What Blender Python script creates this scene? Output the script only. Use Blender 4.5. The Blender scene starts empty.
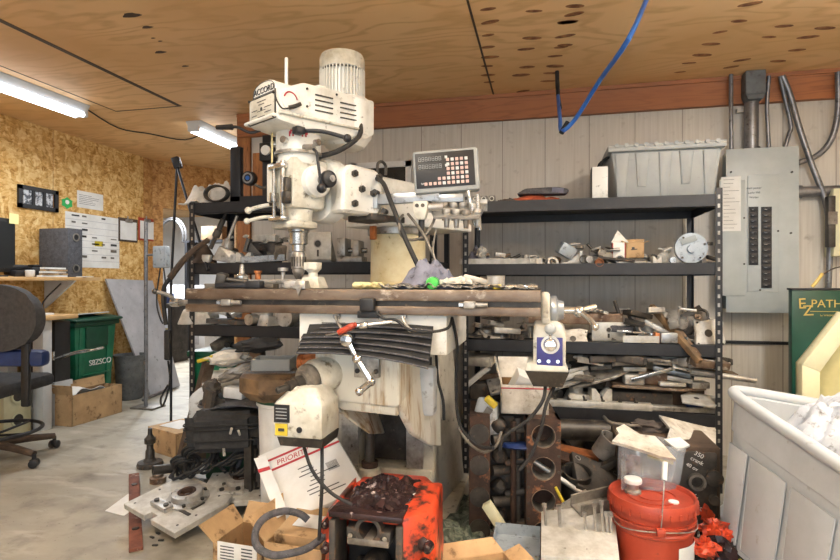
import bpy, bmesh, math, random
from mathutils import Vector, Matrix, Euler, noise
from mathutils.bvhtree import BVHTree
V = Vector
PI = math.pi
random.seed(7)
SC = bpy.context.scene
C = SC.collection

# ------------------------------------------------------------ camera, world, lights, exposure
H = 1.18            # eye height
FPX = 540.0
YAW = math.radians(13.0)
ZC = 2.53           # ceiling height
YW = 4.0            # back wall
XL = -4.3           # left wall
cam = bpy.data.cameras.new('camera')
cam.sensor_width = 36.0
cam.lens = FPX / 840.0 * 36.0
cam.clip_start = 0.02
camo = bpy.data.objects.new('camera', cam)
C.objects.link(camo)
camo.location = (0, 0, H)
camo.rotation_euler = (PI / 2, 0, YAW)
SC.camera = camo

wld = bpy.data.worlds.new('world')
SC.world = wld
wld.use_nodes = True
wld.node_tree.nodes['Background'].inputs[0].default_value = (0.85, 0.92, 1.0, 1)
wld.node_tree.nodes['Background'].inputs[1].default_value = .6
SC.view_settings.view_transform = 'Standard'
SC.view_settings.look = 'None'
SC.view_settings.exposure = -0.17
SC.view_settings.gamma = 1.0
SC.view_settings.use_curve_mapping = False

def area(name, loc, size, power, rot=(0, 0, 0), col=(.86, .935, 1)):
    l = bpy.data.lights.new(name, 'AREA')
    l.shape = 'RECTANGLE'
    l.size, l.size_y = size
    l.energy = power
    l.color = col
    o = bpy.data.objects.new(name, l)
    C.objects.link(o)
    o.location = loc
    o.rotation_euler = rot
    return o
# fluorescent strips of the shop, on the ceiling (two are in view, the rest are above and behind the camera); uplights are added
area('tube_light_right', (1.35, 1.75, ZC - .12), (.14, 1.2), 46)
area('tube_light_middle', (-.9, .55, ZC - .12), (.14, 1.2), 34)
area('tube_light_rear', (.9, -.9, ZC - .12), (.14, 1.2), 26)
area('tube_light_front_left', (-3.5, 2.9, ZC - .17), (.1, 1.2), 26)
area('tube_light_far_left', (-2.9, 4.5, ZC - .17), (.1, .95), 20)
area('tube_light_next_room', (-5.3, 7.0, ZC - .2), (.4, 1.2), 260, col=(.95, .98, 1))
for k, (x, y) in enumerate(((1.35, 1.6), (-.9, .55), (.9, -.9), (-.9, -1.2), (2.4, .8))): area('added_uplight_%d' % k, (x, y, ZC - .22), (.14, 1.2), 78, rot=(PI, 0, 0))  # added lamps that brighten the ceiling, beyond the strips' own upward spill
# added fill light out of view behind the camera, tilted up at the ceiling
area('added_rear_fill', (.2, -2.3, 1.1), (4.2, 2.0), 78, rot=(PI / 2 + .55, 0, 0), col=(.83, .92, 1))

# ------------------------------------------------------------ pixel -> place
SN, CS = math.sin(YAW), math.cos(YAW)
def ray(px):
    a = (px - 420.0) / FPX
    return (-SN + a * CS, CS + a * SN)
def at(px, py, Y):
    dx, dy = ray(px); t = Y / dy
    return V((dx * t, Y, H - (py - 280) / FPX * t))
def atx(px, py, X):
    dx, dy = ray(px); t = X / dx
    return V((X, dy * t, H - (py - 280) / FPX * t))
def atz(px, py, z):
    t = (H - z) * FPX / (py - 280); dx, dy = ray(px)
    return V((dx * t, dy * t, z))
def atd(px, py, t):
    dx, dy = ray(px)
    return V((dx * t, dy * t, H - (py - 280) / FPX * t))

# ------------------------------------------------------------ materials
def srgb(h):
    if isinstance(h, str):
        h = h.lstrip('#'); c = [int(h[i:i + 2], 16) / 255 for i in (0, 2, 4)]
    else: c = h
    return tuple((x / 12.92 if x <= .04045 else ((x + .055) / 1.055) ** 2.4) for x in c) + (1,)
MATS = {}
def newmat(name):
    m = bpy.data.materials.new(name); m.use_nodes = True
    MATS[name] = m
    nt = m.node_tree
    return m, nt, nt.nodes['Principled BSDF']
def mat(name, c1, c2=None, sc=8, rough=.6, metal=0, bump=.0, thr=(.35, .65), c3=None, sc3=40, thr3=(.6, .7), emit=0, alpha=None, trans=0, stretch=None, coat=0):
    """mottled procedural material: c1 with patches of c2 and fine specks of c3"""
    m, nt, b = newmat(name)
    N, L = nt.nodes, nt.links
    b.inputs['Roughness'].default_value = rough
    b.inputs['Metallic'].default_value = metal
    b.inputs['Base Color'].default_value = srgb(c1)
    if coat: b.inputs['Coat Weight'].default_value = coat
    if trans: b.inputs['Transmission Weight'].default_value = trans
    if alpha is not None: b.inputs['Alpha'].default_value = alpha
    if emit:
        b.inputs['Emission Color'].default_value = srgb(c1); b.inputs['Emission Strength'].default_value = emit
    if c2 and not c3 and (bump or metal):
        c = [int(c2.lstrip('#')[i:i + 2], 16) / 255 for i in (0, 2, 4)]; c3 = (c[0] * .58, c[1] * .53, c[2] * .48); sc3 = sc * 3.5; thr3 = (.56, .72)
    if c2:
        tc = N.new('ShaderNodeTexCoord'); vec = tc.outputs['Object']
        if stretch:
            mp = N.new('ShaderNodeMapping'); mp.inputs['Scale'].default_value = stretch
            L.new(vec, mp.inputs[0]); vec = mp.outputs[0]
        def layer(scale, t, det):
            n = N.new('ShaderNodeTexNoise'); n.inputs['Scale'].default_value = scale; n.inputs['Detail'].default_value = det
            n.inputs['Roughness'].default_value = .65
            L.new(vec, n.inputs['Vector'])
            r = N.new('ShaderNodeMapRange'); r.inputs[1].default_value = t[0]; r.inputs[2].default_value = t[1]
            L.new(n.outputs[0], r.inputs[0]); return n, r
        n, r = layer(sc, thr, 6)
        mx = N.new('ShaderNodeMix'); mx.data_type = 'RGBA'
        mx.inputs[6].default_value = srgb(c1); mx.inputs[7].default_value = srgb(c2)
        L.new(r.outputs[0], mx.inputs[0]); out = mx.outputs[2]
        if c3:
            n3, r3 = layer(sc3, thr3, 4)
            m3 = N.new('ShaderNodeMix'); m3.data_type = 'RGBA'; m3.inputs[7].default_value = srgb(c3)
            L.new(r3.outputs[0], m3.inputs[0]); L.new(out, m3.inputs[6]); out = m3.outputs[2]
        L.new(out, b.inputs['Base Color'])
        if bump:
            bp = N.new('ShaderNodeBump'); bp.inputs['Strength'].default_value = bump; bp.inputs['Distance'].default_value = .01
            L.new(n.outputs[0], bp.inputs['Height']); L.new(bp.outputs[0], b.inputs['Normal'])
    return m
def osb(name, base='#d0a25c', lo='#a0722f', hi='#ecd094'):
    m, nt, b = newmat(name); N, L = nt.nodes, nt.links
    b.inputs['Roughness'].default_value = .75
    tc = N.new('ShaderNodeTexCoord')
    outs = []
    for k, (rot, scl, s) in enumerate((((.4, .3, .9), (1, 2.4, 1), 16), ((1.1, -.5, -.7), (2.4, 1, 1), 22), ((-.6, .9, .2), (1, 1, 2.2), 34))):
        mp = N.new('ShaderNodeMapping'); mp.inputs['Rotation'].default_value = rot; mp.inputs['Scale'].default_value = scl
        nz = N.new('ShaderNodeTexNoise'); nz.inputs['Scale'].default_value = 6
        L.new(tc.outputs['Object'], nz.inputs['Vector'])
        ad = N.new('ShaderNodeVectorMath'); ad.operation = 'MULTIPLY_ADD'; ad.inputs[1].default_value = (.12,) * 3
        L.new(nz.outputs[1], ad.inputs[0]); L.new(tc.outputs['Object'], ad.inputs[2])
        L.new(ad.outputs[0], mp.inputs[0])
        vo = N.new('ShaderNodeTexVoronoi'); vo.inputs['Scale'].default_value = s
        L.new(mp.outputs[0], vo.inputs['Vector'])
        sp = N.new('ShaderNodeSeparateColor'); L.new(vo.outputs['Color'], sp.inputs[0])
        outs.append(sp.outputs[k % 3])
    a = N.new('ShaderNodeMath'); a.operation = 'ADD'; L.new(outs[0], a.inputs[0]); L.new(outs[1], a.inputs[1])
    a2 = N.new('ShaderNodeMath'); a2.operation = 'ADD'; L.new(a.outputs[0], a2.inputs[0]); L.new(outs[2], a2.inputs[1])
    r = N.new('ShaderNodeValToRGB')
    e = r.color_ramp.elements
    e[0].position = .12; e[0].color = srgb(lo); e[1].position = .86; e[1].color = srgb(hi)
    x = e.new(.45); x.color = srgb(base)
    dv = N.new('ShaderNodeMath'); dv.operation = 'DIVIDE'; dv.inputs[1].default_value = 3
    L.new(a2.outputs[0], dv.inputs[0]); L.new(dv.outputs[0], r.inputs[0])
    L.new(r.outputs[0], b.inputs['Base Color'])
    return m
def ply(name, c1, c2, c3, scale=3.0, stretch=(1, 5, 1), dist=6, rough=.6):
    """rotary-cut plywood: long cathedral grain"""
    m, nt, b = newmat(name); N, L = nt.nodes, nt.links
    b.inputs['Roughness'].default_value = rough
    tc = N.new('ShaderNodeTexCoord')
    mp = N.new('ShaderNodeMapping'); mp.inputs['Scale'].default_value = stretch
    L.new(tc.outputs['Object'], mp.inputs[0])
    n1 = N.new('ShaderNodeTexNoise'); n1.inputs['Scale'].default_value = scale * .45; n1.inputs['Detail'].default_value = 3
    L.new(mp.outputs[0], n1.inputs['Vector'])
    mu = N.new('ShaderNodeMath'); mu.operation = 'MULTIPLY'; mu.inputs[1].default_value = 16 * dist / 6
    L.new(n1.outputs[0], mu.inputs[0])
    si = N.new('ShaderNodeMath'); si.operation = 'SINE'; 
    mm = N.new('ShaderNodeMath'); mm.operation = 'MULTIPLY'; mm.inputs[1].default_value = 2.6
    L.new(mu.outputs[0], mm.inputs[0]); L.new(mm.outputs[0], si.inputs[0])
    n2 = N.new('ShaderNodeTexNoise'); n2.inputs['Scale'].default_value = 1.3; n2.inputs['Detail'].default_value = 5
    L.new(tc.outputs['Object'], n2.inputs['Vector'])
    n4 = N.new('ShaderNodeTexNoise'); n4.inputs['Scale'].default_value = scale * 9; n4.inputs['Detail'].default_value = 4
    L.new(mp.outputs[0], n4.inputs['Vector'])
    r = N.new('ShaderNodeMapRange'); r.inputs[1].default_value = .1; r.inputs[2].default_value = 1
    L.new(si.outputs[0], r.inputs[0])
    rr = N.new('ShaderNodeMath'); rr.operation = 'MULTIPLY'; L.new(r.outputs[0], rr.inputs[0]); L.new(n4.outputs[0], rr.inputs[1])
    mx = N.new('ShaderNodeMix'); mx.data_type = 'RGBA'; mx.inputs[6].default_value = srgb(c1); mx.inputs[7].default_value = srgb(c2)
    L.new(rr.outputs[0], mx.inputs[0])
    r2 = N.new('ShaderNodeMapRange'); r2.inputs[1].default_value = .4; r2.inputs[2].default_value = .72
    L.new(n2.outputs[0], r2.inputs[0])
    m3 = N.new('ShaderNodeMix'); m3.data_type = 'RGBA'; m3.inputs[7].default_value = srgb(c3)
    L.new(r2.outputs[0], m3.inputs[0]); L.new(mx.outputs[2], m3.inputs[6])
    L.new(m3.outputs[2], b.inputs['Base Color'])
    return m
def panelwall(name):
    m, nt, b = newmat(name); N, L = nt.nodes, nt.links
    b.inputs['Roughness'].default_value = .45
    tc = N.new('ShaderNodeTexCoord'); sp = N.new('ShaderNodeSeparateXYZ'); L.new(tc.outputs['Object'], sp.inputs[0])
    def seam(period, w):
        a = N.new('ShaderNodeMath'); a.operation = 'DIVIDE'; a.inputs[1].default_value = period; L.new(sp.outputs[0], a.inputs[0])
        f = N.new('ShaderNodeMath'); f.operation = 'FRACT'; L.new(a.outputs[0], f.inputs[0])
        l = N.new('ShaderNodeMath'); l.operation = 'LESS_THAN'; l.inputs[1].default_value = w / period; L.new(f.outputs[0], l.inputs[0])
        return l
    s1, s2 = seam(.305, .006), seam(.1017, .003)
    mp = N.new('ShaderNodeMapping'); mp.inputs['Scale'].default_value = (30, 30, 1.2)
    L.new(tc.outputs['Object'], mp.inputs[0])
    n = N.new('ShaderNodeTexNoise'); n.inputs['Scale'].default_value = 2.0; n.inputs['Detail'].default_value = 6; L.new(mp.outputs[0], n.inputs['Vector'])
    n2 = N.new('ShaderNodeTexNoise'); n2.inputs['Scale'].default_value = 14; n2.inputs['Detail'].default_value = 8; L.new(tc.outputs['Object'], n2.inputs['Vector'])
    r = N.new('ShaderNodeMapRange'); r.inputs[1].default_value = .3; r.inputs[2].default_value = .7; L.new(n.outputs[0], r.inputs[0])
    mx = N.new('ShaderNodeMix'); mx.data_type = 'RGBA'; mx.inputs[6].default_value = srgb('#cbc6bd'); mx.inputs[7].default_value = srgb('#bcb6ab')
    L.new(r.outputs[0], mx.inputs[0])
    r2 = N.new('ShaderNodeMapRange'); r2.inputs[1].default_value = .6; r2.inputs[2].default_value = .85; L.new(n2.outputs[0], r2.inputs[0])
    m2 = N.new('ShaderNodeMix'); m2.data_type = 'RGBA'; m2.inputs[7].default_value = srgb('#8a7f72'); L.new(r2.outputs[0], m2.inputs[0]); L.new(mx.outputs[2], m2.inputs[6])
    out = m2.outputs[2]
    for s, col, k in ((s2, '#a8a196', .35), (s1, '#857d72', .8)):
        q = N.new('ShaderNodeMath'); q.operation = 'MULTIPLY'; q.inputs[1].default_value = k; L.new(s.outputs[0], q.inputs[0])
        m3 = N.new('ShaderNodeMix'); m3.data_type = 'RGBA'; m3.inputs[7].default_value = srgb(col); L.new(q.outputs[0], m3.inputs[0]); L.new(out, m3.inputs[6]); out = m3.outputs[2]
    L.new(out, b.inputs['Base Color'])
    bp = N.new('ShaderNodeBump'); bp.inputs['Strength'].default_value = .5; bp.inputs['Distance'].default_value = .003; bp.invert = True
    L.new(s1.outputs[0], bp.inputs['Height']); L.new(bp.outputs[0], b.inputs['Normal'])
    return m
def concrete(name):
    m, nt, b = newmat(name); N, L = nt.nodes, nt.links
    b.inputs['Roughness'].default_value = .55
    tc = N.new('ShaderNodeTexCoord'); vec = tc.outputs['Object']
    def nz(s, d, a, c, st=None):
        v = vec
        if st:
            mp = N.new('ShaderNodeMapping'); mp.inputs['Scale'].default_value = st; mp.inputs['Rotation'].default_value = (0, 0, .8); L.new(vec, mp.inputs[0]); v = mp.outputs[0]
        n = N.new('ShaderNodeTexNoise'); n.inputs['Scale'].default_value = s; n.inputs['Detail'].default_value = d; n.inputs['Roughness'].default_value = .6; L.new(v, n.inputs['Vector'])
        r = N.new('ShaderNodeMapRange'); r.inputs[1].default_value = a; r.inputs[2].default_value = c; L.new(n.outputs[0], r.inputs[0]); return r
    def mix(f, a, c):
        x = N.new('ShaderNodeMix'); x.data_type = 'RGBA'; L.new(f, x.inputs[0])
        if isinstance(a, str): x.inputs[6].default_value = srgb(a)
        else: L.new(a, x.inputs[6])
        x.inputs[7].default_value = srgb(c); return x.outputs[2]
    o = mix(nz(1.3, 5, .35, .65, (1, 2.5, 1)).outputs[0], '#aca697', '#928c7e')
    o = mix(nz(5, 8, .5, .75).outputs[0], o, '#736d62')
    o = mix(nz(2.2, 6, .55, .72, (1, 4, 1)).outputs[0], o, '#bfb9ac')
    # oil-stained zone round the milling machine
    sp = N.new('ShaderNodeVectorMath'); sp.operation = 'DISTANCE'; sp.inputs[1].default_value = (-.35, 2.2, 0); L.new(vec, sp.inputs[0])
    r = N.new('ShaderNodeMapRange'); r.inputs[1].default_value = 1.9; r.inputs[2].default_value = .5; L.new(sp.outputs[1], r.inputs[0])
    n = nz(4, 8, .3, .62)
    q = N.new('ShaderNodeMath'); q.operation = 'MULTIPLY'; L.new(r.outputs[0], q.inputs[0]); L.new(n.outputs[0], q.inputs[1])
    o = mix(q.outputs[0], o, '#4e4a44')
    o = mix(nz(60, 2, .68, .74).outputs[0], o, '#5a534a')
    L.new(o, b.inputs['Base Color'])
    return m

mat('white_enamel', '#e4e3dc', '#c3c0b4', 7, .38, 0, .05, (.5, .75), '#7d776a', 26, (.62, .74))
mat('cream_cast', '#cfcdc2', '#a5a090', 9, .45, 0, .15, (.42, .68), '#6b6353', 22, (.58, .72))
mat('stained_cream', '#d3d1c6', '#8f6c32', 4, .45, 0, .05, (.5, .64), '#5d4a2a', 15, (.62, .76), stretch=(3.4, 3, .4))
mat('turret_yellow', '#d8cfae', '#b59d62', 5, .5, 0, .1, (.4, .7), '#7a6a48', 20, (.64, .74))
mat('column_grey', '#c2beb2', '#989386', 6, .5, 0, .1, (.4, .7), '#5b564c', 24, (.6, .72))
mat('white_plastic', '#e9e9e6', '#cfcdc8', 6, .45)
mat('paper', '#efeeea', '#dcdad4', 5, .8)
mat('ink', '#3a3a3c', None)
mat('red_ink', '#b03038', None)
mat('steel', '#b9b6b0', '#7c7770', 14, .38, .55, .05, (.35, .65), '#4e463d', 30, (.6, .72))
mat('bright_steel', '#d9d8d4', '#a5a29c', 12, .22, .85)
mat('chrome', '#e4e4e4', '#b9b9b9', 10, .12, 1)
mat('dull_steel', '#8b867e', '#5b554d', 11, .5, .35, .1, (.35, .65), '#3a332c', 30, (.6, .72))
mat('dark_steel', '#4c4843', '#2e2b28', 11, .45, .4, .1, (.35, .65), '#6d5f50', 30, (.62, .74))
mat('cast_iron', '#524d48', '#312e2b', 13, .65, .2, .2, (.35, .65), '#6e5542', 25, (.58, .7))
mat('red_rust', '#7d4a38', '#5a3428', 14, .8, .1, .3, (.4, .65), '#a88f80', 18, (.6, .7))
mat('dirty_white', '#d2cec4', '#a59d90', 8, .7, 0, .03, (.42, .62), '#7a7165', 24, (.58, .7))
mat('rust', '#4c362b', '#2c211c', 12, .8, .1, .3, (.35, .65), '#8a5a3c', 22, (.58, .7))
mat('rusty_steel', '#8c7a68', '#5e4636', 8, .5, .4, .1, (.4, .65), '#b7aea2', 18, (.6, .72))
mat('table_steel', '#7d6f62', '#544336', 6, .4, .5, .1, (.38, .62), '#b9aea0', 18, (.58, .72), stretch=(.7, 1.5, 1.5))
mat('aluminium', '#bab8b3', '#8e8a83', 12, .4, .5, .05, (.4, .7), '#575149', 28, (.58, .72))
mat('light_alu', '#cfcdc6', '#a29d92', 12, .45, .3, .05, (.4, .7), '#77716a', 35, (.66, .74))
mat('black_metal', '#212226', '#2c2d31', 12, .45, .2, 0, (.4, .7), '#77777a', 60, (.72, .78))
mat('black_plastic', '#19191b', '#242426', 10, .45)
mat('black_rubber', '#19191a', '#262627', 15, .7)
mat('black_fabric', '#2a2a2b', '#3a3a3b', 30, .95)
mat('chair_fabric', '#3a3a3c', '#4a4a4c', 40, .95)
mat('charcoal', '#434346', '#55555a', 40, .85, 0, .1, (.4, .6), '#8a8a8c', 120, (.62, .7))
mat('blue_pad', '#233a70', '#1a2a55', 10, .45)
mat('blue_hose', '#2f6cc4', '#2458a6', 10, .35)
mat('blue_label', '#3b3c86', '#2c2d6a', 10, .4)
mat('green_plastic', '#19704f', '#125a3f', 5, .45)
mat('green_dark', '#104a35', '#0c3b2b', 5, .5)
mat('green_sign', '#2fae5a', None)
mat('green_cap', '#3fb143', None, rough=.3)
mat('green_case', '#0f4a39', '#0c3f31', 5, .35)
mat('gold', '#bfa75a', None, rough=.4)
mat('yellow', '#d3bc38', '#ab952a', 8, .5)
mat('sticky_note', '#efe6a0', None)
mat('cardboard', '#bd9d74', '#a38560', 5, .85, 0, .03, (.4, .65))
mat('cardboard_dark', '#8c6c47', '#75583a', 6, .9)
mat('wood', '#d9b583', '#c49a63', 4, .55, 0, 0, (.35, .65), stretch=(6, 1, 6))
mat('wood_post', '#a86f3e', '#8a552c', 4, .7, 0, .05, (.35, .65), stretch=(8, 8, 1))
mat('wood_block', '#8f7252', '#63503b', 6, .7, 0, .05, (.4, .6))
mat('dark_wood', '#5b4a3c', '#3c3028', 6, .8)
mat('grey_board', '#b9b9bd', '#9c9ca0', 4, .75, 0, .02, (.35, .7), '#80807e', 20, (.62, .74))
mat('grey_plastic', '#a3a8ab', '#8b9093', 7, .45, 0, .03, (.4, .7))
mat('can_grey', '#55585a', '#6c6f70', 9, .6, 0, .1, (.4, .65))
mat('panel_grey', '#aeb6b8', '#9ea6a8', 3, .4)
mat('panel_grey_dark', '#8d9598', '#7d8588', 3, .45)
mat('grey_blue_metal', '#a3adb6', '#8b949c', 8, .4, .2, 0, (.4, .7))
mat('tote_grey', '#9fa3a3', '#8d9191', 4, .5, 0, .03, (.35, .7), '#8a8c8b', 20, (.62, .74))
mat('cart_grey', '#bac0c5', '#a6abb0', 3.5, .5, 0, .03, (.35, .7), '#9b9a96', 18, (.64, .76))
mat('cream_panel', '#d8d4b2', '#c6c29e', 6, .5, 0, .03, (.35, .7), '#a39e7e', 30, (.66, .76))
mat('cream_panel_dark', '#c2bc8a', '#b0a978', 6, .5)
mat('red_plastic', '#b0452f', '#903523', 6, .38, 0, .02, (.4, .7), '#5a2a20', 22, (.62, .76))
mat('dark_red', '#5c1f18', '#3f1814', 6, .5)
mat('orange_paint', '#d44a26', '#a8381f', 7, .42, 0, .2, (.42, .65), '#33201a', 13, (.49, .59), coat=.2)
mat('grease', '#3a2626', '#241a1b', 14, .22, .1, .5, (.35, .65), '#9c8e8c', 26, (.64, .7))
mat('green_sludge', '#4f5a4f', '#8a8f80', 28, .5, .2, .3, (.45, .6), '#2a2c28', 40, (.55, .65))
mat('chips', '#b2aea6', '#55504a', 90, .35, .6, .6, (.42, .58), '#e8e6e0', 120, (.62, .68))
mat('rag_grey', '#7d8090', '#5e6070', 9, .95, 0, .1)
mat('rag_dark', '#3b3634', '#5a524d', 12, .95)
mat('rag_white', '#dcd8cf', '#bcb6aa', 9, .95)
mat('orange_cloth', '#c4623f', '#a54c30', 9, .95)
mat('yellow_foam', '#e3d6a6', '#c9b87c', 9, .9)
mat('dark_glass', '#26292c', '#1c1e20', 5, .15)
mat('screen', '#1e2122', '#191b1d', 5, .35)
mat('keys_pink', '#d8b7ae', None)
mat('keys_white', '#d8d8d6', None)
mat('photo', '#c9ccd0', '#4b4f55', 30, .4, 0, 0, (.45, .55))
mat('copper', '#c07a4a', '#93562f', 10, .4, .5)
mat('clear_bag', '#c9cdd0', '#a8acb0', 5, .16, 0, .1, alpha=.30)
mat('white_bag', '#d2d6dc', '#a9aeb6', 9, .3, 0, .3, alpha=.85)
mat('cloudy_jug', '#ccd0d2', '#aeb2b4', 6, .35, 0, .05)
mat('room_white', '#dfe3e8', '#cfd4da', 3, .6)
mat('outlet_white', '#e4e4e0', None)
mat('tube_glow', '#f4f8ff', None, emit=9)
mat('fixture_white', '#d5d8da', '#c2c5c7', 4, .5)
mat('shelf_board', '#343437', '#28282a', 6, .6)
mat('knot', '#9a6a42', '#6b4024', 25, .7, thr=(.42, .58))
mat('ceiling_seam', '#3e2c1e', None)
mat('silver_paint', '#a9adb0', '#8e9295', 6, .3, .5)
mat('conduit', '#8c8c8e', '#6f6f72', 10, .35, .6)
osb('osb')
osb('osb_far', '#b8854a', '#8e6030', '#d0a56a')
ply('ply_ceiling', '#e2bc8a', '#ba905f', '#d0a56f', 1.5, (1.0, 3.4, 1), 11)
ply('ply_beam', '#a5683f', '#6f4329', '#8f5a38', 2.2, (1, 6, 10), 8)
panelwall('panel_wall')
concrete('concrete')

# ------------------------------------------------------------ mesh builder
class B:
    def __init__(s, m='steel'):
        s.bm = bmesh.new(); s.mats = []; s.m = m; s.T = Matrix.Identity(4)
    def _mi(s, m):
        m = m or s.m
        if m not in s.mats: s.mats.append(m)
        return s.mats.index(m)
    def _fin(s, vs, fs, m, M=None):
        i = s._mi(m)
        M = s.T @ M if M is not None else s.T
        for v in vs: v.co = M @ v.co
        for f in fs: f.material_index = i
        return s
    def box(s, c, size, rot=None, m=None, bev=0, taper=1):
        r = bmesh.new(); bmesh.ops.create_cube(r, size=1)
        for v in r.verts:
            k = taper if v.co.z > 0 else 1
            v.co = V((v.co.x * size[0] * k, v.co.y * size[1] * k, v.co.z * size[2]))
        if bev: bmesh.ops.bevel(r, geom=list(r.edges), offset=min(bev, min(size) * .45), segments=2, affect='EDGES', profile=.5)
        return s._merge(r, Matrix.Translation(V(c)) @ (Euler(rot).to_matrix().to_4x4() if rot else Matrix.Identity(4)), m)
    def _merge(s, r, M, m):
        mp = {}; M = s.T @ M; i = s._mi(m)
        for v in r.verts: mp[v] = s.bm.verts.new(M @ v.co)
        for f in r.faces:
            try: g = s.bm.faces.new([mp[v] for v in f.verts]); g.material_index = i
            except ValueError: pass
        r.free(); return s
    def bb(s, x0, x1, y0, y1, z0, z1, m=None, bev=0):
        return s.box(((x0 + x1) / 2, (y0 + y1) / 2, (z0 + z1) / 2), (abs(x1 - x0), abs(y1 - y0), abs(z1 - z0)), None, m, bev)
    def cyl(s, a, b, r, r2=None, m=None, n=20, bev=0):
        a, b = V(a), V(b); r2 = r if r2 is None else r2
        d = b - a; L = d.length
        q = d.to_track_quat('Z', 'Y').to_matrix().to_4x4()
        w = bmesh.new()
        bmesh.ops.create_cone(w, cap_ends=True, segments=n, radius1=r, radius2=r2, depth=L)
        if bev:
            es = [e for e in w.edges if abs(e.verts[0].co.z - e.verts[1].co.z) < 1e-6]
            bmesh.ops.bevel(w, geom=es, offset=bev, segments=2, affect='EDGES', profile=.5)
        return s._merge(w, Matrix.Translation((a + b) / 2) @ q, m)
    def lathe(s, prof, c=(0, 0, 0), axis=(0, 0, 1), m=None, n=28, cap=True):
        q = V(axis).to_track_quat('Z', 'Y').to_matrix().to_4x4() if tuple(axis) != (0, 0, 1) else Matrix.Identity(4)
        w = bmesh.new(); rings = []
        for r, z in prof:
            rings.append([w.verts.new((r * math.cos(2 * PI * k / n), r * math.sin(2 * PI * k / n), z)) for k in range(n)])
        for A, D in zip(rings, rings[1:]):
            for k in range(n): w.faces.new((A[k], A[(k + 1) % n], D[(k + 1) % n], D[k]))
        if cap:
            if prof[0][0] > 1e-5: w.faces.new(list(reversed(rings[0])))
            if prof[-1][0] > 1e-5: w.faces.new(rings[-1])
        return s._merge(w, Matrix.Translation(V(c)) @ q, m)
    def ring(s, c, axis, ro, ri, h, m=None, n=28):
        """a hollow ring / short tube, from c along axis for h"""
        return s.lathe([(ri, 0), (ro, 0), (ro, h), (ri, h), (ri, 0)], c, axis, m, n, cap=False)
    def prism(s, poly, t0, t1, plane='xz', m=None, bev=0):
        f = {'xz': lambda a, b, t: (a, t, b), 'xy': lambda a, b, t: (a, b, t), 'yz': lambda a, b, t: (t, a, b)}[plane]
        w = bmesh.new()
        A = [w.verts.new(f(a, b, t0)) for a, b in poly]; D = [w.verts.new(f(a, b, t1)) for a, b in poly]
        w.faces.new(A); w.faces.new(list(reversed(D)))
        n = len(A)
        for k in range(n): w.faces.new((A[k], D[k], D[(k + 1) % n], A[(k + 1) % n]))
        bmesh.ops.recalc_face_normals(w, faces=w.faces)
        if bev: bmesh.ops.bevel(w, geom=list(w.edges), offset=bev, segments=1, affect='EDGES', profile=.5)
        return s._merge(w, Matrix.Identity(4), m)
    def hull(s, pts, m=None, bev=0):
        w = bmesh.new()
        vs = [w.verts.new(p) for p in pts]
        r = bmesh.ops.convex_hull(w, input=vs)
        bmesh.ops.delete(w, geom=[v for v in w.verts if not v.link_faces], context='VERTS')
        bmesh.ops.dissolve_limit(w, angle_limit=.03, verts=w.verts, edges=w.edges)
        bmesh.ops.recalc_face_normals(w, faces=w.faces)
        if bev: bmesh.ops.bevel(w, geom=list(w.edges), offset=bev, segments=2, affect='EDGES', profile=.5)
        return s._merge(w, Matrix.Identity(4), m)
    def tube(s, pts, r, m=None, n=10, smooth=4, closed=False, rr=None):
        P = [V(p) for p in pts]
        if smooth > 1 and len(P) > 2:
            Q = []; N = len(P)
            rng = range(N if closed else N - 1)
            for i in rng:
                if closed: p0, p1, p2, p3 = P[i - 1], P[i], P[(i + 1) % N], P[(i + 2) % N]
                else: p0, p1, p2, p3 = P[max(i - 1, 0)], P[i], P[i + 1], P[min(i + 2, N - 1)]
                for k in range(smooth):
                    t = k / smooth
                    Q.append(.5 * ((2 * p1) + (-p0 + p2) * t + (2 * p0 - 5 * p1 + 4 * p2 - p3) * t * t + (-p0 + 3 * p1 - 3 * p2 + p3) * t ** 3))
            if not closed: Q.append(P[-1])
            P = Q
        w = bmesh.new(); rings = []
        up = V((0, 0, 1)); N = len(P)
        nrm = None
        for i, p in enumerate(P):
            if closed: t = (P[(i + 1) % N] - P[i - 1]).normalized()
            else: t = (P[min(i + 1, N - 1)] - P[max(i - 1, 0)]).normalized()
            if nrm is None:
                nrm = t.cross(up if abs(t.z) < .9 else V((1, 0, 0))).normalized()
            else:
                nrm = (nrm - t * nrm.dot(t))
                nrm = nrm.normalized() if nrm.length > 1e-6 else t.orthogonal().normalized()
            bn = t.cross(nrm)
            R = r if rr is None else r * (1 + (rr - 1) * i / (N - 1))
            rings.append([w.verts.new(p + nrm * R * math.cos(2 * PI * k / n) + bn * R * math.sin(2 * PI * k / n)) for k in range(n)])
        pairs = list(zip(rings, rings[1:])) + ([(rings[-1], rings[0])] if closed else [])
        for A, D in pairs:
            for k in range(n): w.faces.new((A[k], A[(k + 1) % n], D[(k + 1) % n], D[k]))
        if not closed:
            w.faces.new(list(reversed(rings[0]))); w.faces.new(rings[-1])
        return s._merge(w, Matrix.Identity(4), m)
    def blob(s, c, size, seed=0, amp=.25, freq=2.0, m=None, sub=3, rot=None, flat=False):
        w = bmesh.new(); bmesh.ops.create_icosphere(w, subdivisions=sub, radius=1)
        for v in w.verts:
            n = noise.noise(v.co * freq + V((seed * 3.1, seed, 0))) + .5 * noise.noise(v.co * freq * 2.3 + V((0, seed * 2.7, 5)))
            v.co *= 1 + amp * n
            if flat and v.co.z < 0: v.co.z *= .15
            v.co = V((v.co.x * size[0] / 2, v.co.y * size[1] / 2, v.co.z * size[2] / 2))
        return s._merge(w, Matrix.Translation(V(c)) @ (Euler(rot).to_matrix().to_4x4() if rot else Matrix.Identity(4)), m)
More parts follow.
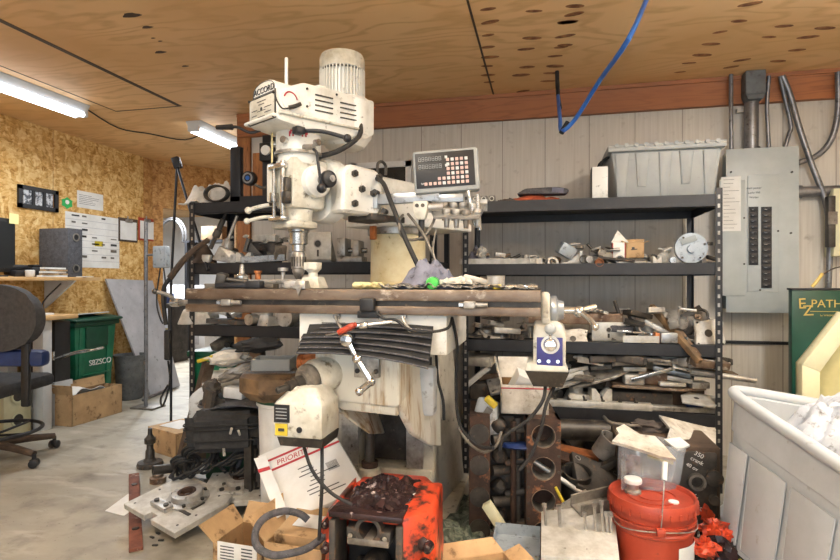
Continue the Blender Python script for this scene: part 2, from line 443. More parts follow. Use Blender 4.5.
    def sphere(s, c, r, m=None, n=16):
        w = bmesh.new(); bmesh.ops.create_uvsphere(w, u_segments=n, v_segments=n // 2 + 2, radius=r)
        return s._merge(w, Matrix.Translation(V(c)), m)
    def grid(s, fn, nu, nv, th=.002, m=None):
        """a thin solid sheet from fn(u,v) -> point, u,v in 0..1"""
        w = bmesh.new()
        G = [[V(fn(i / nu, j / nv)) for j in range(nv + 1)] for i in range(nu + 1)]
        def nrm(i, j):
            a = G[min(i + 1, nu)][j] - G[max(i - 1, 0)][j]; b = G[i][min(j + 1, nv)] - G[i][max(j - 1, 0)]
            n = a.cross(b); return n.normalized() if n.length > 1e-9 else V((0, 0, 1))
        A = [[w.verts.new(G[i][j] + nrm(i, j) * th / 2) for j in range(nv + 1)] for i in range(nu + 1)]
        D = [[w.verts.new(G[i][j] - nrm(i, j) * th / 2) for j in range(nv + 1)] for i in range(nu + 1)]
        for i in range(nu):
            for j in range(nv):
                w.faces.new((A[i][j], A[i + 1][j], A[i + 1][j + 1], A[i][j + 1]))
                w.faces.new((D[i][j + 1], D[i + 1][j + 1], D[i + 1][j], D[i][j]))
        for i in range(nu):
            w.faces.new((A[i + 1][0], A[i][0], D[i][0], D[i + 1][0])); w.faces.new((A[i][nv], A[i + 1][nv], D[i + 1][nv], D[i][nv]))
        for j in range(nv):
            w.faces.new((A[0][j], A[0][j + 1], D[0][j + 1], D[0][j])); w.faces.new((A[nu][j + 1], A[nu][j], D[nu][j], D[nu][j + 1]))
        return s._merge(w, Matrix.Identity(4), m)
    def quad(s, a, b, c, d, th=.002, m=None):
        a, b, c, d = map(V, (a, b, c, d))
        return s.grid(lambda u, v: (a * (1 - u) + b * u) * (1 - v) + (d * (1 - u) + c * u) * v, 1, 1, th, m)
    def text(s, txt, size, M, m=None, depth=.001, align='CENTER'):
        cu = bpy.data.curves.new('t', 'FONT'); cu.body = txt; cu.size = size; cu.extrude = depth; cu.align_x = align; cu.align_y = 'CENTER'
        o = bpy.data.objects.new('t', cu); C.objects.link(o)
        bpy.context.view_layer.update()
        me = bpy.data.meshes.new_from_object(o)
        w = bmesh.new(); w.from_mesh(me)
        s._merge(w, M, m)
        bpy.data.objects.remove(o); bpy.data.curves.remove(cu); bpy.data.meshes.remove(me)
        return s
def frame(o, x, z):
    """matrix with local x along x, local y along z (text plane), at o"""
    x = V(x).normalized(); y = (V(z) - x * V(z).dot(x)).normalized(); n = x.cross(y)
    M = Matrix((x, y, n)).transposed().to_4x4(); M.translation = V(o); return M

SOLIDS = []          # (bvh, bbmin, bbmax) of what is already standing, for settling loose things
def _mesh(name, b, origin, ang=35):
    bm = b.bm
    bmesh.ops.recalc_face_normals(bm, faces=bm.faces)
    for v in bm.verts: v.co -= origin
    for f in bm.faces: f.smooth = True
    ca = math.radians(ang)
    for e in bm.edges:
        if len(e.link_faces) == 2:
            try: e.smooth = e.calc_face_angle() < ca
            except ValueError: e.smooth = False
        else: e.smooth = False
    me = bpy.data.meshes.new(name); bm.to_mesh(me); bm.free()
    for k in b.mats: me.materials.append(MATS[k])
    return me
def solid(b):
    vs = [v.co.copy() for v in b.bm.verts]
    fs = [[v.index for v in f.verts] for f in b.bm.faces]
    if not vs: return
    mn = V([min(v[i] for v in vs) for i in range(3)]); mx = V([max(v[i] for v in vs) for i in range(3)])
    SOLIDS.append((BVHTree.FromPolygons(vs, fs), mn, mx))
def settle(b, zmin=-1, n=12):
    """lower the builder's shape until it rests on what is beneath it"""
    b.bm.verts.index_update(); b.bm.faces.index_update()
    vs = [v.co.copy() for v in b.bm.verts]
    fs = [[v.index for v in f.verts] for f in b.bm.faces]
    me = BVHTree.FromPolygons(vs, fs)
    mn = V([min(v[i] for v in vs) for i in range(3)]); mx = V([max(v[i] for v in vs) for i in range(3)])
    near = [t for t in SOLIDS if t[1].x < mx.x and t[2].x > mn.x and t[1].y < mx.y and t[2].y > mn.y]
    best = 9
    for i in range(n + 1):
        for j in range(n + 1):
            x = mn.x + (mx.x - mn.x) * (.01 + .98 * i / n); y = mn.y + (mx.y - mn.y) * (.01 + .98 * j / n)
            h = me.ray_cast(V((x, y, mn.z - 1)), V((0, 0, 1)))
            if h[0] is None: continue
            z = h[0].z
            for t, a, c in near:
                g = t.ray_cast(V((x, y, z + .004)), V((0, 0, -1)))
                if g[0] is not None: best = min(best, z - g[0].z)
    if best > 5: best = mn.z
    best -= .0006
    for v in b.bm.verts: v.co.z -= best
    return b
def tag(o, label, cat, group=None, kind=None):
    if label: o['label'] = label
    if cat: o['category'] = cat
    if group: o['group'] = group
    if kind: o['kind'] = kind
    return o
def struct(name, b, parent=None, sol=True, label=None):
    if sol:
        b.bm.verts.index_update(); b.bm.faces.index_update(); solid(b)
    o = bpy.data.objects.new(name, _mesh(name, b, V((0, 0, 0)))); C.objects.link(o)
    if parent: o.parent = parent
    else: o['kind'] = 'structure'
    if label: o['label'] = label
    return o
def thing(name, label, cat, loc=(0, 0, 0), group=None):
    o = bpy.data.objects.new(name, None); C.objects.link(o); o.location = V(loc); o.empty_display_size = .05
    o['_o'] = list(loc)
    return tag(o, label, cat, group)
def part(name, b, parent, label=None, kind=None, sol=True):
    org = V(parent['_o'])
    if sol:
        b.bm.verts.index_update(); b.bm.faces.index_update(); solid(b)
    o = bpy.data.objects.new(name, _mesh(name, b, org)); C.objects.link(o); o.parent = parent
    o['_o'] = list(org)
    if label: o['label'] = label
    if kind: o['kind'] = kind
    return o
def one(name, b, label, cat, group=None, drop=False, kind=None, sol=True):
    """a thing that is a single mesh"""
    if drop: settle(b)
    if sol:
        b.bm.verts.index_update(); b.bm.faces.index_update(); solid(b)
    vs = b.bm.verts
    x = [v.co.x for v in vs]; y = [v.co.y for v in vs]; z = [v.co.z for v in vs]
    org = V(((min(x) + max(x)) / 2, (min(y) + max(y)) / 2, min(z)))
    o = bpy.data.objects.new(name, _mesh(name, b, org)); C.objects.link(o); o.location = org
    o['_o'] = list(org)
    return tag(o, label, cat, group, kind)
# ------------------------------------------------------------ the room
b = B('concrete'); b.bb(-9, 5, -3, 10.5, -.1, 0); struct('floor', b)
b = B('ply_ceiling')
b.bb(-9, 5, -3, 10.5, ZC, ZC + .06)
def onceil(px, py): return atz(px, py, ZC)
zc = ZC - .0012
def strip(p, q, w, m, th=.002):
    p, q = V(p), V(q); d = (q - p).normalized(); n = V((-d.y, d.x, 0)) * w / 2
    b.quad(p - n, p + n, q + n, q - n, th, m)
p0 = onceil(0, 22); p1 = onceil(180, 106)
strip((p1.x, 1.0, zc), (p1.x, p1.y, zc), .035, 'ceiling_seam')
q0 = onceil(118, 112)
strip((p1.x, p1.y, zc), (q0.x, p1.y, zc), .012, 'ceiling_seam')
strip((q0.x, p1.y, zc), (q0.x, 1.5, zc), .008, 'ceiling_seam')
s1 = onceil(484, 60)
strip((s1.x, -1, zc), (s1.x, YW, zc), .012, 'ceiling_seam')
strip((s1.x + 2.44, -1, zc), (s1.x + 2.44, YW, zc), .012, 'ceiling_seam')
random.seed(3)
knots = [(488, 9), (490, 22), (488, 35), (488, 47), (490, 57), (487, 66), (488, 75), (489, 82),
         (534, 11), (575, 6), (568, 22), (532, 38), (565, 36), (561, 47), (526, 49), (555, 56), (527, 67), (555, 66), (551, 73), (521, 75), (548, 81), (523, 91), (547, 91),
         (750, 4), (739, 21), (720, 32), (711, 44), (702, 55), (689, 63), (680, 72), (675, 81), (825, 28), (808, 37), (797, 50), (778, 61), (784, 26), (769, 37),
         (742, 60), (731, 67), (574, 14), (567, 22), (565, 45)]
for k, (px, py) in enumerate(knots):
    c = onceil(px, py); a = random.uniform(.035, .06) ; e = random.uniform(.3, .42); rot = random.uniform(-.25, .25)
    pts = [(c.x + (a * math.cos(t) * math.cos(rot) - a * e * math.sin(t) * math.sin(rot)), c.y + (a * math.cos(t) * math.sin(rot) + a * e * math.sin(t) * math.cos(rot))) for t in [2 * PI * i / 12 for i in range(12)]]
    b.prism(pts, ZC - .0015, ZC + .01, 'xy', 'knot')
for px, py, a in ((131, 15, .05), (147, 27, .03), (160, 52, .035), (185, 66, .022), (153, 38, .012), (160, 41, .012)):
    c = onceil(px, py)
    b.prism([(c.x + a * math.cos(t) * (1 + .3 * math.sin(3 * t)), c.y + a * .45 * math.sin(t)) for t in [2 * PI * i / 12 for i in range(12)]], ZC - .0015, ZC + .01, 'xy', 'ceiling_seam')
struct('ceiling', b)

XJ = -2.34
b = B('panel_wall'); b.bb(XJ, 5, YW, YW + .1, 0, ZC); wall_back = struct('wall_back', b)
b = B('panel_wall'); b.bb(XJ, XJ + .1, YW + .1, 8.3, 0, ZC); struct('wall_jog', b)
b = B('osb'); b.bb(XL - .1, XL, -.5, 5.24, 0, ZC)
b.bb(XL, XL + .001, 3.98, 3.984, 0, ZC, 'wood_post')
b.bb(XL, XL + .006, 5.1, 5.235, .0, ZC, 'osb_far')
struct('wall_left', b)
b = B('panel_wall'); b.bb(3.2, 3.3, -3, YW, 0, ZC); struct('wall_right', b)
# far wall with the doorway, set at an angle
A = V((XL, 5.24, 0)); D = V((XJ, 8.1, 0)); dv = (D - A).normalized(); nv = V((dv.y, -dv.x, 0))
def isect(px):
    dx, dy = ray(px)      # A + s*dv = t*(dx,dy)
    det = dv.x * -dy - dv.y * -dx
    s = (-A.x * -dy + A.y * -dx) / det
    return s
sa, sb = isect(163), isect(236)
LW = (D - A).length
def wseg(b, s0, s1, z0, z1, th=.1, m=None, off=0):
    p = A + dv * s0 - nv * off; q = A + dv * s1 - nv * off
    b.prism([(p.x, p.y), (q.x, q.y), (q.x - nv.x * th, q.y - nv.y * th), (p.x - nv.x * th, p.y - nv.y * th)], z0, z1, 'xy', m)
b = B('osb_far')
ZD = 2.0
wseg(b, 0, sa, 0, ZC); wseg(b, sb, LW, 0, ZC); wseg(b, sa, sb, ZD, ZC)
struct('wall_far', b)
b = B('wood_post'); b.bb(XJ - .12, XJ - .005, YW - .02, YW + .1, 0, ZC - .002); struct('trim_1', b)
# the bright room through the doorway
b = B('room_white'); b.bb(-9, XJ, 10.2, 10.3, 0, ZC); b.bb(-9, -8.9, 3, 10.2, 0, ZC); struct('wall_next_room', b)
# the long fascia board under the ceiling
b = B('ply_beam')
b.bb(XJ - .1, 3.2, YW - .045, YW - .001, ZC - .185, ZC - .001)
b.bb(XJ - .1, 3.2, YW - .06, YW - .045, ZC - .028, ZC - .002)
struct('trim_2', b)
# horizontal dark rail low on the wall at the right
b = B('black_metal'); b.bb(1.0, 3.2, YW - .018, YW - .001, .755, .775); struct('trim_3', b)
# little framed opening in the back wall behind the ram
p = at(352, 164, YW); q = at(412, 214, YW)
b = B('white_plastic')
t = .045
b.bb(p.x, q.x, YW - .025, YW - .001, p.z - t, p.z); b.bb(p.x, q.x, YW - .025, YW - .001, q.z, q.z + t)
b.bb(p.x, p.x + t, YW - .025, YW - .001, q.z, p.z); b.bb(q.x - t, q.x, YW - .025, YW - .001, q.z, p.z)
w = struct('window_1', b)
b = B('dark_glass'); b.bb(p.x + t, q.x - t, YW - .012, YW - .002, q.z + t, p.z - t); struct('pane', b, w)

# fluorescent fixtures in view
def fixture(x, y0, y1, label):
    t = thing('ceiling_light', label, 'light', (x, (y0 + y1) / 2, ZC), 'ceiling tube lights')
    b = B('fixture_white')
    b.prism([(x - .075, ZC - .001), (x + .075, ZC - .001), (x + .045, ZC - .06), (x - .045, ZC - .06)], y0, y1, 'xz', None, .004)
    b.bb(x - .05, x + .05, y0 - .004, y0 + .03, ZC - .09, ZC - .001, None, .004); b.bb(x - .05, x + .05, y1 - .03, y1 + .004, ZC - .09, ZC - .001, None, .004)
    part('housing', b, t)
    for dx in (-.035, .035):
        b = B('tube_glow'); b.cyl((x + dx, y0 + .03, ZC - .078), (x + dx, y1 - .03, ZC - .078), .017); part('tube', b, t)
fixture(-3.5, 2.25, 3.5, 'twin tube ceiling light at left above the desk')
fixture(-2.9, 4.02, 4.98, 'twin tube ceiling light further back beside the mill head')
# its cable across the ceiling
b = B('black_rubber'); z = ZC - .006
b.tube([(-3.5, 3.52, z), onceil(118, 127) + V((0, 0, -.008)), onceil(150, 133) + V((0, 0, -.008)), onceil(185, 139) + V((0, 0, -.008)), (-2.93, 4.3, z)], .005)
one('light_cable', b, 'thin dark cable on the ceiling between the two tube lights', 'cable')

# ------------------------------------------------------------ on the left wall
def wq(px0, py0, px1, py1, off=.0):
    """rectangle on the left wall from its two pixel corners -> y0,y1,z0,z1"""
    a = atx(px0, py0, XL + off); c = atx(px1, py1, XL + off)
    return a.y, c.y, a.z, c.z
def wallrect(b, y0, y1, z0, z1, x0, x1, m=None, bev=0): b.bb(x0, x1, y0, y1, z0, z1, m, bev)
y0 = atx(17, 190, XL).y; y1 = atx(57, 190, XL).y; zt = atx(17, 184, XL).z; zb = atx(17, 207, XL).z
t = thing('picture_frame', 'black picture frame with three small photos on the wall', 'picture frame', (XL, (y0 + y1) / 2, zb))
b = B('black_plastic'); f = .035
b.bb(XL, XL + .02, y0, y1, zb, zb + f); b.bb(XL, XL + .02, y0, y1, zt - f, zt); b.bb(XL, XL + .02, y0, y0 + f, zb, zt); b.bb(XL, XL + .02, y1 - f, y1, zb, zt)
w3 = (y1 - y0 - 2 * f) / 3
for k in (1, 2): b.bb(XL, XL + .018, y0 + f + w3 * k - .014, y0 + f + w3 * k + .014, zb, zt)
part('frame', b, t)
for k in range(3):
    b = B('photo'); b.bb(XL + .001, XL + .010, y0 + f + w3 * k + .016, y0 + f + w3 * (k + 1) - .016, zb + f, zt - f); part('photo', b, t)
c = atx(67, 203, XL)
t = thing('wall_sticker', 'small green sticker with white centre on the wall', 'sticker', c)
b = B('green_sign')
b.prism([(c.y + .055 * math.cos(a) * (1.2 if k % 2 else .95), c.z + .05 * math.sin(a) * (1.1 if k % 2 else .85)) for k, a in enumerate([2 * PI * i / 12 for i in range(12)])], XL, XL + .003, 'yz')
part('backing', b, t)
b = B('paper'); b.prism([(c.y + .022 * math.cos(a), c.z + .008 + .02 * math.sin(a)) for a in [2 * PI * i / 14 for i in range(14)]], XL + .0031, XL + .004, 'yz'); part('badge', b, t)
def lines(b, x, y0, y1, z0, z1, n, m='ink', th=.003, seed=1):
    rnd = random.Random(seed)
    for k in range(n):
        z = z1 - (z1 - z0) * (k + .5) / n; e = y0 + (y1 - y0) * rnd.uniform(.5, 1)
        b.bb(x, x + .0006, y0, e, z - th / 2, z + th / 2, m)
def sheet(px0, py0, px1, py1, label, n=7, name='wall_paper'):
    a = atx(px0, py0, XL); c = atx(px1, py0, XL); zb = atx(px0, py1, XL).z
    t = thing(name, label, 'paper', (XL, (a.y + c.y) / 2, zb))
    b = B('paper'); b.bb(XL, XL + .0025, a.y, c.y, zb, a.z); part('sheet', b, t)
    b = B('ink'); lines(b, XL + .0026, a.y + .02, c.y - .03, zb + .03, a.z - .03, n); part('print', b, t, 'grey printed lines')
sheet(77, 190, 103, 207, 'white typed sheet pinned above the drill chart', 6, 'paper_sheet')
# big chart of seven strips
a = atx(65, 211, XL); c = atx(119, 211, XL); z1 = a.z; z0 = atx(65, 267, XL).z
t = thing('wall_chart', 'large white tool chart of eight strips behind the speaker', 'chart', (XL, (a.y + c.y) / 2, z0))
b = B('paper'); b.bb(XL, XL + .004, a.y, c.y, z0, z1)
n = 8; hz = (z1 - z0) / n
for k in range(1, n): b.bb(XL, XL + .006, a.y, c.y, z0 + hz * k - .002, z0 + hz * k + .001, 'grey_board')
rnd = random.Random(5)
for k in range(n):
    for j in range(5):
        if rnd.random() < .55:
            y = a.y + (c.y - a.y) * (.1 + .18 * j); w = rnd.uniform(.03, .09)
            m = rnd.choice(['ink', 'dull_steel', 'dark_steel', 'dull_steel'])
            b.bb(XL + .0062, XL + .007, y, y + w, z0 + hz * k + .03, z0 + hz * k + .03 + rnd.uniform(.01, .03), m)
b.bb(XL + .0062, XL + .007, a.y + .33, a.y + .43, z0 + hz * 3 + .02, z0 + hz * 3 + .07, 'yellow')
part('sheet', b, t)
def clip(px0, px1, py0, py1, bm, label, clipc):
    a = atx(px0, py0, XL); c = atx(px1, py0, XL); zb = atx(px0, py1, XL).z
    t = thing('clipboard', label, 'clipboard', (XL, (a.y + c.y) / 2, zb), 'clipboards on the left wall')
    b = B(bm); b.bb(XL, XL + .008, a.y, c.y, zb, a.z, None, .002); part('board', b, t)
    b = B('paper'); b.bb(XL + .009, XL + .012, a.y + .02, c.y - .02, zb + .02, a.z - .035); part('paper', b, t)
    m = (a.y + c.y) / 2
    b = B(clipc); b.bb(XL + .012, XL + .025, m - .05, m + .05, a.z - .045, a.z - .01, None, .005); b.cyl((XL + .02, m - .02, a.z - .01), (XL + .02, m - .02, a.z + .02), .006); part('clip', b, t)
clip(118, 137, 217, 241, 'dark_wood', 'dark clipboard with blank white paper on the wall', 'steel')
clip(138, 154, 217, 240, 'red_plastic', 'red edged clipboard right beside the darker one', 'steel')
# grey sheet leaning against the wall
a0 = atx(109, 277, XL + .05); b0 = atx(163, 277, XL + .05)
b = B('grey_board')
ya, yb = 4.62, 5.2
b.quad((XL + .38, ya + .12, .012), (XL + .38, yb, .012), (XL + .03, yb, 1.17), (XL + .03, ya - .08, 1.19), .018)
one('leaning_board', b, 'tall pale grey sheet leaning against the left wall behind the pole', 'board')
# pole with a base plate
pb = atd(146, 392, 5.0); 
t = thing('metal_pole', 'thin grey upright pole with a grey switch box', 'pole', (pb.x, pb.y, 0))
zt = H + 58 * 5.0 / 540
b = B('conduit'); b.cyl((pb.x, pb.y, .0), (pb.x, pb.y, zt), .017); part('pole', b, t)
b = B('dull_steel'); b.bb(pb.x - .1, pb.x + .14, pb.y - .09, pb.y + .09, .0, .016, None, .003); part('base_plate', b, t)
zb_ = H + 12 * 5 / 540
b = B('grey_plastic'); b.bb(pb.x + .1, pb.x + .24, pb.y - .04, pb.y + .03, zb_, zb_ + .2, None, .012); b.cyl((pb.x, pb.y, zb_ + .12), (pb.x + .12, pb.y, zb_ + .12), .012, m='conduit')
part('switch_box', b, t)
b = B('black_rubber')
b.tube([(pb.x + .17, pb.y - .02, zb_), (pb.x + .14, pb.y - .03, zb_ - .25), (pb.x + .17, pb.y - .05, zb_ - .4), (pb.x + .24, pb.y - .06, zb_ - .5), (pb.x + .26, pb.y - .06, zb_ - .2), (pb.x + .2, pb.y - .02, zb_ + .02)], .007)
part('cord', b, t)
b = B('conduit'); p = atz(143, 400, .014); q = atz(178, 385, .014); b.cyl(p, q, .014); one('floor_pipe', b, 'short grey pipe lying on the floor beside the pole base', 'pipe')
# trash can
c = atd(130, 394, 5.38); c.z = 0
t = thing('trash_can', 'small round dark grey trash can beside the green bin', 'trash can', c)
b = B('can_grey'); b.lathe([(.02, .008), (.105, .0), (.118, .02), (.14, .40), (.15, .425), (.155, .44), (.145, .44), (.134, .41), (.11, .03), (0.0, .02)], c); part('body', b, t)
# little wood board behind can
b = B('wood_block'); p = atx(120, 365, XL + .05); b.box((XL + .04, 4.97, .28), (.02, .16, .55), (0, -.06, 0)); one('wood_offcut', b, 'tan wooden board standing on the floor behind the trash can', 'board')
# green wheelie bin
BX0, BX1, BY0, BY1 = -4.285, -3.92, 3.84, 4.345
x0, x1, yf, yk = -.2525, .2525, -.18, .18
MB_ = Matrix.Translation(((BX0 + BX1) / 2, (BY0 + BY1) / 2, 0)) @ Matrix.Rotation(PI / 2, 4, 'Z')
t = thing('wheelie_bin', 'green wheeled garbage bin next to the desk', 'bin', ((BX0 + BX1) / 2, (BY0 + BY1) / 2, 0))
def frustum(b, x0, x1, y0, y1, z0, X0, X1, Y0, Y1, z1, m=None, bev=.01):
    b.hull([(x0, y0, z0), (x1, y0, z0), (x1, y1, z0), (x0, y1, z0), (X0, Y0, z1), (X1, Y0, z1), (X1, Y1, z1), (X0, Y1, z1)], m, bev)
b = B('green_plastic'); b.T = MB_; frustum(b, x0 + .07, x1 - .07, yf + .05, yk - .05, .03, x0 + .02, x1 - .02, yf + .02, yk, .80)
b.bb(x0, x1, yf, yk, .77, .815, 'green_dark', .01)
# raised rails and recess frame on the face towards the room
for xx in (x0 + .07, x1 - .13): b.hull([(xx, yf + .035, .08), (xx + .06, yf + .035, .08), (xx, yf + .045 - .03, .76), (xx + .06, yf + .045 - .03, .76), (xx, yf + .08, .08), (xx + .06, yf + .08, .08), (xx, yf + .06, .76), (xx + .06, yf + .06, .76)], None, .004)
b.bb(x0 + .13, x1 - .13, yf + .006, yf + .05, .58, .76, 'green_dark', .005)
b.bb(x0 + .1, x1 - .1, yf + .018, yf + .05, .33, .345, 'green_plastic', .003)
part('body', b, t)
b = B('green_dark'); b.T = MB_; b.prism([(yf - .03, .815), (yk, .815), (yk, .845), (yf + .16, .86), (yf - .03, .835)], x0 - .01, x1 + .01, 'yz', None, .006); part('lid', b, t)
b = B('white_plastic'); b.T = MB_; b.text('S8ZSCO', .07, frame(((x0 + x1) / 2 + .03, yf + .006, .44), (1, 0, 0), (0, 0, 1)), depth=.002); part('lettering', b, t, 'white stencilled lettering')
for xx in (x0 + .03, x1 - .07):
    b = B('black_rubber'); b.T = MB_; b.cyl((xx, yk - .10, .09), (xx + .04, yk - .10, .09), .09, n=24, bev=.01); part('wheel', b, t)
# papers on the bin lid
b = B('paper'); b.T = MB_; b.box((.0, -.02, .866), (.36, .24, .008), (-.14, 0, .1), bev=.001); one('papers_stack', b, 'white papers lying on the green bin lid', 'paper')
# cardboard box with flaps in front of the bin
P0, P1 = atz(72, 427, 0), atz(122, 412, 0)
def cardbox(corner0, corner1, depth, h, label, name='cardboard_box', flaps=(1, 1, 1, 1), m='cardboard', open_=True, lean=.0, group=None, closed=False, flap=.16):
    p, q = V(corner0), V(corner1); z0 = p.z; p.z = q.z = 0
    ux = (q - p).normalized(); L = (q - p).length; uy = V((-ux.y, ux.x, 0))
    M = Matrix((ux, uy, V((0, 0, 1)))).transposed().to_4x4(); M.translation = V((p.x, p.y, z0))
    t = thing(name, label, 'box', M @ V((L / 2, depth / 2, 0)), group)
    b = B(m); b.T = M; th = .006
    b.bb(0, L, 0, depth, 0, th)
    b.bb(0, L, 0, th, 0, h); b.bb(0, L, depth - th, depth, 0, h); b.bb(0, th, 0, depth, 0, h); b.bb(L - th, L, 0, depth, 0, h)
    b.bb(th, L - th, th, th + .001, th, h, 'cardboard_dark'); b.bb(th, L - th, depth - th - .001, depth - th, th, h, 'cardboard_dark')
    part('carton', b, t)
    if closed:
        b = B(m); b.T = M; b.bb(0, L, 0, depth / 2 - .002, h, h + .004); b.bb(0, L, depth / 2 + .002, depth, h, h + .004); part('flap', b, t)
    else:
        F = flap
        for k, a in enumerate(flaps):
            if not a: continue
            b = B(m); b.T = M; ca, sa = math.cos(a) * F, math.sin(a) * F
            if k == 0: b.quad((0, .003, h), (L, .003, h), (L + .01, .003 - ca, h + sa), (-.01, .003 - ca, h + sa), .005)
            if k == 1: b.quad((0, depth - .003, h), (L, depth - .003, h), (L + .01, depth - .003 + ca, h + sa), (-.01, depth - .003 + ca, h + sa), .005)
            if k == 2: b.quad((.003, 0, h), (.003, depth, h), (.003 - ca, depth + .01, h + sa), (.003 - ca, -.01, h + sa), .005)
            if k == 3: b.quad((L - .003, 0, h), (L - .003, depth, h), (L - .003 + ca, depth + .01, h + sa), (L - .003 + ca, -.01, h + sa), .005)
            part('flap', b, t)
    return t, M, L
t, M, L = cardbox(P0, P1, .19, .25, 'open brown cardboard box of paper in front of the green bin', flaps=(0, 1.3, 1.4, 0), flap=.08)
b = B('paper'); b.T = M; b.grid(lambda u, v: (.05 + u * (L - .12), .03 + v * .13, .23 + .05 * math.sin(u * 4 + v * 2) + .02 * math.sin(u * 11)), 14, 8, .004); one('crumpled_paper', b, 'crumpled white paper filling the open cardboard box', 'paper')

# ------------------------------------------------------------ desk with its upper shelf
t = thing('work_desk', 'pale wooden work desk with upper shelf at the left wall', 'desk', (-4.05, 3.1, 0))
b = B('wood'); b.bb(XL + .01, -3.76, 2.2, 3.72, .865, .9, None, .004); part('desktop', b, t)
b = B('wood'); b.bb(XL + .01, -3.92, 2.2, 4.12, 1.175, 1.205, None, .004); part('upper_shelf', b, t)
for x, y in ((-3.86, 3.48), (-4.2, 3.48)):
    b = B('fixture_white'); b.bb(x - .05, x + .05, y - .04, y + .04, 0, .865, None, .004); part('leg', b, t)
b = B('fixture_white'); b.bb(-4.2, -3.86, 3.46, 3.50, .08, .16, None, .004); part('crossbar', b, t)
for y in (2.4, 3.9):
    b = B('fixture_white'); b.prism([(XL + .005, 1.175), (XL + .33, 1.175), (XL + .005, .93)], y - .01, y + .01, 'xz'); part('bracket', b, t)
# monitor
c = atd(0, 240, 4.15)
t = thing('computer_monitor', 'black computer monitor cut by the left edge of the view', 'monitor', (-4.05, 3.3, 1.205))
b = B('black_plastic'); b.box((-4.06, 3.13, 1.45), (.05, .62, .42), (0, 0, .12), bev=.012); part('housing', b, t)
b = B('screen'); b.box((-4.032, 3.133, 1.45), (.004, .57, .36), (0, 0, .12)); part('screen', b, t)
b = B('black_plastic'); b.bb(-4.12, -4.06, 3.09, 3.17, 1.205, 1.3); b.bb(-4.2, -3.95, 2.98, 3.28, 1.205, 1.217, None, .004); part('stand', b, t)
b = B('sticky_note'); b.box((-4.055, 3.41, 1.66), (.003, .085, .08), (0, 0, .12)); one('sticky_note', b, 'pale yellow sticky note on the monitor top corner', 'note')
# speaker
pA = atx(40, 226, -4.1)
t = thing('subwoofer_speaker', 'grey speckled speaker box with two ports on the shelf', 'speaker', (-4.1, 3.95, 1.205))
sy0, sy1 = 3.836, 3.965
b = B('charcoal'); b.bb(XL + .03, -3.965, sy0 - .02, sy1, 1.206, 1.625, None, .006); part('cabinet', b, t)
for z in (1.28, 1.55):
    b = B('black_plastic'); b.ring((-3.964, sy1 - .07, z), (1, 0, 0), .036, .024, .006, 'dull_steel'); b.cyl((-3.966, sy1 - .07, z), (-3.963, sy1 - .07, z), .025); part('port', b, t)
# shelf small things
def shelfx(px, x, z0=1.205): dx, dy = ray(px); return V((x, dy * x / dx, z0))
c = shelfx(19, -4.08); b = B('black_plastic'); b.box(c + V((0, 0, .03)), (.12, .16, .05), (0, .15, 0), bev=.01); b.box(c + V((-.01, 0, .075)), (.05, .15, .04), bev=.012); 
t = one('desk_phone', b, 'black desk phone on the shelf next to the monitor', 'phone', drop=True)
c = shelfx(33, -4.1); b = B('black_plastic'); b.box(c + V((0, 0, .04)), (.1, .1, .08), bev=.01); b.box(c + V((.02, 0, .09)), (.06, .08, .02), bev=.005)
one('card_reader', b, 'small black card terminal between phone and speaker', 'terminal', drop=True)
c = shelfx(52, -3.955); b = B('paper')
for k in range(5): b.box((-3.95 + .002 * k, c.y + .01 * (k % 2), 1.212 + .016 * k), (.05, .24 - .01 * k, .014), (0, 0, .04 * (k % 3)), ['paper', 'cardboard', 'paper', 'cardboard', 'paper'][k])
b2 = b; one('paper_pile', b2, 'low pile of paper packets in front of the speaker', 'papers')
c = shelfx(30, -4.0); b = B('white_plastic'); b.lathe([(.025, 0), (.032, .01), (.034, .05), (.03, .055)], c); one('small_cup', b, 'tiny white cup on the shelf before the black terminal', 'cup')
c = shelfx(72, -3.99); b = B('paper'); b.box(c + V((.02, .1, .004)), (.09, .16, .006), (0, 0, .3)); one('shelf_note', b, 'white paper slip at the end of the upper shelf', 'paper')
# lower desk: thin lamp arm and papers
b = B('black_metal'); b.tube([(-3.98, 3.6, .905), (-4.05, 3.66, 1.0), (-4.0, 3.78, 1.15)], .006); b.cyl((-3.98, 3.6, .9), (-3.98, 3.6, .908), .03); one('desk_tool', b, 'thin black bent rod standing on the desktop', 'rod')
b = B('paper'); b.box((-4.0, 3.45, .9075), (.3, .25, .014), (0, 0, .1)); one('desk_papers', b, 'white papers on the desktop under the shelf', 'paper')
# computer tower
t = thing('computer_tower', 'black computer tower beneath the desk end', 'computer', (-3.95, 3.75, 0))
dx, dy = ray(64)
b = B('black_plastic'); b.bb(-4.22, -3.87, 3.60, 3.75, .35, .84, None, .008); part('case', b, t)
for z, r in ((.76, .012), (.7, .008), (.72, .008), (.6, .016), (.5, .01)):
    b = B('grey_plastic'); b.cyl((-3.92, 3.6, z), (-3.92, 3.596, z), r); part('button', b, t)

b = B('fixture_white'); b.bb(-4.24, -3.86, 3.59, 3.76, .31, .3495); b.bb(-4.22, -4.18, 3.60, 3.75, 0, .31); b.bb(-3.91, -3.87, 3.60, 3.75, 0, .31)
one('tower_stand', b, 'low pale stand carrying the computer tower', 'stand')
# vacuum-like clamp tool stuck out near bin
b = B('bright_steel'); p = V((-3.72, 3.60, .58)); b.tube([p + V((-.18, .06, -.06)), p + V((0, .03, .0)), p + V((.2, .0, .04)), p + V((.22, .1, .05))], .01); b.tube([p + V((-.16, 0, -.04)), p + V((0.02, .05, .02)), p + V((.14, .12, .03))], .008)
b.bb(-3.91, -3.87, 3.585, 3.60, .53, .6)
one('pipe_clamp', b, 'steel clamp handle hooked beside the computer tower', 'clamp', sol=False)
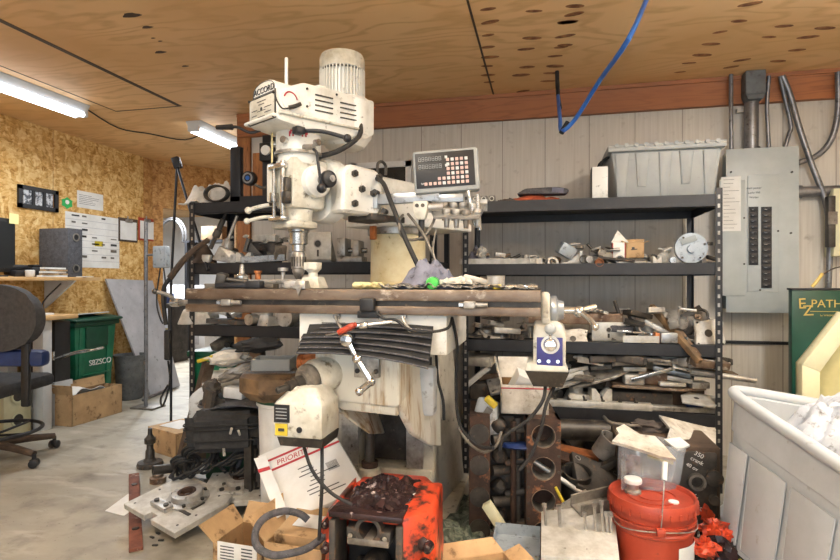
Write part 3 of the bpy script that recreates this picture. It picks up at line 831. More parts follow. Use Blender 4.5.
# concrete blocks under desk
c = atz(22, 425, 0); c = V((-3.95, 3.3, 0))
b = B('grey_board')
for k in range(3): b.ring(c + V((0, 0, .1)) , (1, 0, 0), .001, .0005, .001)
b = B('cream_panel'); b.bb(-4.0, -3.9, 3.2, 3.42, 0, .42, None, .004)
for z in (.12, .3): b.ring((-3.9, 3.31, z), (1, 0, 0), .055, .042, .008); b.cyl((-3.899, 3.31, z), (-3.897, 3.31, z), .042, m='dark_steel')
one('vent_block', b, 'pale slab with two round holes under the desk', 'block')

# ------------------------------------------------------------ office chair
cc = V((-2.95, 2.5, 0))
cc = atd(-8, 440, 3.5); cc.z = 0
t = thing('office_chair', 'black office chair seen from behind with blue pad', 'chair', cc)
# backrest faces away (towards the desk at left); we see its rear
def ch(px, py, d): return atd(px, py, d)
bt = 3.3
c0 = atd(0, 318, bt); wdir = V((CS, SN, 0)); 
b = B('chair_fabric')
ndir = V((SN, -CS, 0))
def backf(u, v):
    ang = (u - .5) * 2; vv = (v - .5) * 2
    # super-ellipse mapping of the square
    x = ang * math.sqrt(max(0, 1 - .5 * vv * vv)); z = vv * math.sqrt(max(0, 1 - .5 * ang * ang))
    return c0 + wdir * (x * .30 ) + V((0, 0, z * .205)) + ndir * (.05 * x * x + .02)
b.grid(backf, 16, 14, .06); part('backrest', b, t)
b = B('blue_pad'); c1 = atd(-2, 358, bt); b.box(c1, (.60, .09, .10), (0, 0, YAW), bev=.03); part('lumbar_pad', b, t, 'blue padded bar')
b = B('black_plastic'); c2 = atd(26, 372, bt - .04); b.box(c2, (.05, .03, .42), (0, .0, YAW), bev=.01); c3 = atd(-20, 372, bt - .04); b.box(c3, (.05, .03, .42), (0, 0, YAW), bev=.01); part('back_bracket', b, t)
zs = .52
b = B('black_fabric'); sc_ = atd(-8, 392, 3.42); b.box((cc.x, cc.y, .5), (.5, .5, .09), (0, 0, YAW), bev=.035); part('seat', b, t)
b = B('black_metal'); b.cyl((cc.x, cc.y, .1), (cc.x, cc.y, .46), .028); part('gas_post', b, t)
b = B('black_metal'); pts = [(cc.x + .27 * math.cos(a), cc.y + .27 * math.sin(a), .2) for a in [2 * PI * i / 20 for i in range(20)]]; b.tube(pts, .012, closed=True, smooth=2)
for a in (0, PI / 2, PI, 1.5 * PI): b.cyl((cc.x, cc.y, .17), (cc.x + .27 * math.cos(a), cc.y + .27 * math.sin(a), .2), .008)
part('foot_ring', b, t)
tgt = atz(57, 438, .06)
a0 = math.atan2(tgt.y - cc.y, tgt.x - cc.x)
for k in range(5):
    a = a0 + k * 2 * PI / 5 - .05
    e = V((cc.x + .36 * math.cos(a), cc.y + .36 * math.sin(a), .085)); s0 = V((cc.x, cc.y, .12))
    b = B('dark_wood'); d = (e - s0)
    b.tube([s0, s0 + d * .5 + V((0, 0, .005)), e], .03, smooth=3, rr=.65); lg = part('base_arm', b, t)
    b = B('black_plastic'); n = V((-math.sin(a + .6), math.cos(a + .6), 0))
    for sgn in (-1, 1): b.cyl(e + V((0, 0, -.058)) + n * sgn * .008, e + V((0, 0, -.058)) + n * sgn * .028, .027, bev=.004)
    b.cyl(e + V((0, 0, -.05)), e, .012); b.box(e + V((0, 0, -.045)), (.03, .05, .03), (0, 0, a), bev=.008); 
    part('caster', b, t)

# ------------------------------------------------------------ floor things left of the mill
c0 = atz(150, 456, 0); c1 = atz(178, 459, 0)
t, M, L = cardbox(atz(148, 450, 0), atz(176, 459, 0), .26, .16, 'small closed brown carton with a white label on the bare floor', closed=True)
b = B('paper'); b.T = M; b.box((L * .42, .15, .1655), (L * .6, .17, .002), (0, 0, .1)); part('label', b, t, 'white label')
c = atz(150, 466, 0)
t = thing('spindle_stand', 'dark steel spindle standing upright on a round flange', 'spindle', c)
b = B('cast_iron'); b.lathe([(0, 0), (.075, 0), (.078, .012), (.072, .03), (.04, .034), (.03, .05)], c); part('flange', b, t)
b = B('dark_steel'); b.lathe([(.028, .034), (.026, .1), (.02, .11), (.02, .14), (.032, .145), (.034, .175), (.024, .185), (.014, .2), (.012, .24), (0, .242)], c); part('shaft', b, t)
b = B('rusty_steel'); c = atz(158, 482, 0); b.lathe([(0, 0), (.045, 0), (.045, .03), (.03, .035), (.03, .05), (0, .05)], c); one('steel_collar', b, 'small rusty round collar on the floor by the grey plates', 'collar')
b = B('red_rust'); p = atz(136, 552, 0); q = atz(134, 476, 0); d = (q - p); L = d.length; a = math.atan2(d.y, d.x)
b.box((p + q) / 2 + V((0, 0, .009)), (L, .055, .016), (0, 0, a), bev=.003)
for k in range(3): b.cyl(p + d * (.2 + .3 * k) + V((0, 0, .017)), p + d * (.2 + .3 * k) + V((0, 0, .022)), .016, m='dark_steel', n=6)
one('rusty_bar', b, 'flat rusty iron bar lying on the bare floor', 'bar')
b = B('paper'); P = [atz(105, 511, .002), atz(124, 516, .002), atz(150, 497, .002), atz(128, 494, .002)]; b.quad(*P, th=.002); one('floor_paper', b, 'white paper scrap on the floor beside the rusty bar', 'paper')
rnd = random.Random(2)
for k, (px, py) in enumerate(((152, 538), (158, 534), (161, 541), (155, 546))):
    b = B('dark_steel'); c = atz(px, py, 0); b.box(c + V((0, 0, .004)), (.025, .01, .008), (0, 0, rnd.random() * 3), bev=.002); one('metal_chip', b, ('leftmost', 'second', 'rightmost', 'nearest')[k] + ' small dark metal scrap on the floor right of the rusty bar', 'scrap', 'metal scraps by the rusty bar')

# grey plates with bearing housings (two)
def bearing_plate(cpx, cpy, z, wdt, dep, yaw, tiltx, tilty, label, far=False):
    c = atz(cpx, cpy, z)
    M = Matrix.Translation(c) @ Euler((tiltx, tilty, yaw)).to_matrix().to_4x4()
    t = thing('bearing_plate', label, 'machine plate', c, 'grey machined bearing plates')
    b = B('light_alu'); b.T = M
    w, d = wdt / 2, dep / 2
    b.prism([(-w, -d), (-w * .15, -d), (-w * .15, -d * .78), (w * .1, -d * .78), (w * .1, -d), (w, -d), (w, d * .6), (w * .82, d), (-w, d)], -.014, .014, 'xy', None, .002)
    for x, y in ((-.8, -.8), (.8, -.75), (-.8, .8), (.82, -.2), (-.85, 0), (.6, .75)):
        b.cyl((x * w, y * d, .0142), (x * w, y * d, .0148), .006, m='dark_steel', n=12)
    b.bb(w * .3, w * .7, -d * .35, -d * .25, .014, .018, 'dark_steel'); b.bb(w * .5, w * .58, -d * .1, d * .3, .014, .018, 'dark_steel')
    part('plate', b, t)
    b = B('aluminium'); b.T = M
    b.lathe([(.02, .014), (.1, .014), (.1, .024), (.075, .03), (.07, .055), (.058, .058), (.045, .058), (.043, .03), (0, .03)], (w * .1, d * .15, 0))
    b.lathe([(.03, .031), (.042, .031), (.042, .0585), (.03, .0585), (.03, .031)], (w * .1, d * .15, 0), m='rust', cap=False)
    part('bearing_housing', b, t)
    for a in range(6):
        b = B('dark_steel'); b.T = M; aa = a * PI / 3 + .3; p = V((w * .1 + .087 * math.cos(aa), d * .15 + .087 * math.sin(aa), .024)); b.cyl(p, p + V((0, 0, .012)), .009, n=6); part('bolt', b, t)
    b = B('aluminium'); b.T = M; b.box((-w * .1, -d * .5, .026), (.13, .045, .024), bev=.004); b.cyl((-w * .1 - .04, -d * .5, .038), (-w * .1 - .04, -d * .5, .046), .012, m='dark_steel'); b.cyl((-w * .1 + .04, -d * .5, .038), (-w * .1 + .04, -d * .5, .046), .012, m='dark_steel'); part('clamp_block', b, t)
bearing_plate(181, 503, .09, .44, .33, -.38, .16, .06, 'grey machined plate with round bearing, nearest on the bare floor')
bearing_plate(238, 488, .11, .34, .28, .28, .2, -.05, 'grey machined plate with bearing, the further one by the bag')
# ------------------------------------------------------------ the milling machine
YT = 1.80                    # front edge of its table
mx = -.70
mill = thing('milling_machine', 'cream knee milling machine with motor on top in the middle', 'milling machine', (mx, 2.3, 0))
HS = V((-1.0, 2.08, 0)); SW = math.radians(-29)      # spindle axis; head and ram are swivelled
MH = Matrix.Translation(HS) @ Matrix.Rotation(SW + 0, 4, 'Z')
# local frame: +x = right of the head, +y = backwards along the ram
MH = Matrix.Translation(HS) @ Matrix.Rotation(math.radians(-29), 4, 'Z')
def mp(name, b, **k): return part(name, b, mill, **k)
# base
b = B('column_grey')
b.hull([(-1.0, 2.07, 0), (-.4, 2.07, 0), (-.4, 2.95, 0), (-1.0, 2.95, 0), (-1.0, 2.07, .09), (-.4, 2.07, .09), (-.4, 2.95, .12), (-1.0, 2.95, .12)], None, .015)
b.hull([(-.92, 2.12, .1), (-.5, 2.12, .1), (-.5, 2.4, .1), (-.92, 2.4, .1), (-.9, 2.2, .30), (-.52, 2.2, .30), (-.52, 2.4, .34), (-.9, 2.4, .34)], None, .01)
mp('base', b)
# chips and sludge heaped on the base
b = B('green_sludge'); b.blob((-.33, 2.35, .05), (.22, .9, .14), 3, .4, 3, sub=4); b.blob((-.42, 2.2, .1), (.2, .3, .14), 5, .4, 3, sub=3)
one('metal_swarf', b, 'heap of grey green metal swarf along the mill base', 'swarf', kind='stuff', sol=False)
# column: body with dovetail way strips and front recess
b = B('column_grey')
b.hull([(-.92, 2.42, .1), (-.50, 2.42, .1), (-.42, 2.9, .1), (-1.0, 2.9, .1), (-.86, 2.42, 1.12), (-.56, 2.42, 1.12), (-.5, 2.84, 1.12), (-.92, 2.84, 1.12)], None, .012)
b.bb(-.93, -.82, 2.32, 2.44, .3, 1.08, None, .006); b.bb(-.60, -.475, 2.32, 2.44, .12, 1.08, None, .006)
b.bb(-.93, -.48, 2.3, 2.44, .1, .345, None, .006)
mp('column', b)
b = B('bright_steel'); b.bb(-.90, -.82, 2.312, 2.3195, .32, 1.06, 'steel'); b.bb(-.595, -.52, 2.312, 2.3195, .35, 1.06, 'steel'); mp('column_way', b, label='bare metal sliding way')
b = B('dark_steel'); b.bb(-.815, -.605, 2.405, 2.4195, .35, 1.0); mp('column_recess', b, label='dark opening in the column front')
# elevating screw
b = B('dark_steel'); b.cyl((-.735, 2.22, .36), (-.735, 2.22, .72), .022); b.lathe([(.05, .30), (.055, .32), (.045, .37), (.03, .38)], (-.735, 2.22, 0), m='cream_cast')
b.cyl((-.735, 2.22, .37), (-.735, 2.22, .40), .036, m='rust'); mp('elevating_screw', b)
# turret + ram
b = B('turret_yellow'); b.lathe([(.155, 1.115), (.155, 1.16), (.138, 1.17), (.135, 1.40), (.0, 1.40)], (-.712, 2.6, 0), n=40)
mp('turret', b)
b = B('steel'); b.lathe([(.0, 1.401), (.15, 1.401), (.15, 1.432), (.0, 1.432)], (-.712, 2.6, 0), n=40)
for a in range(4):
    p = V((-.712 + .13 * math.cos(a * 1.57 + .6), 2.6 + .13 * math.sin(a * 1.57 + .6), 1.432)); b.cyl(p, p + V((0, 0, .02)), .014, m='dark_steel', n=6)
mp('turret_ring', b)
b = B('copper'); b.T = MH; b.bb(.0, .03, .40, .42, 1.37, 1.44, 'copper', .003); mp('turret_stop', b, label='copper coloured stop block')
b = B('white_enamel'); b.T = MH
# ram: long tapering casting
b.hull([(-.09, .17, 1.47), (.12, .17, 1.47), (.14, .95, 1.435), (-.14, .95, 1.435), (-.09, .17, 1.66), (.10, .17, 1.66), (.12, 1.0, 1.65), (-.12, 1.0, 1.65), (.14, .9, 1.50), (-.14, .9, 1.5)], None, .02)
b.bb(-.15, .17, .38, .98, 1.434, 1.475, None, .008)
mp('ram', b)
b = B('cast_iron'); b.T = MH; b.bb(.02, .175, .25, .46, 1.44, 1.468, None, .004); mp('ram_gib', b)
# ram adapter with bolts (side plate)
b = B('white_enamel'); b.T = MH
b.prism([(.10 + .0, 1.46), (.12, 1.46), (.30, 1.46), (.33, 1.50), (.33, 1.62), (.30, 1.66), (.14, 1.665), (.10, 1.63)], .075, .165, 'yz', None, .012)
b.lathe([(.0, 0), (.13, 0), (.14, .02), (.14, .07), (.11, .09), (0, .09)], (0, .10, 1.565), (0, 1, 0))
mp('ram_adapter', b)
for y, z in ((.16, 1.625), (.16, 1.50), (.20, 1.565), (.265, 1.555), (.30, 1.63)):
    b = B('dark_steel'); b.T = MH; b.cyl((.165, y, z), (.18, y, z), .015, n=6); b.cyl((.18, y, z), (.186, y, z), .008, n=10); mp('bolt', b)
b = B('dark_steel'); b.T = MH; b.tube([(.12, .34, 1.66), (.12, .34, 1.70), (.12, .365, 1.715), (.12, .39, 1.70), (.12, .39, 1.66)], .007); mp('lifting_eye', b)
# spindle head
b = B('white_enamel'); b.T = MH
b.lathe([(.0, 1.70), (.088, 1.70), (.092, 1.715), (.092, 1.80), (.10, 1.83), (.1, 1.845)], (0, 0, 0))
b.lathe([(.078, 1.655), (.083, 1.67), (.083, 1.70)], (0, 0, 0))
mp('head_collar', b)
b = B('steel'); b.T = MH; b.ring((0, 0, 1.693), (0, 0, 1), .098, .085, .012)
for a in (-2.2, -1.2, .2): b.cyl((.09 * math.cos(a), .09 * math.sin(a), 1.74), (.112 * math.cos(a), .112 * math.sin(a), 1.74), .014, m='bright_steel')
mp('collar_ring', b)
b = B('red_ink'); b.T = MH
for k, (x0, w_) in enumerate(((-.45, .16), (-1.25, .2))):
    for j in range(5):
        a = -1.0 + k * .55 + j * .05; b.box((.0925 * math.cos(a), .0925 * math.sin(a), 1.765 + .01 * ((j * 7) % 3)), (.003, .006, .02), (0, 0, a))
mp('collar_marks', b, label='red lettering on the collar')
b = B('cream_cast'); b.T = MH
b.hull([(-.062, -.075, 1.47), (.062, -.075, 1.47), (.07, .09, 1.47), (-.07, .09, 1.47), (-.07, -.075, 1.68), (.07, -.075, 1.68), (.075, .1, 1.68), (-.075, .1, 1.68)], None, .02)
b.lathe([(.0, 1.405), (.045, 1.405), (.055, 1.415), (.058, 1.47)], (0, 0, 0))
b.box((0, -.02, 1.405), (.16, .12, .03), bev=.01)
b.bb(-.085, -.05, -.10, -.02, 1.5, 1.66, None, .008)
mp('head_casting', b)
b = B('white_enamel'); b.T = MH; b.lathe([(.0, 0), (.055, 0), (.065, .012), (.065, .04), (.035, .06)], (.055, .03, 1.585), (1, 0, 0)); mp('feed_gearbox', b)
# depth stop screw, levers
b = B('bright_steel'); b.T = MH
b.cyl((-.035, -.095, 1.42), (-.035, -.095, 1.64), .007); b.cyl((-.035, -.095, 1.5), (-.035, -.095, 1.535), .018); b.cyl((.02, -.09, 1.43), (.02, -.09, 1.66), .01)
b.bb(-.055, .035, -.11, -.07, 1.42, 1.435, None, .003); b.bb(-.055, .035, -.11, -.07, 1.63, 1.65, None, .003)
mp('depth_stop', b)
b = B('dark_steel'); b.T = MH
b.box((-.10, -.05, 1.60), (.035, .03, .09), bev=.006); b.box((-.095, -.06, 1.53), (.03, .03, .08), bev=.006); b.tube([(-.10, -.06, 1.585), (-.14, -.08, 1.57), (-.17, -.10, 1.585)], .006)
mp('trip_lever', b)
b = B('dark_steel'); b.T = MH
b.box((.05, -.09, 1.56), (.02, .03, .06), bev=.005); b.box((.045, -.09, 1.51), (.03, .03, .05), bev=.006)
mp('lock_lever', b)
for pts, r in (([(-.08, -.05, 1.5), (-.15, -.09, 1.49), (-.19, -.12, 1.475)], .009), ([(-.07, -.04, 1.44), (-.13, -.08, 1.445), (-.2, -.12, 1.43)], .008)):
    b = B('cream_cast'); b.T = MH; b.tube(pts, r); b.sphere(pts[-1], r * 1.7); mp('feed_handle', b)
b = B('black_plastic'); b.T = MH; b.cyl((.145, .03, 1.585), (.175, .03, 1.585), .035, bev=.008); b.cyl((.175, .03, 1.585), (.187, .03, 1.585), .014, m='bright_steel'); b.cyl((.1, .03, 1.585), (.15, .03, 1.585), .02, m='steel'); mp('hand_knob', b, label='round black hand knob')
b = B('black_metal'); b.T = MH; b.tube([(.13, -.02, 1.70), (.15, -.02, 1.68), (.155, -.01, 1.60), (.155, 0, 1.56)], .006); b.sphere((.155, 0, 1.545), .02); b.cyl((.08, -.03, 1.715), (.13, -.02, 1.71), .012, m='steel'); mp('quill_lever', b)
# quill, chuck
b = B('bright_steel'); b.T = MH
b.lathe([(.0, 1.30), (.028, 1.30), (.028, 1.325), (.038, 1.33), (.038, 1.375), (.043, 1.38), (.043, 1.405)], (0, 0, 0), m='bright_steel'); mp('quill', b)
b = B('steel'); b.T = MH
b.lathe([(0, 1.175), (.008, 1.176), (.02, 1.2), (.026, 1.215), (.026, 1.225), (.03, 1.228), (.03, 1.285), (.022, 1.30), (0, 1.30)], (0, 0, 0))
for k in range(16):
    a = k * PI / 8; b.box((.03 * math.cos(a), .03 * math.sin(a), 1.256), (.004, .004, .04), (0, 0, a), m='dark_steel')
mp('drill_chuck', b)
# drive housing
b = B('white_enamel'); b.T = MH
w = .10
b.hull([(-w + .012, -.175, 1.79), (w + .012, -.175, 1.79), (-w + .012, -.175, 1.905), (w + .012, -.175, 1.905), (-w, .0, 1.775), (w + .012, .0, 1.775),
        (-w, .28, 1.80), (w + .012, .28, 1.80), (-w, .33, 1.83), (w + .012, .33, 1.83), (-w, -.05, 1.965), (w + .012, -.05, 1.965), (-w, .33, 1.985), (w + .012, .33, 1.985)], None, .012)
b.prism([(-.108, -.19), (.108, -.19), (.108, .2), (-.108, .2)], 1.80, 1.815, 'xy', None, .005)
# arched name box in front of the top
arc = [(-.095, 1.89)] + [(-.075 * math.cos(PI * k / 8) * 1.15, 1.90 + .062 * math.sin(PI * k / 8) ** .6) for k in range(9)] + [(.095, 1.89)]
b.T = MH @ Matrix.Translation((.012, .035, 0)); b.prism(arc, -.205, -.05, 'xz', None, .004); b.T = MH
b.lathe([(0, 1.77), (.085, 1.775), (.12, 1.82), (.122, 1.97), (.11, 1.985), (0, 1.985)], (0, .25, 0))
b.bb(-.103, .103, .02, .26, 1.9, 1.98, None, .01)
mp('drive_housing', b)
w = .1125
MHF = MH @ Matrix.Translation((.012, .035, 0))
MF = MH @ frame((0, -.2105, 1.873), (1, 0, 0), (0, 0, 1))
b = B('dark_steel'); b.T = MHF; b.bb(-.092, .092, -.2145, -.211, 1.797, 1.899); b.bb(-.086, .086, -.217, -.2145, 1.803, 1.893, 'cream_cast'); 
for x in (-.086, .086):
    for z in (1.803, 1.893): b.cyl((x, -.222, z), (x, -.217, z), .005, m='dark_steel', n=8)
pl = mp('name_plate', b, label='pale dial plate with dark border')
b = B('ink'); b.T = MHF
FR = frame((0, -.2176, 1.873), (1, 0, 0), (0, 0, 1))
for k, (x, z, w_) in enumerate(((0, .03, .06), (0, .018, .04), (-.05, .0, .04), (.045, .002, .05), (-.05, -.02, .035), (.045, -.018, .045), (0, -.03, .05), (-.055, -.036, .03), (.05, -.036, .03))):
    b.box((x, -.2177, 1.848 + z), (w_, .001, .003))
b.bb(-.03, .03, -.218, -.2172, 1.840, 1.842); b.cyl((0, -.2172, 1.848), (0, -.2185, 1.848), .007)
part('plate_print', b, pl)
b = B('ink'); b.T = MHF; b.text('ACCORD', .034, frame((0, -.206, 1.924), (1, 0, 0), (0, 0, 1)), depth=.0015); mp('brand_lettering', b, label='dark lettering on the arched top')
b = B('ink'); b.T = MHF
pts = [(x * .94, -.2062, z) for x, z in [(-.085, 1.907)] + [(-.075 * math.cos(PI * k / 8) * 1.1, 1.905 + .052 * math.sin(PI * k / 8) ** .6) for k in range(9)] + [(.085, 1.907)]]
b.tube(pts, .0014, closed=True, n=5, smooth=1); mp('logo_outline', b)
# speed dial on the side, louvres
b = B('white_enamel'); b.T = MH; b.cyl((w, -.12, 1.875), (w + .006, -.12, 1.875), .04, n=28); mp('speed_dial', b)
b = B('red_ink'); b.T = MH
b.tube([(w + .0065, -.12 + .03 * math.cos(a), 1.875 + .03 * math.sin(a)) for a in [.2 + 2.7 * k / 10 for k in range(11)]], .003, n=5, smooth=1)
mp('dial_scale', b, label='red arc scale')
b = B('dark_steel'); b.T = MH
b.tube([(w + .008, -.19, 1.90), (w + .014, -.19, 1.86), (w + .016, -.165, 1.83), (w + .014, -.13, 1.84)], .003); b.tube([(w + .008, -.13, 1.842), (w + .02, -.11, 1.85), (w + .03, -.09, 1.862)], .008); mp('speed_lever', b)
b = B('dark_steel'); b.T = MH
for gy in (.0, .13):
    for k in range(4):
        z = 1.93 - k * .021; b.hull([(w + dx, y, zz) for dx in (-.001, .0035) for (y, zz) in ((gy, z), (gy + .09, z + .006), (gy, z - .005), (gy + .09, z + .001))])
for y, z in ((-.04, 1.94), (-.04, 1.87), (.24, 1.96), (.11, 1.955), (.24, 1.88)): b.cyl((w, y, z), (w + .004, y, z), .005, n=8)
mp('louvre', b, label='dark louvre slots')
b = B('cream_cast'); b.T = MH; b.prism([(-.17, 1.812), (.24, 1.83), (.24, 1.84), (-.17, 1.826)], w, w + .012, 'yz', None, .003); mp('housing_rib', b)
# motor
b = B('white_enamel'); b.T = MH
mc = (0, .235)
b.lathe([(0, 1.98), (.088, 1.98), (.088, 2.12), (0, 2.12)], (mc[0], mc[1], 0), n=36)
for k in range(40):
    a = k * 2 * PI / 40; b.box((mc[0] + .094 * math.cos(a), mc[1] + .094 * math.sin(a), 2.045), (.016, .004, .14), (0, 0, a))
mp('motor', b)
b = B('cream_cast'); b.T = MH
b.lathe([(.095, 2.11), (.101, 2.115), (.101, 2.165), (.094, 2.182), (.07, 2.19), (0, 2.192)], (mc[0], mc[1], 0), n=36)
for k in range(36):
    a = k * 2 * PI / 36; b.box((mc[0] + .098 * math.cos(a), mc[1] + .098 * math.sin(a), 2.108), (.004, .009, .008), (0, 0, a), m='dark_steel')
mp('motor_cap', b)
b = B('white_plastic'); b.T = MH; b.cyl((.06, -.10, 1.94), (.06, -.10, 2.06), .007, n=10, bev=.003); mp('drawbar', b)
b = B('black_metal'); b.T = MH; b.tube([(-.06, -.12, 1.80), (-.10, -.16, 1.78), (-.15, -.19, 1.805), (-.18, -.20, 1.81)], .006); b.cyl((-.18, -.20, 1.81), (-.25, -.23, 1.815), .012, .009, m='black_plastic'); mp('brake_lever', b)
b = B('black_metal'); b.T = MH; b.tube([(.09, -.05, 1.775), (.16, .0, 1.77), (.23, .06, 1.745)], .008); b.sphere((.235, .065, 1.742), .017); b.box((.1, -.07, 1.77), (.04, .04, .03), bev=.006); mp('speed_change_lever', b)
b = B('black_rubber'); b.T = MH; b.tube([(.10, .25, 1.88), (.13, .22, 1.80), (.10, .12, 1.72), (.02, .03, 1.69)], .011); mp('motor_cable', b)
# green tag strap at the collar
b = B('yellow_foam'); b.T = MH; b.box((-.045, -.098, 1.72), (.02, .004, .12), (0, 0, -.4)); mp('tag_strip', b, label='dull yellow green tag strip')

# knee, saddle, table
def tt(px, Y=YT): return at(px, 290, Y).x
xL, xR = tt(185), tt(541)
b = B('table_steel')
zt = 1.147; D_ = .29
b.bb(xL, xR, YT, YT + D_, zt - .040, zt, None, .004)
b.bb(xL, xR, YT + .015, YT + D_ - .015, zt - .058, zt - .040, 'dark_steel')
b.bb(xL, xR, YT, YT + D_, zt - .088, zt - .058, None, .004)
for k in range(3):
    y = YT + .06 + k * .085; b.bb(xL + .001, xR - .001, y, y + .018, zt + .0001, zt + .0008, 'dark_steel')
mill_table = mp('table', b, label='long rusty brown steel work table')
for px in (228, 470):
    b = B('steel'); x = tt(px); b.bb(x - .02, x + .02, YT - .02, YT + .005, zt - .062, zt - .038, None, .004); b.cyl((x + .02, YT - .012, zt - .05), (x + .06, YT - .012, zt - .05), .008); b.cyl((x - .02, YT - .012, zt - .05), (x - .035, YT - .012, zt - .05), .01, m='bright_steel', n=6); part('stop_bolt', b, mill_table)
b = B('black_plastic'); x = tt(369); b.bb(x - .026, x + .026, YT - .03, YT - .001, zt - .075, zt - .03, None, .005); b.bb(x - .04, x + .04, YT - .012, YT - .001, zt - .10, zt - .075, None, .003)
part('stop_sensor', b, mill_table)
sx0, sx1 = at(299, 312, YT + .03).x, at(447, 312, YT + .03).x
b = B('white_enamel'); b.bb(sx0, sx1, YT + .03, 2.30, .92, zt - .089, None, .006); saddle = mp('saddle', b)
b = B('ink')
x = at(322, 320, YT + .03).x; b.bb(x, x + .09, YT + .027, YT + .0295, 1.008, 1.028, 'steel'); b.text('MODEL', .017, frame((x + .045, YT + .0265, 1.018), (1, 0, 0), (0, 0, 1))); part('model_plate', b, saddle)
for px in (338, 404):
    b = B('steel'); p = at(px, 316, YT + .03); b.cyl(p, p + V((0, -.02, 0)), .012); b.tube([p + V((0, -.02, 0)), p + V((.01, -.03, -.02)), p + V((.03, -.035, -.045))], .005); b.sphere(p + V((.03, -.035, -.045)), .008); part('lock_lever', b, saddle)
# pleated black way cover
cx0, cx1 = at(298, 340, YT - .05).x, at(429, 340, YT - .05).x
wc = None
b = B('black_rubber')
for k in range(6):
    z0_ = 1.018 - k * .0165; y0_ = YT + .022 - k * .013; xl = cx0 + (.06 if k == 0 else .03 if k == 1 else 0)
    def strip_(u, v, z0_=z0_, y0_=y0_, xl=xl, k=k):
        return (xl + (cx1 - xl) * u, y0_ - .020 * v, z0_ - .010 * v + .010 * math.sin(u * PI * .8) - (.004 + .0045 * k) * u * u * 1.6)
    b.grid(strip_, 14, 2, .006)
    b.tube([V(strip_(u / 10, 1)) for u in range(11)], .0035, 'charcoal', n=6, smooth=1)
b.grid(lambda u, v: (cx0 + .01 + (cx1 - cx0 - .01) * u, YT + .024 - v * .07, 1.018 - v * .088 + .010 * math.sin(u * PI * .8) - .004 * u * u - v * .03 * u * u), 12, 4, .003)
mp('way_cover', b, label='black pleated rubber way cover')
# knee
kx0, kx1 = -.83, -.505
b = B('stained_cream')
b.hull([(kx0, 1.86, .74), (kx1, 1.86, .72), (kx0, 1.86, .925), (kx1, 1.86, .925), (kx0 - .05, 2.30, .925), (kx1 + .06, 2.30, .925), (kx0 - .02, 2.3, .70), (kx1 + .04, 2.3, .70)], None, .012)
b.hull([(kx0 + .0, 1.865, .75), (kx0 + .03, 1.865, .75), (kx0 + .0, 2.3, .75), (kx0 + .05, 2.3, .75), (kx0 + .17, 2.0, .58), (kx0 + .15, 2.02, .58), (kx0 + .1, 2.3, .50), (kx0 + .14, 2.3, .50)], None, .006)
b.hull([(kx1 - .03, 1.865, .74), (kx1 + .0, 1.865, .74), (kx1 + .06, 2.3, .9), (kx1 + .02, 2.3, .70), (kx1 + .03, 1.98, .60), (kx1 - .0, 1.98, .60), (kx1 + .02, 2.3, .46), (kx1 + .07, 2.3, .46), (kx1 + .06, 2.1, .52)], None, .008)
b.hull([(kx0 + .02, 1.868, .76), (kx1 - .01, 1.868, .76), (kx1 - .01, 1.875, .69), (kx0 + .25, 1.875, .70), (kx0 + .10, 1.88, .70), (kx0 + .05, 1.88, .73), (kx0 + .02, 1.90, .76), (kx1 - .01, 1.90, .76), (kx1 - .01, 1.90, .69), (kx0 + .1, 1.90, .70)], None, .004)
knee = mp('knee', b, label='cream knee casting with rust brown streaks')
b = B('cream_cast'); b.prism([(at(368, 355, 1.85).x - .01, .925), (at(368, 355, 1.85).x + .04, .925), (at(368, 355, 1.85).x + .05, .9)], 1.83, 1.86, 'xz'); 
p = at(370, 366, 1.855)
b.bb(p.x - .055, p.x + .04, 1.835, 1.861, .83, .93, 'steel', .004)
for dx, dz in ((-.04, .855), (.03, .855)): b.cyl((p.x + dx, 1.835, dz), (p.x + dx, 1.829, dz), .009, m='dark_steel')
part('clamp_plate', b, knee)
# crank handle
b = B('chrome')
p0 = at(347, 340, 1.72); p1 = at(357, 359, 1.715); p2 = at(371, 382, 1.71)
b.cyl(p0, (p0.x, 1.86, p0.z), .013); b.cyl(p0 + V((0, -.015, 0)), p0 + V((0, .02, 0)), .022, bev=.006)
b.cyl(p0, p1, .011, .008); b.cyl(p1, p2, .010); b.sphere(p1, .017); b.sphere(p2, .015)
b.tube([p2, p2 + V((-.01, -.03, -.01)), p2 + V((-.02, -.05, -.02))], .012, m='bright_steel'); b.sphere(p2 + V((-.022, -.055, -.022)), .014)
mp('crank_handle', b, label='bright chrome crank handle')
# knee power feed on the left
t = thing('power_feed', 'pale grey power feed unit on the left of the mill knee', 'power feed', at(300, 450, 1.74))
t['_o'] = list(t.location)
f0 = at(273, 420, 1.70); f1 = at(327, 420, 1.70)
xc = (f0.x + f1.x) / 2; wv = (f1.x - f0.x) / 2 * .90; z1 = at(300, 404, 1.7).z; z0 = at(300, 437, 1.7).z; ztp = at(300, 388, 1.7).z; zbt = at(300, 446, 1.7).z
b = B('cream_cast')
b.hull([(xc - wv, 1.68, z0), (xc + wv, 1.68, z0), (xc + wv, 1.84, z0), (xc - wv, 1.84, z0), (xc - wv, 1.68, z1), (xc + wv, 1.68, z1), (xc + wv, 1.84, z1), (xc - wv, 1.84, z1), (xc - wv * .45, 1.72, ztp), (xc + wv * .6, 1.72, ztp), (xc + wv * .6, 1.82, ztp), (xc - wv * .45, 1.82, ztp)], None, .008)
part('housing', b, t)
b = B('dark_steel'); b.hull([(xc - wv * .75, 1.69, zbt), (xc + wv * .95, 1.69, zbt), (xc + wv * .95, 1.83, zbt), (xc - wv * .75, 1.83, zbt), (xc - wv * .85, 1.685, z0), (xc + wv, 1.685, z0), (xc + wv, 1.835, z0), (xc - wv * .85, 1.835, z0)]); part('base_cover', b, t)
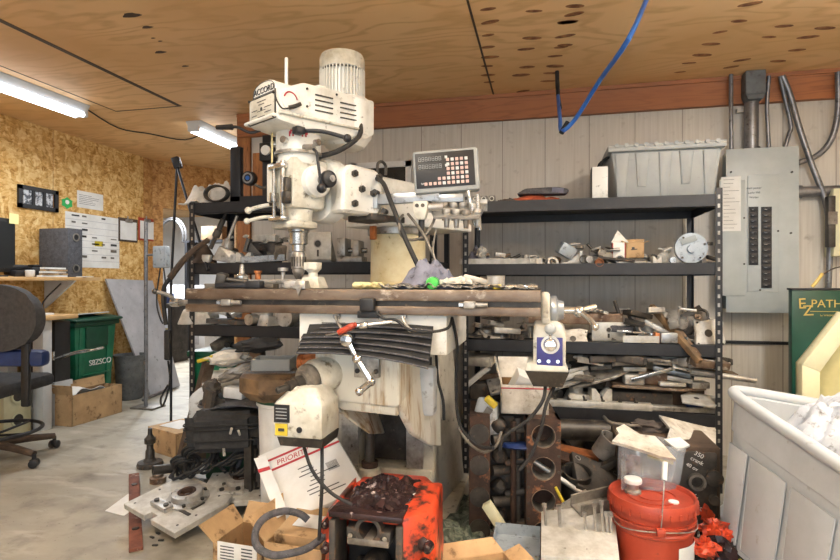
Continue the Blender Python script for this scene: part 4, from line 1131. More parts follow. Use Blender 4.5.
b = B('black_plastic'); b.bb(xc - wv * .93, xc - wv * .30, 1.676, 1.679, z1 - .06, z1 - .0, 'black_plastic'); 
for k in range(4): b.bb(xc - wv * .85, xc - wv * .4, 1.6748, 1.6759, z1 - .015 - .011 * k, z1 - .012 - .011 * k, 'grey_plastic')
b.bb(xc - wv * .88, xc - wv * .38, 1.676, 1.679, z1 - .105, z1 - .065, 'yellow'); b.bb(xc - wv * .75, xc - wv * .5, 1.6748, 1.6759, z1 - .09, z1 - .08, 'ink')
b.cyl((xc + wv * .1, 1.676, z0 + .03), (xc + wv * .1, 1.68, z0 + .03), .01)
part('label_plate', b, t, 'black and yellow label plates')
c1 = at(324, 375, 1.86); ce = at(273, 392, 1.66); d = (ce - c1).normalized()
b = B('cream_cast'); b.lathe([(0, -.10), (.05, -.10), (.066, -.03), (.068, .045), (.06, .06), (0, .06)], c1, d)
b.hull([c1 + V(p) for p in ((-.02, .0, -.05), (.06, .0, -.05), (.06, .09, -.05), (-.02, .09, -.05), (-.02, .0, .03), (.06, .0, .03), (.06, .09, .03), (-.02, .09, .03), (.0, .04, -.09), (.05, .04, -.09))], None, .01)
part('gear_hub', b, t)
b = B('dull_steel'); c2 = c1 + d * .06; b.lathe([(0, 0), (.056, 0), (.060, .012), (.056, .028), (.040, .032), (.038, .045), (0, .045)], c2, d); part('dial_ring', b, t)
b = B('dark_steel'); c3 = c2 + d * .045; b.lathe([(0, 0), (.028, 0), (.028, .03), (.02, .032), (.02, .06), (.012, .062), (.012, .10), (.007, .105), (0, .105)], c3, d); part('clutch_shaft', b, t)
for k, (xx, tip) in enumerate(((at(302, 446, 1.75).x, [(312, 470), (330, 492), (352, 505)]), (at(322, 446, 1.75).x, [(322, 480), (321, 505), (319, 540)]))):
    b = B('black_rubber'); b.tube([(xx, 1.75, zbt + .004)] + [at(x, y, 1.66 + .0 * k) for x, y in tip], .006); part('power_cord', b, t)
# x power feed at the right table end
t = thing('power_feed', 'pale power feed with blue control face at the right table end', 'power feed', at(548, 385, 1.86))
xa, xb = at(533, 340, 1.83).x, at(566, 340, 1.83).x
zA = at(548, 327, 1.83).z; zB = at(548, 372, 1.83).z; zC = at(548, 388, 1.83).z
b = B('cream_cast')
b.hull([(xa, 1.84, zB), (xb, 1.84, zB), (xb, 1.98, zB), (xa, 1.98, zB), (xa + .01, 1.84, zA), (xb - .01, 1.84, zA), (xb, 1.98, zA), (xa, 1.98, zA), (xb, 1.84, zA - .03), (xa, 1.84, zA - .03), (xb - .03, 1.86, zA + .02), (xa + .005, 1.86, zA + .02)], None, .006)
b.hull([(xa - .025, 1.83, zB), (xb + .01, 1.83, zB), (xb + .01, 1.99, zB), (xa - .025, 1.99, zB), (xa - .02, 1.835, zB + .03), (xb, 1.835, zB + .02), (xb, 1.98, zB + .02), (xa - .02, 1.98, zB + .03)], None, .005)
part('housing', b, t)
b = B('dark_steel'); b.hull([(xa - .025, 1.83, zB), (xb + .01, 1.83, zB), (xb + .01, 1.99, zB), (xa - .025, 1.99, zB), (xa, 1.85, zC), (xb - .01, 1.85, zC), (xb - .01, 1.96, zC), (xa, 1.96, zC)]); part('base_cover', b, t)
b = B('blue_label'); b.bb(xa + .012, xb - .01, 1.834, 1.839, zB + .02, zA - .035, None, .002); 
for dx in (.02, .05, .08):
    b.cyl((xa + dx, 1.834, zB + .035), (xa + dx, 1.83, zB + .035), .006, m='chrome')
part('control_face', b, t, 'blue control plate')
b = B('chrome'); px_ = (xa + xb) / 2 + .003; b.cyl((px_, 1.834, zB + .09), (px_, 1.81, zB + .09), .02, bev=.004); b.ring((px_, 1.834, zB + .09), (0, -1, 0), .03, .022, .006, 'white_plastic'); part('speed_knob', b, t)
b = B('grey_plastic'); b.sphere((px_, 1.81, zA - .005), .019); b.cyl((px_, 1.815, zA - .005), (px_, 1.84, zA - .05), .006, m='chrome'); part('joystick', b, t)
zs = zt - .06
b = B('cream_cast'); b.lathe([(0, 0), (.058, 0), (.062, .006), (.062, .022), (.055, .028), (0, .028)], (xR + .001, YT + .10, zs - .01), (1, 0, 0)); b.hull([(xR + .002, YT + .04, zA + .01), (xR + .03, YT + .04, zA + .01), (xR + .002, YT + .16, zA + .01), (xR + .03, YT + .16, zA + .01), (xR + .002, YT + .05, zs), (xR + .028, YT + .05, zs), (xR + .002, YT + .15, zs), (xR + .028, YT + .15, zs)], None, .004); part('end_bracket', b, t)
b = B('silver_paint'); b.lathe([(0, 0), (.046, 0), (.05, .006), (.05, .02), (.036, .026), (.03, .045), (0, .045)], (xR + .03, YT + .10, zs - .01), (1, 0, 0)); part('dial', b, t)
for k, d in enumerate(((.02, .02), (.0, 0))):
    pass
b = B('bright_steel'); hx = xR + .07; hz = zs - .01; b.cyl((hx, YT + .10, hz), (hx + .04, YT + .10, hz), .012); b.sphere((hx + .055, YT + .10, hz - .004), .021); b.tube([(hx + .055, YT + .10, hz), (hx + .085, YT + .06, hz - .025), (hx + .10, YT + .04, hz - .045)], .009); b.sphere((hx + .102, YT + .036, hz - .05), .012); b.tube([(hx + .055, YT + .10, hz), (hx + .11, YT + .13, hz + .012)], .010, smooth=1); part('ball_handle', b, t)
for xx, tip in ((xa + .04, [(543, 400), (528, 420), (505, 436), (500, 450)]), (xa + .075, [(546, 405), (541, 430), (531, 455), (520, 470)])):
    b = B('black_rubber'); b.tube([(xx, 1.9, zC + .004)] + [at(x, y, 1.84) for x, y in tip], .006); part('power_cord', b, t)
# scale cable in front of the saddle
b = B('black_rubber'); b.tube([at(376, 313, 1.775), at(385, 319, 1.77), at(396, 320, 1.77), at(410, 330, 1.76), at(430, 332, 1.77), at(448, 328, 1.80), at(452, 318, 1.86)], .005); mp('sensor_cable', b)
b = B('black_rubber'); b.tube([at(452, 318, 1.9), at(457, 345, 1.96), at(456, 390, 1.98), at(460, 425, 1.95), at(478, 445, 1.9), at(493, 448, 1.84)], .006); mp('hanging_cable', b)
b = B('black_rubber'); b.tube([at(436, 352, 2.2), at(438, 380, 2.15), at(443, 400, 2.13), at(444, 420, 2.13)], .006); mp('oil_line', b)
b = B('cloudy_jug'); p = at(427, 390, 2.1); b.box(p, (.075, .07, .20), bev=.02); b.cyl(p + V((0, 0, .1)), p + V((0, 0, .13)), .02, m='black_plastic'); mp('oil_reservoir', b)

# DRO on its arm
t = thing('digital_readout', 'grey digital readout box with keypad on an arm', 'readout', at(446, 196, 2.25))
e = at(386, 198, 2.25); f = at(428, 198, 2.27)
ctr = at(446, 170, 2.25)
MD = Matrix.Translation(ctr) @ Matrix.Rotation(math.radians(8), 4, 'Z') @ Matrix.Rotation(math.radians(-3.5), 4, 'Y')
W2, H2 = .140, .092
b = B('tote_grey'); b.T = MD; b.box((0, .04, 0), (W2 * 2, .07, H2 * 2), bev=.014); part('housing', b, t)
b = B('black_plastic'); b.T = MD; b.box((-.004, .0035, .004), (W2 * 2 - .03, .004, H2 * 2 - .035), bev=.001); fc = part('front_panel', b, t, 'black front panel')
for k, z in enumerate((.052, .02)):
    b = B('screen'); b.T = MD; b.box((-.065, .0005, z), (.105, .002, .024)); part('display', b, fc)
    b = B('grey_plastic'); b.T = MD
    for j in range(7):
        x = -.11 + j * .0145; b.box((x, -.001, z + .008), (.008, .0006, .0015)); b.box((x, -.001, z), (.008, .0006, .0015)); b.box((x, -.001, z - .008), (.008, .0006, .0015)); b.box((x - .0045, -.001, z), (.0014, .0006, .017)); b.box((x + .0045, -.001, z), (.0014, .0006, .017))
    part('digits', b, fc)
for i in range(6):
    for j in range(7):
        x = -.03 + .0195 * j; z = .044 - .0195 * i
        if (i < 4 and j < 2) or (i < 4 and j < 0): continue
        b = B('keys_pink' if (j + i) % 3 else 'keys_white'); b.T = MD; b.box((x, -.0005, z), (.013, .004, .013), bev=.0015); part('key', b, fc)
for k in range(3):
    b = B('keys_pink'); b.T = MD; b.box((-.0495 - .0195 * k, -.0005, .044 - .0195 * 5), (.013, .004, .013), bev=.0015); part('key', b, fc)
for z in (.055, .02):
    b = B('keys_white'); b.T = MD; b.box((.003, -.0005, z), (.011, .004, .011), bev=.001); part('key', b, fc)
b = B('keys_white'); b.T = MD; b.text('SINO', .012, frame((-.095, .0010, -.052), (1, 0, 0), (0, 0, 1)), depth=.0004); part('lettering', b, fc)
b = B('keys_pink'); b.T = MD
b = B('silver_paint')
g0 = at(378, 200, 2.26); g1 = at(440, 196, 2.28)
b.hull([g0 + V((0, -.015, -.022)), g0 + V((0, .015, -.022)), g0 + V((0, -.015, .022)), g0 + V((0, .015, .022)), g1 + V((0, -.015, -.022)), g1 + V((0, .015, -.022)), g1 + V((0, -.015, .022)), g1 + V((0, .015, .022))], None, .003)
b.box(at(448, 199, 2.29), (.14, .05, .035), bev=.004)
b.box(g0 + V((-.01, .0, 0)), (.03, .05, .08), bev=.004); b.cyl(g0 + V((0, -.05, .03)), g0 + V((0, .0, .03)), .01, m='dark_steel'); b.cyl(g0 + V((.03, -.02, -.05)), g0 + V((.03, .02, -.05)), .012, m='dark_steel')
part('support_arm', b, t)
# collet rack hanging under the readout
t = thing('collet_rack', 'steel rack plate holding collets below the readout', 'rack', at(455, 215, 2.22))
q = [at(431, 205, 2.30), at(486, 203, 2.30), at(478, 226, 2.14), at(440, 225, 2.14)]
q[2].z = q[1].z - .055; q[3].z = q[0].z - .055
q = [at(427, 203, 2.32), at(487, 204, 2.32), at(479, 219, 2.18), at(434, 218, 2.18)]
b = B('aluminium'); b.quad(*q, th=.008)
b.box((q[0] + q[1]) / 2 + V((0, .01, -.01)), ((q[1] - q[0]).length, .01, .05), (0, 0, 0)); b.cyl((q[0] + q[1]) / 2, (q[0] + q[1]) / 2 + V((0, .02, .12)), .008)
part('plate', b, t)
def rackp(u, v): return (q[0] * (1 - u) + q[1] * u) * (1 - v) + (q[3] * (1 - u) + q[2] * u) * v
for k, (u, v) in enumerate(((.28, .3), (.45, .3), (.62, .28), (.85, .3), (.3, .75), (.5, .75), (.7, .78), (.92, .7))):
    p = rackp(u, v)
    b = B('steel' if k % 3 else 'dull_steel'); b.lathe([(0, -.055), (.01, -.055), (.014, -.01), (.018, .004), (.02, .006), (.02, .02), (.012, .022), (.012, .01), (0, .01)], p); 
    one('collet', b, 'steel collet, %s in the %s row of the rack below the readout' % (('first', 'second', 'third', 'last')[k % 4], ('back', 'front')[k // 4]), 'collet', 'collets in the rack', sol=False)
p = rackp(.8, .5); b = B('bright_steel'); b.cyl(p + V((-.02, 0, .085)), p + V((.01, 0, -.06)), .008); b.cyl(p + V((.004, 0, -.03)), p + V((.0, 0, .03)), .016); b.cyl(p + V((.02, .01, .07)), p + V((.03, .01, -.08)), .009)
one('boring_bar', b, 'tall bright boring bar leaning through the collet rack', 'tool', sol=False)
p = at(421, 209, 2.18); b = B('cream_cast'); b.hull([p + V((x * .03, y * .02, z * .03 - (0 if abs(x) else 0))) for x in (-1, 1) for y in (-1, 1) for z in (-.2, 1)] + [p + V((x * .018, y * .015, -.045)) for x in (-1, 1) for y in (-1, 1)], None, .004)
for dx in (-.012, .012): b.cyl(p + V((dx, -.02, .012)), p + V((dx, -.024, .012)), .008, m='dark_steel')
b.cyl(p + V((.03, 0, .005)), p + V((.09, .01, .01)), .016, m='aluminium'); b.cyl(p + V((.0, .01, -.03)), p + V((.0, .01, -.13)), .013, m='black_metal')
b.box(p + V((0, .03, .01)), (.03, .06, .03), m='aluminium')
one('cutter_holder', b, 'pale angular tool holder block left of the collet rack', 'holder', sol=False)
# coolant hoses: thick black one from ram to table, thin grey loop
b = B('black_rubber'); b.tube([at(374, 178, 2.28), at(383, 183, 2.2), at(392, 205, 2.12), at(406, 240, 2.08), at(424, 278, 2.02)], .010); one('black_hose', b, 'straight black hose running from the ram down to the rag', 'hose', sol=False)
b = B('dull_steel'); b.tube([at(403, 215, 2.3), at(399, 222, 2.1), at(402, 236, 2.1), at(412, 240, 2.12), at(424, 236, 2.15), at(432, 225, 2.2), at(436, 214, 2.24)], .006); one('flexible_hose', b, 'thin grey flexible hose curling below the readout arm', 'hose', sol=False)
b = B('dull_steel'); b.tube([at(408, 214, 2.2), at(422, 232, 2.12), at(431, 250, 2.1), at(436, 262, 2.08), at(442, 282, 2.04)], .006); b.tube([at(436, 230, 2.14), at(433, 252, 2.08), at(440, 270, 2.06), at(446, 283, 2.03)], .004); one('coolant_lines', b, 'two thin twisted coolant lines down to the table', 'hose', sol=False)

# ------------------------------------------------------------ things on the mill table
ZT = zt + .0008
def tp(px, Y=YT + .1): p = at(px, 285, Y); return V((p.x, Y, ZT))
c = tp(427, YT + .09)
def ragf(cx, cy, w, d, h, seed, z0=ZT):
    def f(u, v):
        x = (u - .5); y = (v - .5)
        r = math.hypot(x, y) * 2
        z = h * max(0, 1 - r * r * .9) * (.55 + .9 * abs(noise.noise(V((u * 4 + seed, v * 4, seed))))) + .012 * abs(noise.noise(V((u * 11, v * 11, seed)))) 
        return (cx + w * x * (1 + .2 * noise.noise(V((v * 3, seed, 0)))), cy + d * y * (1 + .25 * noise.noise(V((u * 3, seed, 7)))), z0 + .003 + z)
    return f
b = B('rag_grey'); b.grid(ragf(c.x, c.y + .05, .21, .2, .125, 3), 26, 22, .004); one('shop_rag', b, 'crumpled blue grey rag heaped on the mill table', 'rag', sol=False)
b = B('yellow_foam'); c = tp(368); 
for k in range(5): b.blob(c + V((-.04 + .02 * k, .01 * (k % 2), .012)), (.045, .04, .026), k, .4, 3, sub=2)
one('foam_lump', b, 'small lumpy cream scraps on the table by the turret', 'scrap')
c = tp(433, YT + .04); b = B('green_cap'); b.cyl(c + V((0, -.02, .021)), c + V((0, .02, .021)), .021, bev=.004, n=24)
for k in range(16):
    a = k * PI / 8; b.cyl(c + V((.021 * math.cos(a), -.018, .021 + .021 * math.sin(a))), c + V((.021 * math.cos(a), .018, .021 + .021 * math.sin(a))), .002, n=6)
one('green_disc', b, 'round bright green cap lying in front of the rag', 'cap')
for k, (px, s, m, lb, Y) in enumerate(((447, .05, 'rag_white', 'white wad of wiping paper right of the green cap', YT + .06), (460, .06, 'rag_white', 'larger white wad of wiping paper further right', YT + .05), (472, .04, 'chips', 'small pile of shavings on the table near its right end', YT + .06))):
    b = B(m); c = tp(px, Y); b.blob(c + V((0, 0, s * .35)), (s * 1.3, s, s * .8), k + 3, .4, 2.5, sub=3, flat=True); one('wiping_paper' if m == 'rag_white' else 'shavings_pile', b, lb, 'wad' if m == 'rag_white' else 'shavings')
b = B('chips'); 
def heap(u, v):
    x = at(385, 285, YT + .1).x + u * (xR - .02 - at(385, 285, YT + .1).x); y = YT + .01 + v * .26
    return (x, y, ZT + .002 + .022 * abs(noise.noise(V((x * 22, y * 22, 1)))) + .012 * abs(noise.noise(V((x * 60, y * 60, 4)))))
b.grid(heap, 70, 20, .003); one('metal_shavings', b, 'layer of loose metal shavings covering the right half of the table', 'shavings', kind='stuff', sol=False)
c = tp(496, YT + .08); b = B('aluminium'); b.lathe([(.001, .0), (.026, .0), (.03, .003), (.03, .044), (.033, .048), (.029, .048), (.027, .01), (.001, .008)], c); one('tin_can', b, 'short empty tin can standing on the table right end', 'can')
c = tp(497, YT + .03); b = B('yellow'); b.box(c + V((0, 0, .009)), (.03, .02, .016), (0, 0, .4), bev=.005); one('yellow_lump', b, 'tiny yellow lump before the tin can', 'scrap', sol=False)
c = tp(480, YT + .12); b = B('rag_white'); b.box(c + V((0, 0, .03)), (.12, .07, .02), (0, .25, .1), bev=.008); one('paper_wedge', b, 'flattened pale paper bundle between wads and tin can', 'paper', sol=False)
for k, (px, Y) in enumerate(((506, .03), (512, .06), (518, .04), (523, .07), (528, .03), (488, .03))):
    c = tp(px, YT + Y); b = B('dull_steel' if k % 2 else 'bright_steel'); b.cyl(c + V((0, 0, .008)), c + V((.03, .01 * (k % 3), .01)), .006, n=8); b.cyl(c + V((-.006, 0, .008)), c + V((0, 0, .008)), .009, n=6); one('loose_bolt', b, ('second', 'third', 'fourth', 'fifth', 'rightmost', 'leftmost')[k] + ' loose small bolt from the left on the mill table right end', 'bolt', 'loose bolts on the table end', sol=False)
# left half of the table
c = tp(313, YT + .14); b = B('cream_cast')
b.hull([c + V(p) for p in ((-.045, -.04, 0), (.045, -.04, 0), (.045, .05, 0), (-.045, .05, 0), (-.03, -.03, .045), (.03, -.03, .045), (.03, .04, .045), (-.03, .04, .045))], None, .005)
b.lathe([(.018, .045), (.018, .06), (.032, .075), (.034, .10), (.0, .10)], c); b.box(c + V((0, -.02, .085)), (.055, .015, .03), bev=.004)
one('casting_fixture', b, 'pale waisted cast fixture standing on the table below the chuck', 'fixture')
c = tp(303, YT + .02); b = B('steel'); b.hull([c + V(p) for p in ((-.03, -.025, .0), (.02, -.025, 0), (.02, .03, 0), (-.03, .03, 0), (-.02, -.02, .03), (.015, -.02, .03), (.015, .02, .03), (-.02, .02, .03))], None, .003); b.hull([c + V(p) for p in ((-.015, -.03, .01), (.01, -.03, .01), (-.005, -.03, -.025), (-.005, -.026, -.025), (-.015, -.026, .012), (.01, -.026, .012))])
one('clamp_jaw', b, 'small steel clamp jaw over the front table edge', 'clamp', sol=False)
c = tp(292, YT + .05); b = B('aluminium'); b.box(c + V((0, 0, .014)), (.05, .04, .027), (0, 0, .1), bev=.004); one('metal_block', b, 'little aluminium block beside the clamp jaw', 'block', sol=False)
c = tp(320, YT + .05)
c = tp(255, YT + .12); b = B('dull_steel')
for k, (dx, dy, l, w_, h, r, z) in enumerate(((-.06, 0, .30, .05, .018, 0, 0), (.08, .03, .26, .035, .016, .06, .0185))):
    b = B('steel' if k else 'dull_steel'); b.box(c + V((dx, dy, z + h / 2)), (l, w_, h), (0, 0, r), bev=.003); one('steel_parallel', b, ['long flat steel bar lying on the left half of the table', 'lighter flat bar stacked on the long bar behind the rod'][k], 'bar')
c = tp(236, YT + .05); b = B('black_metal'); b.box(c + V((0, 0, .012)), (.16, .03, .02), (0, 0, .08), bev=.004); b.box(c + V((.08, 0, .015)), (.06, .04, .028), bev=.004)
one('black_vise_handle', b, 'black flat tool on the front left of the table', 'tool')
c = tp(283, YT + .15); b = B('steel'); b.lathe([(.015, 0), (.008, .006), (.008, .065), (.02, .068), (.02, .08), (0, .082)], c + V((0, 0, .0))); one('clamp_stud', b, 'upright steel stud with a knurled head on the table', 'stud', sol=False)
c = tp(242, YT + .16); b = B('bright_steel'); b.lathe([(.03, 0), (.03, .03), (.012, .04), (.008, .075), (0, .08)], c + V((0, 0, .02))); one('live_center', b, 'small conical steel centre on the bars at the left', 'tool', drop=True)
c = tp(222, YT + .1); b = B('dark_steel'); b.box(c + V((0, 0, .03)), (.04, .05, .05), (.1, .2, .3), bev=.008); b.cyl(c + V((.02, 0, .03)), c + V((.1, .02, .02)), .01); one('angle_tool', b, 'dark angled tool near the left table end', 'tool', drop=True)
c = tp(258, YT + .2); b = B('copper'); b.lathe([(.012, 0), (.012, .06), (.016, .062), (.016, .07), (0, .07)], c + V((0, 0, .02))); one('copper_stud', b, 'short copper coloured stud behind the conical centre', 'stud', drop=True)
# screwdriver lying on the pleated cover
p = at(335, 332, 1.735); b = B('red_plastic'); b.cyl(at(338, 333, 1.72), at(354, 325, 1.72), .010, .011, n=10, bev=.003); b.cyl(at(338, 333, 1.72), at(326, 335, 1.73), .0035, m='chrome')
b.cyl(at(354, 325, 1.72), at(356, 324, 1.72), .008, m='red_plastic')
one('screwdriver', b, 'red handled screwdriver lying on the pleated cover', 'screwdriver', sol=False)
b = B('bright_steel'); b.cyl(at(357, 326, 1.735), at(392, 322, 1.76), .007); b.cyl(at(360, 326, 1.735), at(368, 325, 1.735), .012, bev=.002)
one('hex_wrench', b, 'short bright steel rod to the right of the screwdriver', 'tool', sol=False)
# ------------------------------------------------------------ shelving
def slotted_post(b, x, y, z0, z1, sx, sy, w=.036):
    """angle post with punched slots; corner at (x,y), legs towards sx / sy"""
    th = .003
    b.bb(x, x + sx * w, y, y + sy * th, z0, z1); b.bb(x, x + sx * th, y, y + sy * w, z0, z1)
    z = z0 + .03
    while z < z1 - .02:
        b.bb(x + sx * w * .35, x + sx * w * .68, y - sy * .0012, y + sy * .0, z, z + .022, 'outlet_white' if False else 'steel')
        z += .05
def rack(name, label, x0, x1, y0, y1, levels, ztop):
    t = thing(name, label, 'shelf', ((x0 + x1) / 2, (y0 + y1) / 2, 0))
    for x, sx in ((x0, 1), (x1, -1)):
        for y, sy in ((y0, 1), (y1, -1)):
            b = B('black_metal'); slotted_post(b, x, y, 0, ztop, sx, sy); part('post', b, t)
    for z in levels:
        b = B('black_metal')
        b.bb(x0 + .004, x1 - .004, y0 + .004, y0 + .010, z - .068, z + .002, None); b.bb(x0 + .004, x1 - .004, y1 - .010, y1 - .004, z - .068, z + .002)
        b.bb(x0 + .004, x0 + .010, y0 + .01, y1 - .01, z - .068, z + .002); b.bb(x1 - .010, x1 - .004, y0 + .01, y1 - .01, z - .068, z + .002)
        b.bb(x0 + .004, x1 - .004, y0 + .004, y0 + .03, z - .068, z - .064)
        b.bb(x0 + .01, x1 - .01, y0 + .01, y1 - .01, z - .018, z, 'shelf_board'); part('shelf', b, t)
    return t
RX0, RX1, RY0, RY1 = -.49, .957, 3.28, 3.9
R1, R2, R3, R4, R5 = 1.655, 1.275, .815, .43, .10
rack('shelving_unit', 'black slotted steel shelving full of scrap at the right', RX0, RX1, RY0, RY1, (R1, R2, R3, R4, R5), 1.69)
LX0, LX1, LY0, LY1 = -2.19, -.60, 3.0, 3.45
L1, L2, L3, L4 = 1.665, 1.285, .895, .45
rack('shelving_unit', 'black steel shelving at the left behind the mill head', LX0, LX1, LY0, LY1, (L1, L2, L3, L4), 1.67)

# ------------------------------------------------------------ generic metal pieces, each with its own shape
def piece(kind, l, w, h, m=None, seed=0):
    """builder in local space: length on x, resting on z=0"""
    rnd = random.Random(seed); b = B(m or 'steel')
    if kind == 'bar': b.box((0, 0, h / 2), (l, w, h), bev=min(h, w) * .12)
    elif kind == 'plate':
        b.box((0, 0, h / 2), (l, w, h), bev=h * .12)
        for k in range(4):
            x = (k % 2 - .5) * l * .78; y = (k // 2 - .5) * w * .7; r = min(l, w) * .05
            b.ring((x, y, h), (0, 0, 1), r * 1.3, r, .0012, 'steel', 12); b.cyl((x, y, h), (x, y, h + .0006), r, m='dark_steel', n=12)
    elif kind == 'cutplate':
        b.prism([(-l / 2, -w / 2), (l * .2, -w / 2), (l / 2, -w * .2), (l / 2, w / 2), (-l * .25, w / 2), (-l / 2, w * .1)], 0, h, 'xy', None, h * .1)
        b.cyl((-.1 * l, 0, h), (-.1 * l, 0, h + .0006), w * .09, m='dark_steel', n=14)
    elif kind == 'angle': b.prism([(-w / 2, 0), (w / 2, 0), (w / 2, h * .12), (-w / 2 + w * .12, h * .12), (-w / 2 + w * .12, h), (-w / 2, h)], -l / 2, l / 2, 'yz', None, .001)
    elif kind == 'channel': b.prism([(-w / 2, 0), (w / 2, 0), (w / 2, h), (w * .4, h), (w * .4, h * .15), (-w * .4, h * .15), (-w * .4, h), (-w / 2, h)], -l / 2, l / 2, 'yz', None, .001)
    elif kind == 'pipe': b.ring((-l / 2, 0, h / 2), (1, 0, 0), h / 2, h * .38, l, None, 20)
    elif kind == 'socket': b.lathe([(0, 0), (h * .5, 0), (h * .5, l * .5), (h * .36, l * .6), (h * .36, l), (h * .25, l), (h * .25, l * .7), (0, l * .7)], (-l / 2, 0, h / 2), (1, 0, 0), n=18)
    elif kind == 'ring': b.ring((0, 0, 0), (0, 0, 1), l / 2, l * .3, h, None, 24)
    elif kind == 'upring': b.ring((0, -w / 2, l / 2), (0, 1, 0), l / 2, l * .3, w, None, 24)
    elif kind == 'square_tube':
        t = h * .12; b.bb(-l / 2, l / 2, -w / 2, w / 2, 0, t); b.bb(-l / 2, l / 2, -w / 2, w / 2, h - t, h); b.bb(-l / 2, l / 2, -w / 2, -w / 2 + t, t, h - t); b.bb(-l / 2, l / 2, w / 2 - t, w / 2, t, h - t)
    elif kind == 'rod': b.cyl((-l / 2, 0, h / 2), (l / 2, 0, h / 2), h / 2, n=12, bev=h * .06)
    elif kind == 'stepped': b.lathe([(0, 0), (h * .28, 0), (h * .28, l * .3), (h * .5, l * .32), (h * .5, l * .5), (h * .36, l * .52), (h * .36, l * .8), (h * .2, l * .82), (h * .2, l), (0, l)], (-l / 2, 0, h / 2), (1, 0, 0), n=18)
    elif kind == 'vblock': b.prism([(-l / 2, 0), (l / 2, 0), (l / 2, h), (l * .3, h), (0, h * .5), (-l * .3, h), (-l / 2, h)], -w / 2, w / 2, 'xz', None, .002)
    elif kind == 'stepblock': b.prism([(-l / 2, 0), (l / 2, 0)] + sum([[(l / 2 - l * k / 6, h * (k + 1) / 6), (l / 2 - l * (k + 1) / 6, h * (k + 1) / 6)] for k in range(6)], []), -w / 2, w / 2, 'xz', None, .001)
    elif kind == 'gear':
        n = 16; R = l / 2; pts = []
        for k in range(n * 4): a = 2 * PI * k / (n * 4); r = R if (k % 4) < 2 else R * .88; pts.append((r * math.cos(a), r * math.sin(a)))
        b.prism(pts, 0, h, 'xy'); b.cyl((0, 0, h), (0, 0, h * 1.6), R * .4); b.cyl((0, 0, h * 1.6), (0, 0, h * 1.62), R * .22, m='dark_steel')
    elif kind == 'bracket':
        b.prism([(-l / 2, 0), (l / 2, 0), (l / 2, h * .14), (-l * .36, h * .14), (-l * .36, h), (-l / 2, h)], -w / 2, w / 2, 'xz', None, .002)
        b.prism([(-l * .36, h * .14), (l * .25, h * .14), (-l * .36, h * .8)], -w * .08, w * .08, 'xz')
        b.cyl((l * .25, 0, h * .14), (l * .25, 0, h * .145), w * .16, m='dark_steel')
    elif kind == 'casting':
        b.hull([(-l / 2, -w / 2, 0), (l / 2, -w / 2, 0), (l / 2, w / 2, 0), (-l / 2, w / 2, 0), (-l * .35, -w * .4, h * .7), (l * .3, -w * .4, h * .55), (l * .3, w * .4, h * .55), (-l * .35, w * .4, h * .7)], None, min(l, w, h) * .06)
        b.lathe([(w * .34, 0), (w * .3, h * .5), (w * .3, h), (w * .18, h), (w * .18, h * .6), (0, h * .6)], (-l * .12, 0, 0)); b.cyl((l * .3, -w * .5, h * .3), (l * .3, w * .56, h * .3), h * .16)
        for x, y in ((-.42, -.4), (.42, -.4), (.42, .4), (-.42, .4)): b.cyl((x * l, y * w, 0), (x * l, y * w, h * .2), min(l, w) * .07, m='dark_steel', n=6)
    elif kind == 'vise':
        b.bb(-l / 2, l / 2, -w / 2, w / 2, 0, h * .25, None, .004); b.bb(-l / 2, -l * .15, -w / 2, w / 2, h * .25, h, None, .006); b.bb(l * .12, l * .38, -w / 2, w / 2, h * .25, h * .9, None, .006); b.cyl((-l * .15, 0, h * .5), (l * .6, 0, h * .5), h * .1, m='bright_steel')
    elif kind == 'angleplate':
        b.bb(-l / 2, l / 2, -w / 2, -w / 2 + w * .14, 0, h, None, .003); b.bb(-l / 2, l / 2, -w / 2, w / 2, 0, h * .13, None, .003)
        for x in (-.4, .4): b.prism([(-w * .36, h * .13), (w * .4, h * .13), (-w * .36, h * .95)], x * l - .006, x * l + .006, 'yz')
        b.ring((0, -w / 2 - .004, h * .62), (0, 1, 0), h * .14, h * .11, .006, 'steel'); b.cyl((0, -w / 2 - .0015, h * .62), (0, -w / 2 + .004, h * .62), h * .11, m='dark_steel')
        b.bb(-.006, .006, -w / 2 - .0015, -w / 2 + .002, h * .2, h * .42, 'dark_steel')
    elif kind == 'can': b.lathe([(.0, 0), (l * .47, 0), (l * .5, h * .03), (l * .5, h * .95), (l * .53, h), (l * .48, h), (l * .46, h * .1), (0, h * .08)])
    elif kind == 'cone': b.lathe([(l * .5, 0), (l * .48, h * .15), (l * .14, h * .9), (0, h)])
    elif kind == 'wrench':
        b.box((0, 0, h / 2), (l * .8, w * .4, h), bev=h * .2); b.ring((l * .45, 0, 0), (0, 0, 1), w * .5, w * .3, h); b.prism([(-l * .5, -w * .5), (-l * .36, -w * .5), (-l * .3, 0), (-l * .36, w * .5), (-l * .5, w * .5), (-l * .43, w * .2), (-l * .43, -w * .2)], 0, h, 'xy')
    elif kind == 'bolt': b.cyl((-l / 2, 0, h / 2), (-l * .38, 0, h / 2), h * .5, n=6); b.cyl((-l * .38, 0, h / 2), (l / 2, 0, h / 2), h * .28, n=10)
    elif kind == 'carton': b.box((0, 0, h / 2), (l, w, h), bev=.002); b.bb(-l * .05, l * .05, -w / 2 - .0006, w / 2 + .0006, 0, h + .0006, 'cream_panel')
    elif kind == 'gasket':
        b.prism([(-l / 2, -w * .4), (-l * .3, -w / 2), (l * .3, -w / 2), (l / 2, -w * .3), (l * .42, w * .1), (l / 2, w * .4), (l * .2, w / 2), (-l * .2, w * .42), (-l / 2, w / 2), (-l * .44, 0)], 0, h, 'xy', None, h * .2)
        b.ring((-l * .05, 0, h), (0, 0, 1), w * .18, w * .13, .002); b.cyl((-l * .05, 0, h), (-l * .05, 0, h + .0008), w * .13, m='dark_steel')
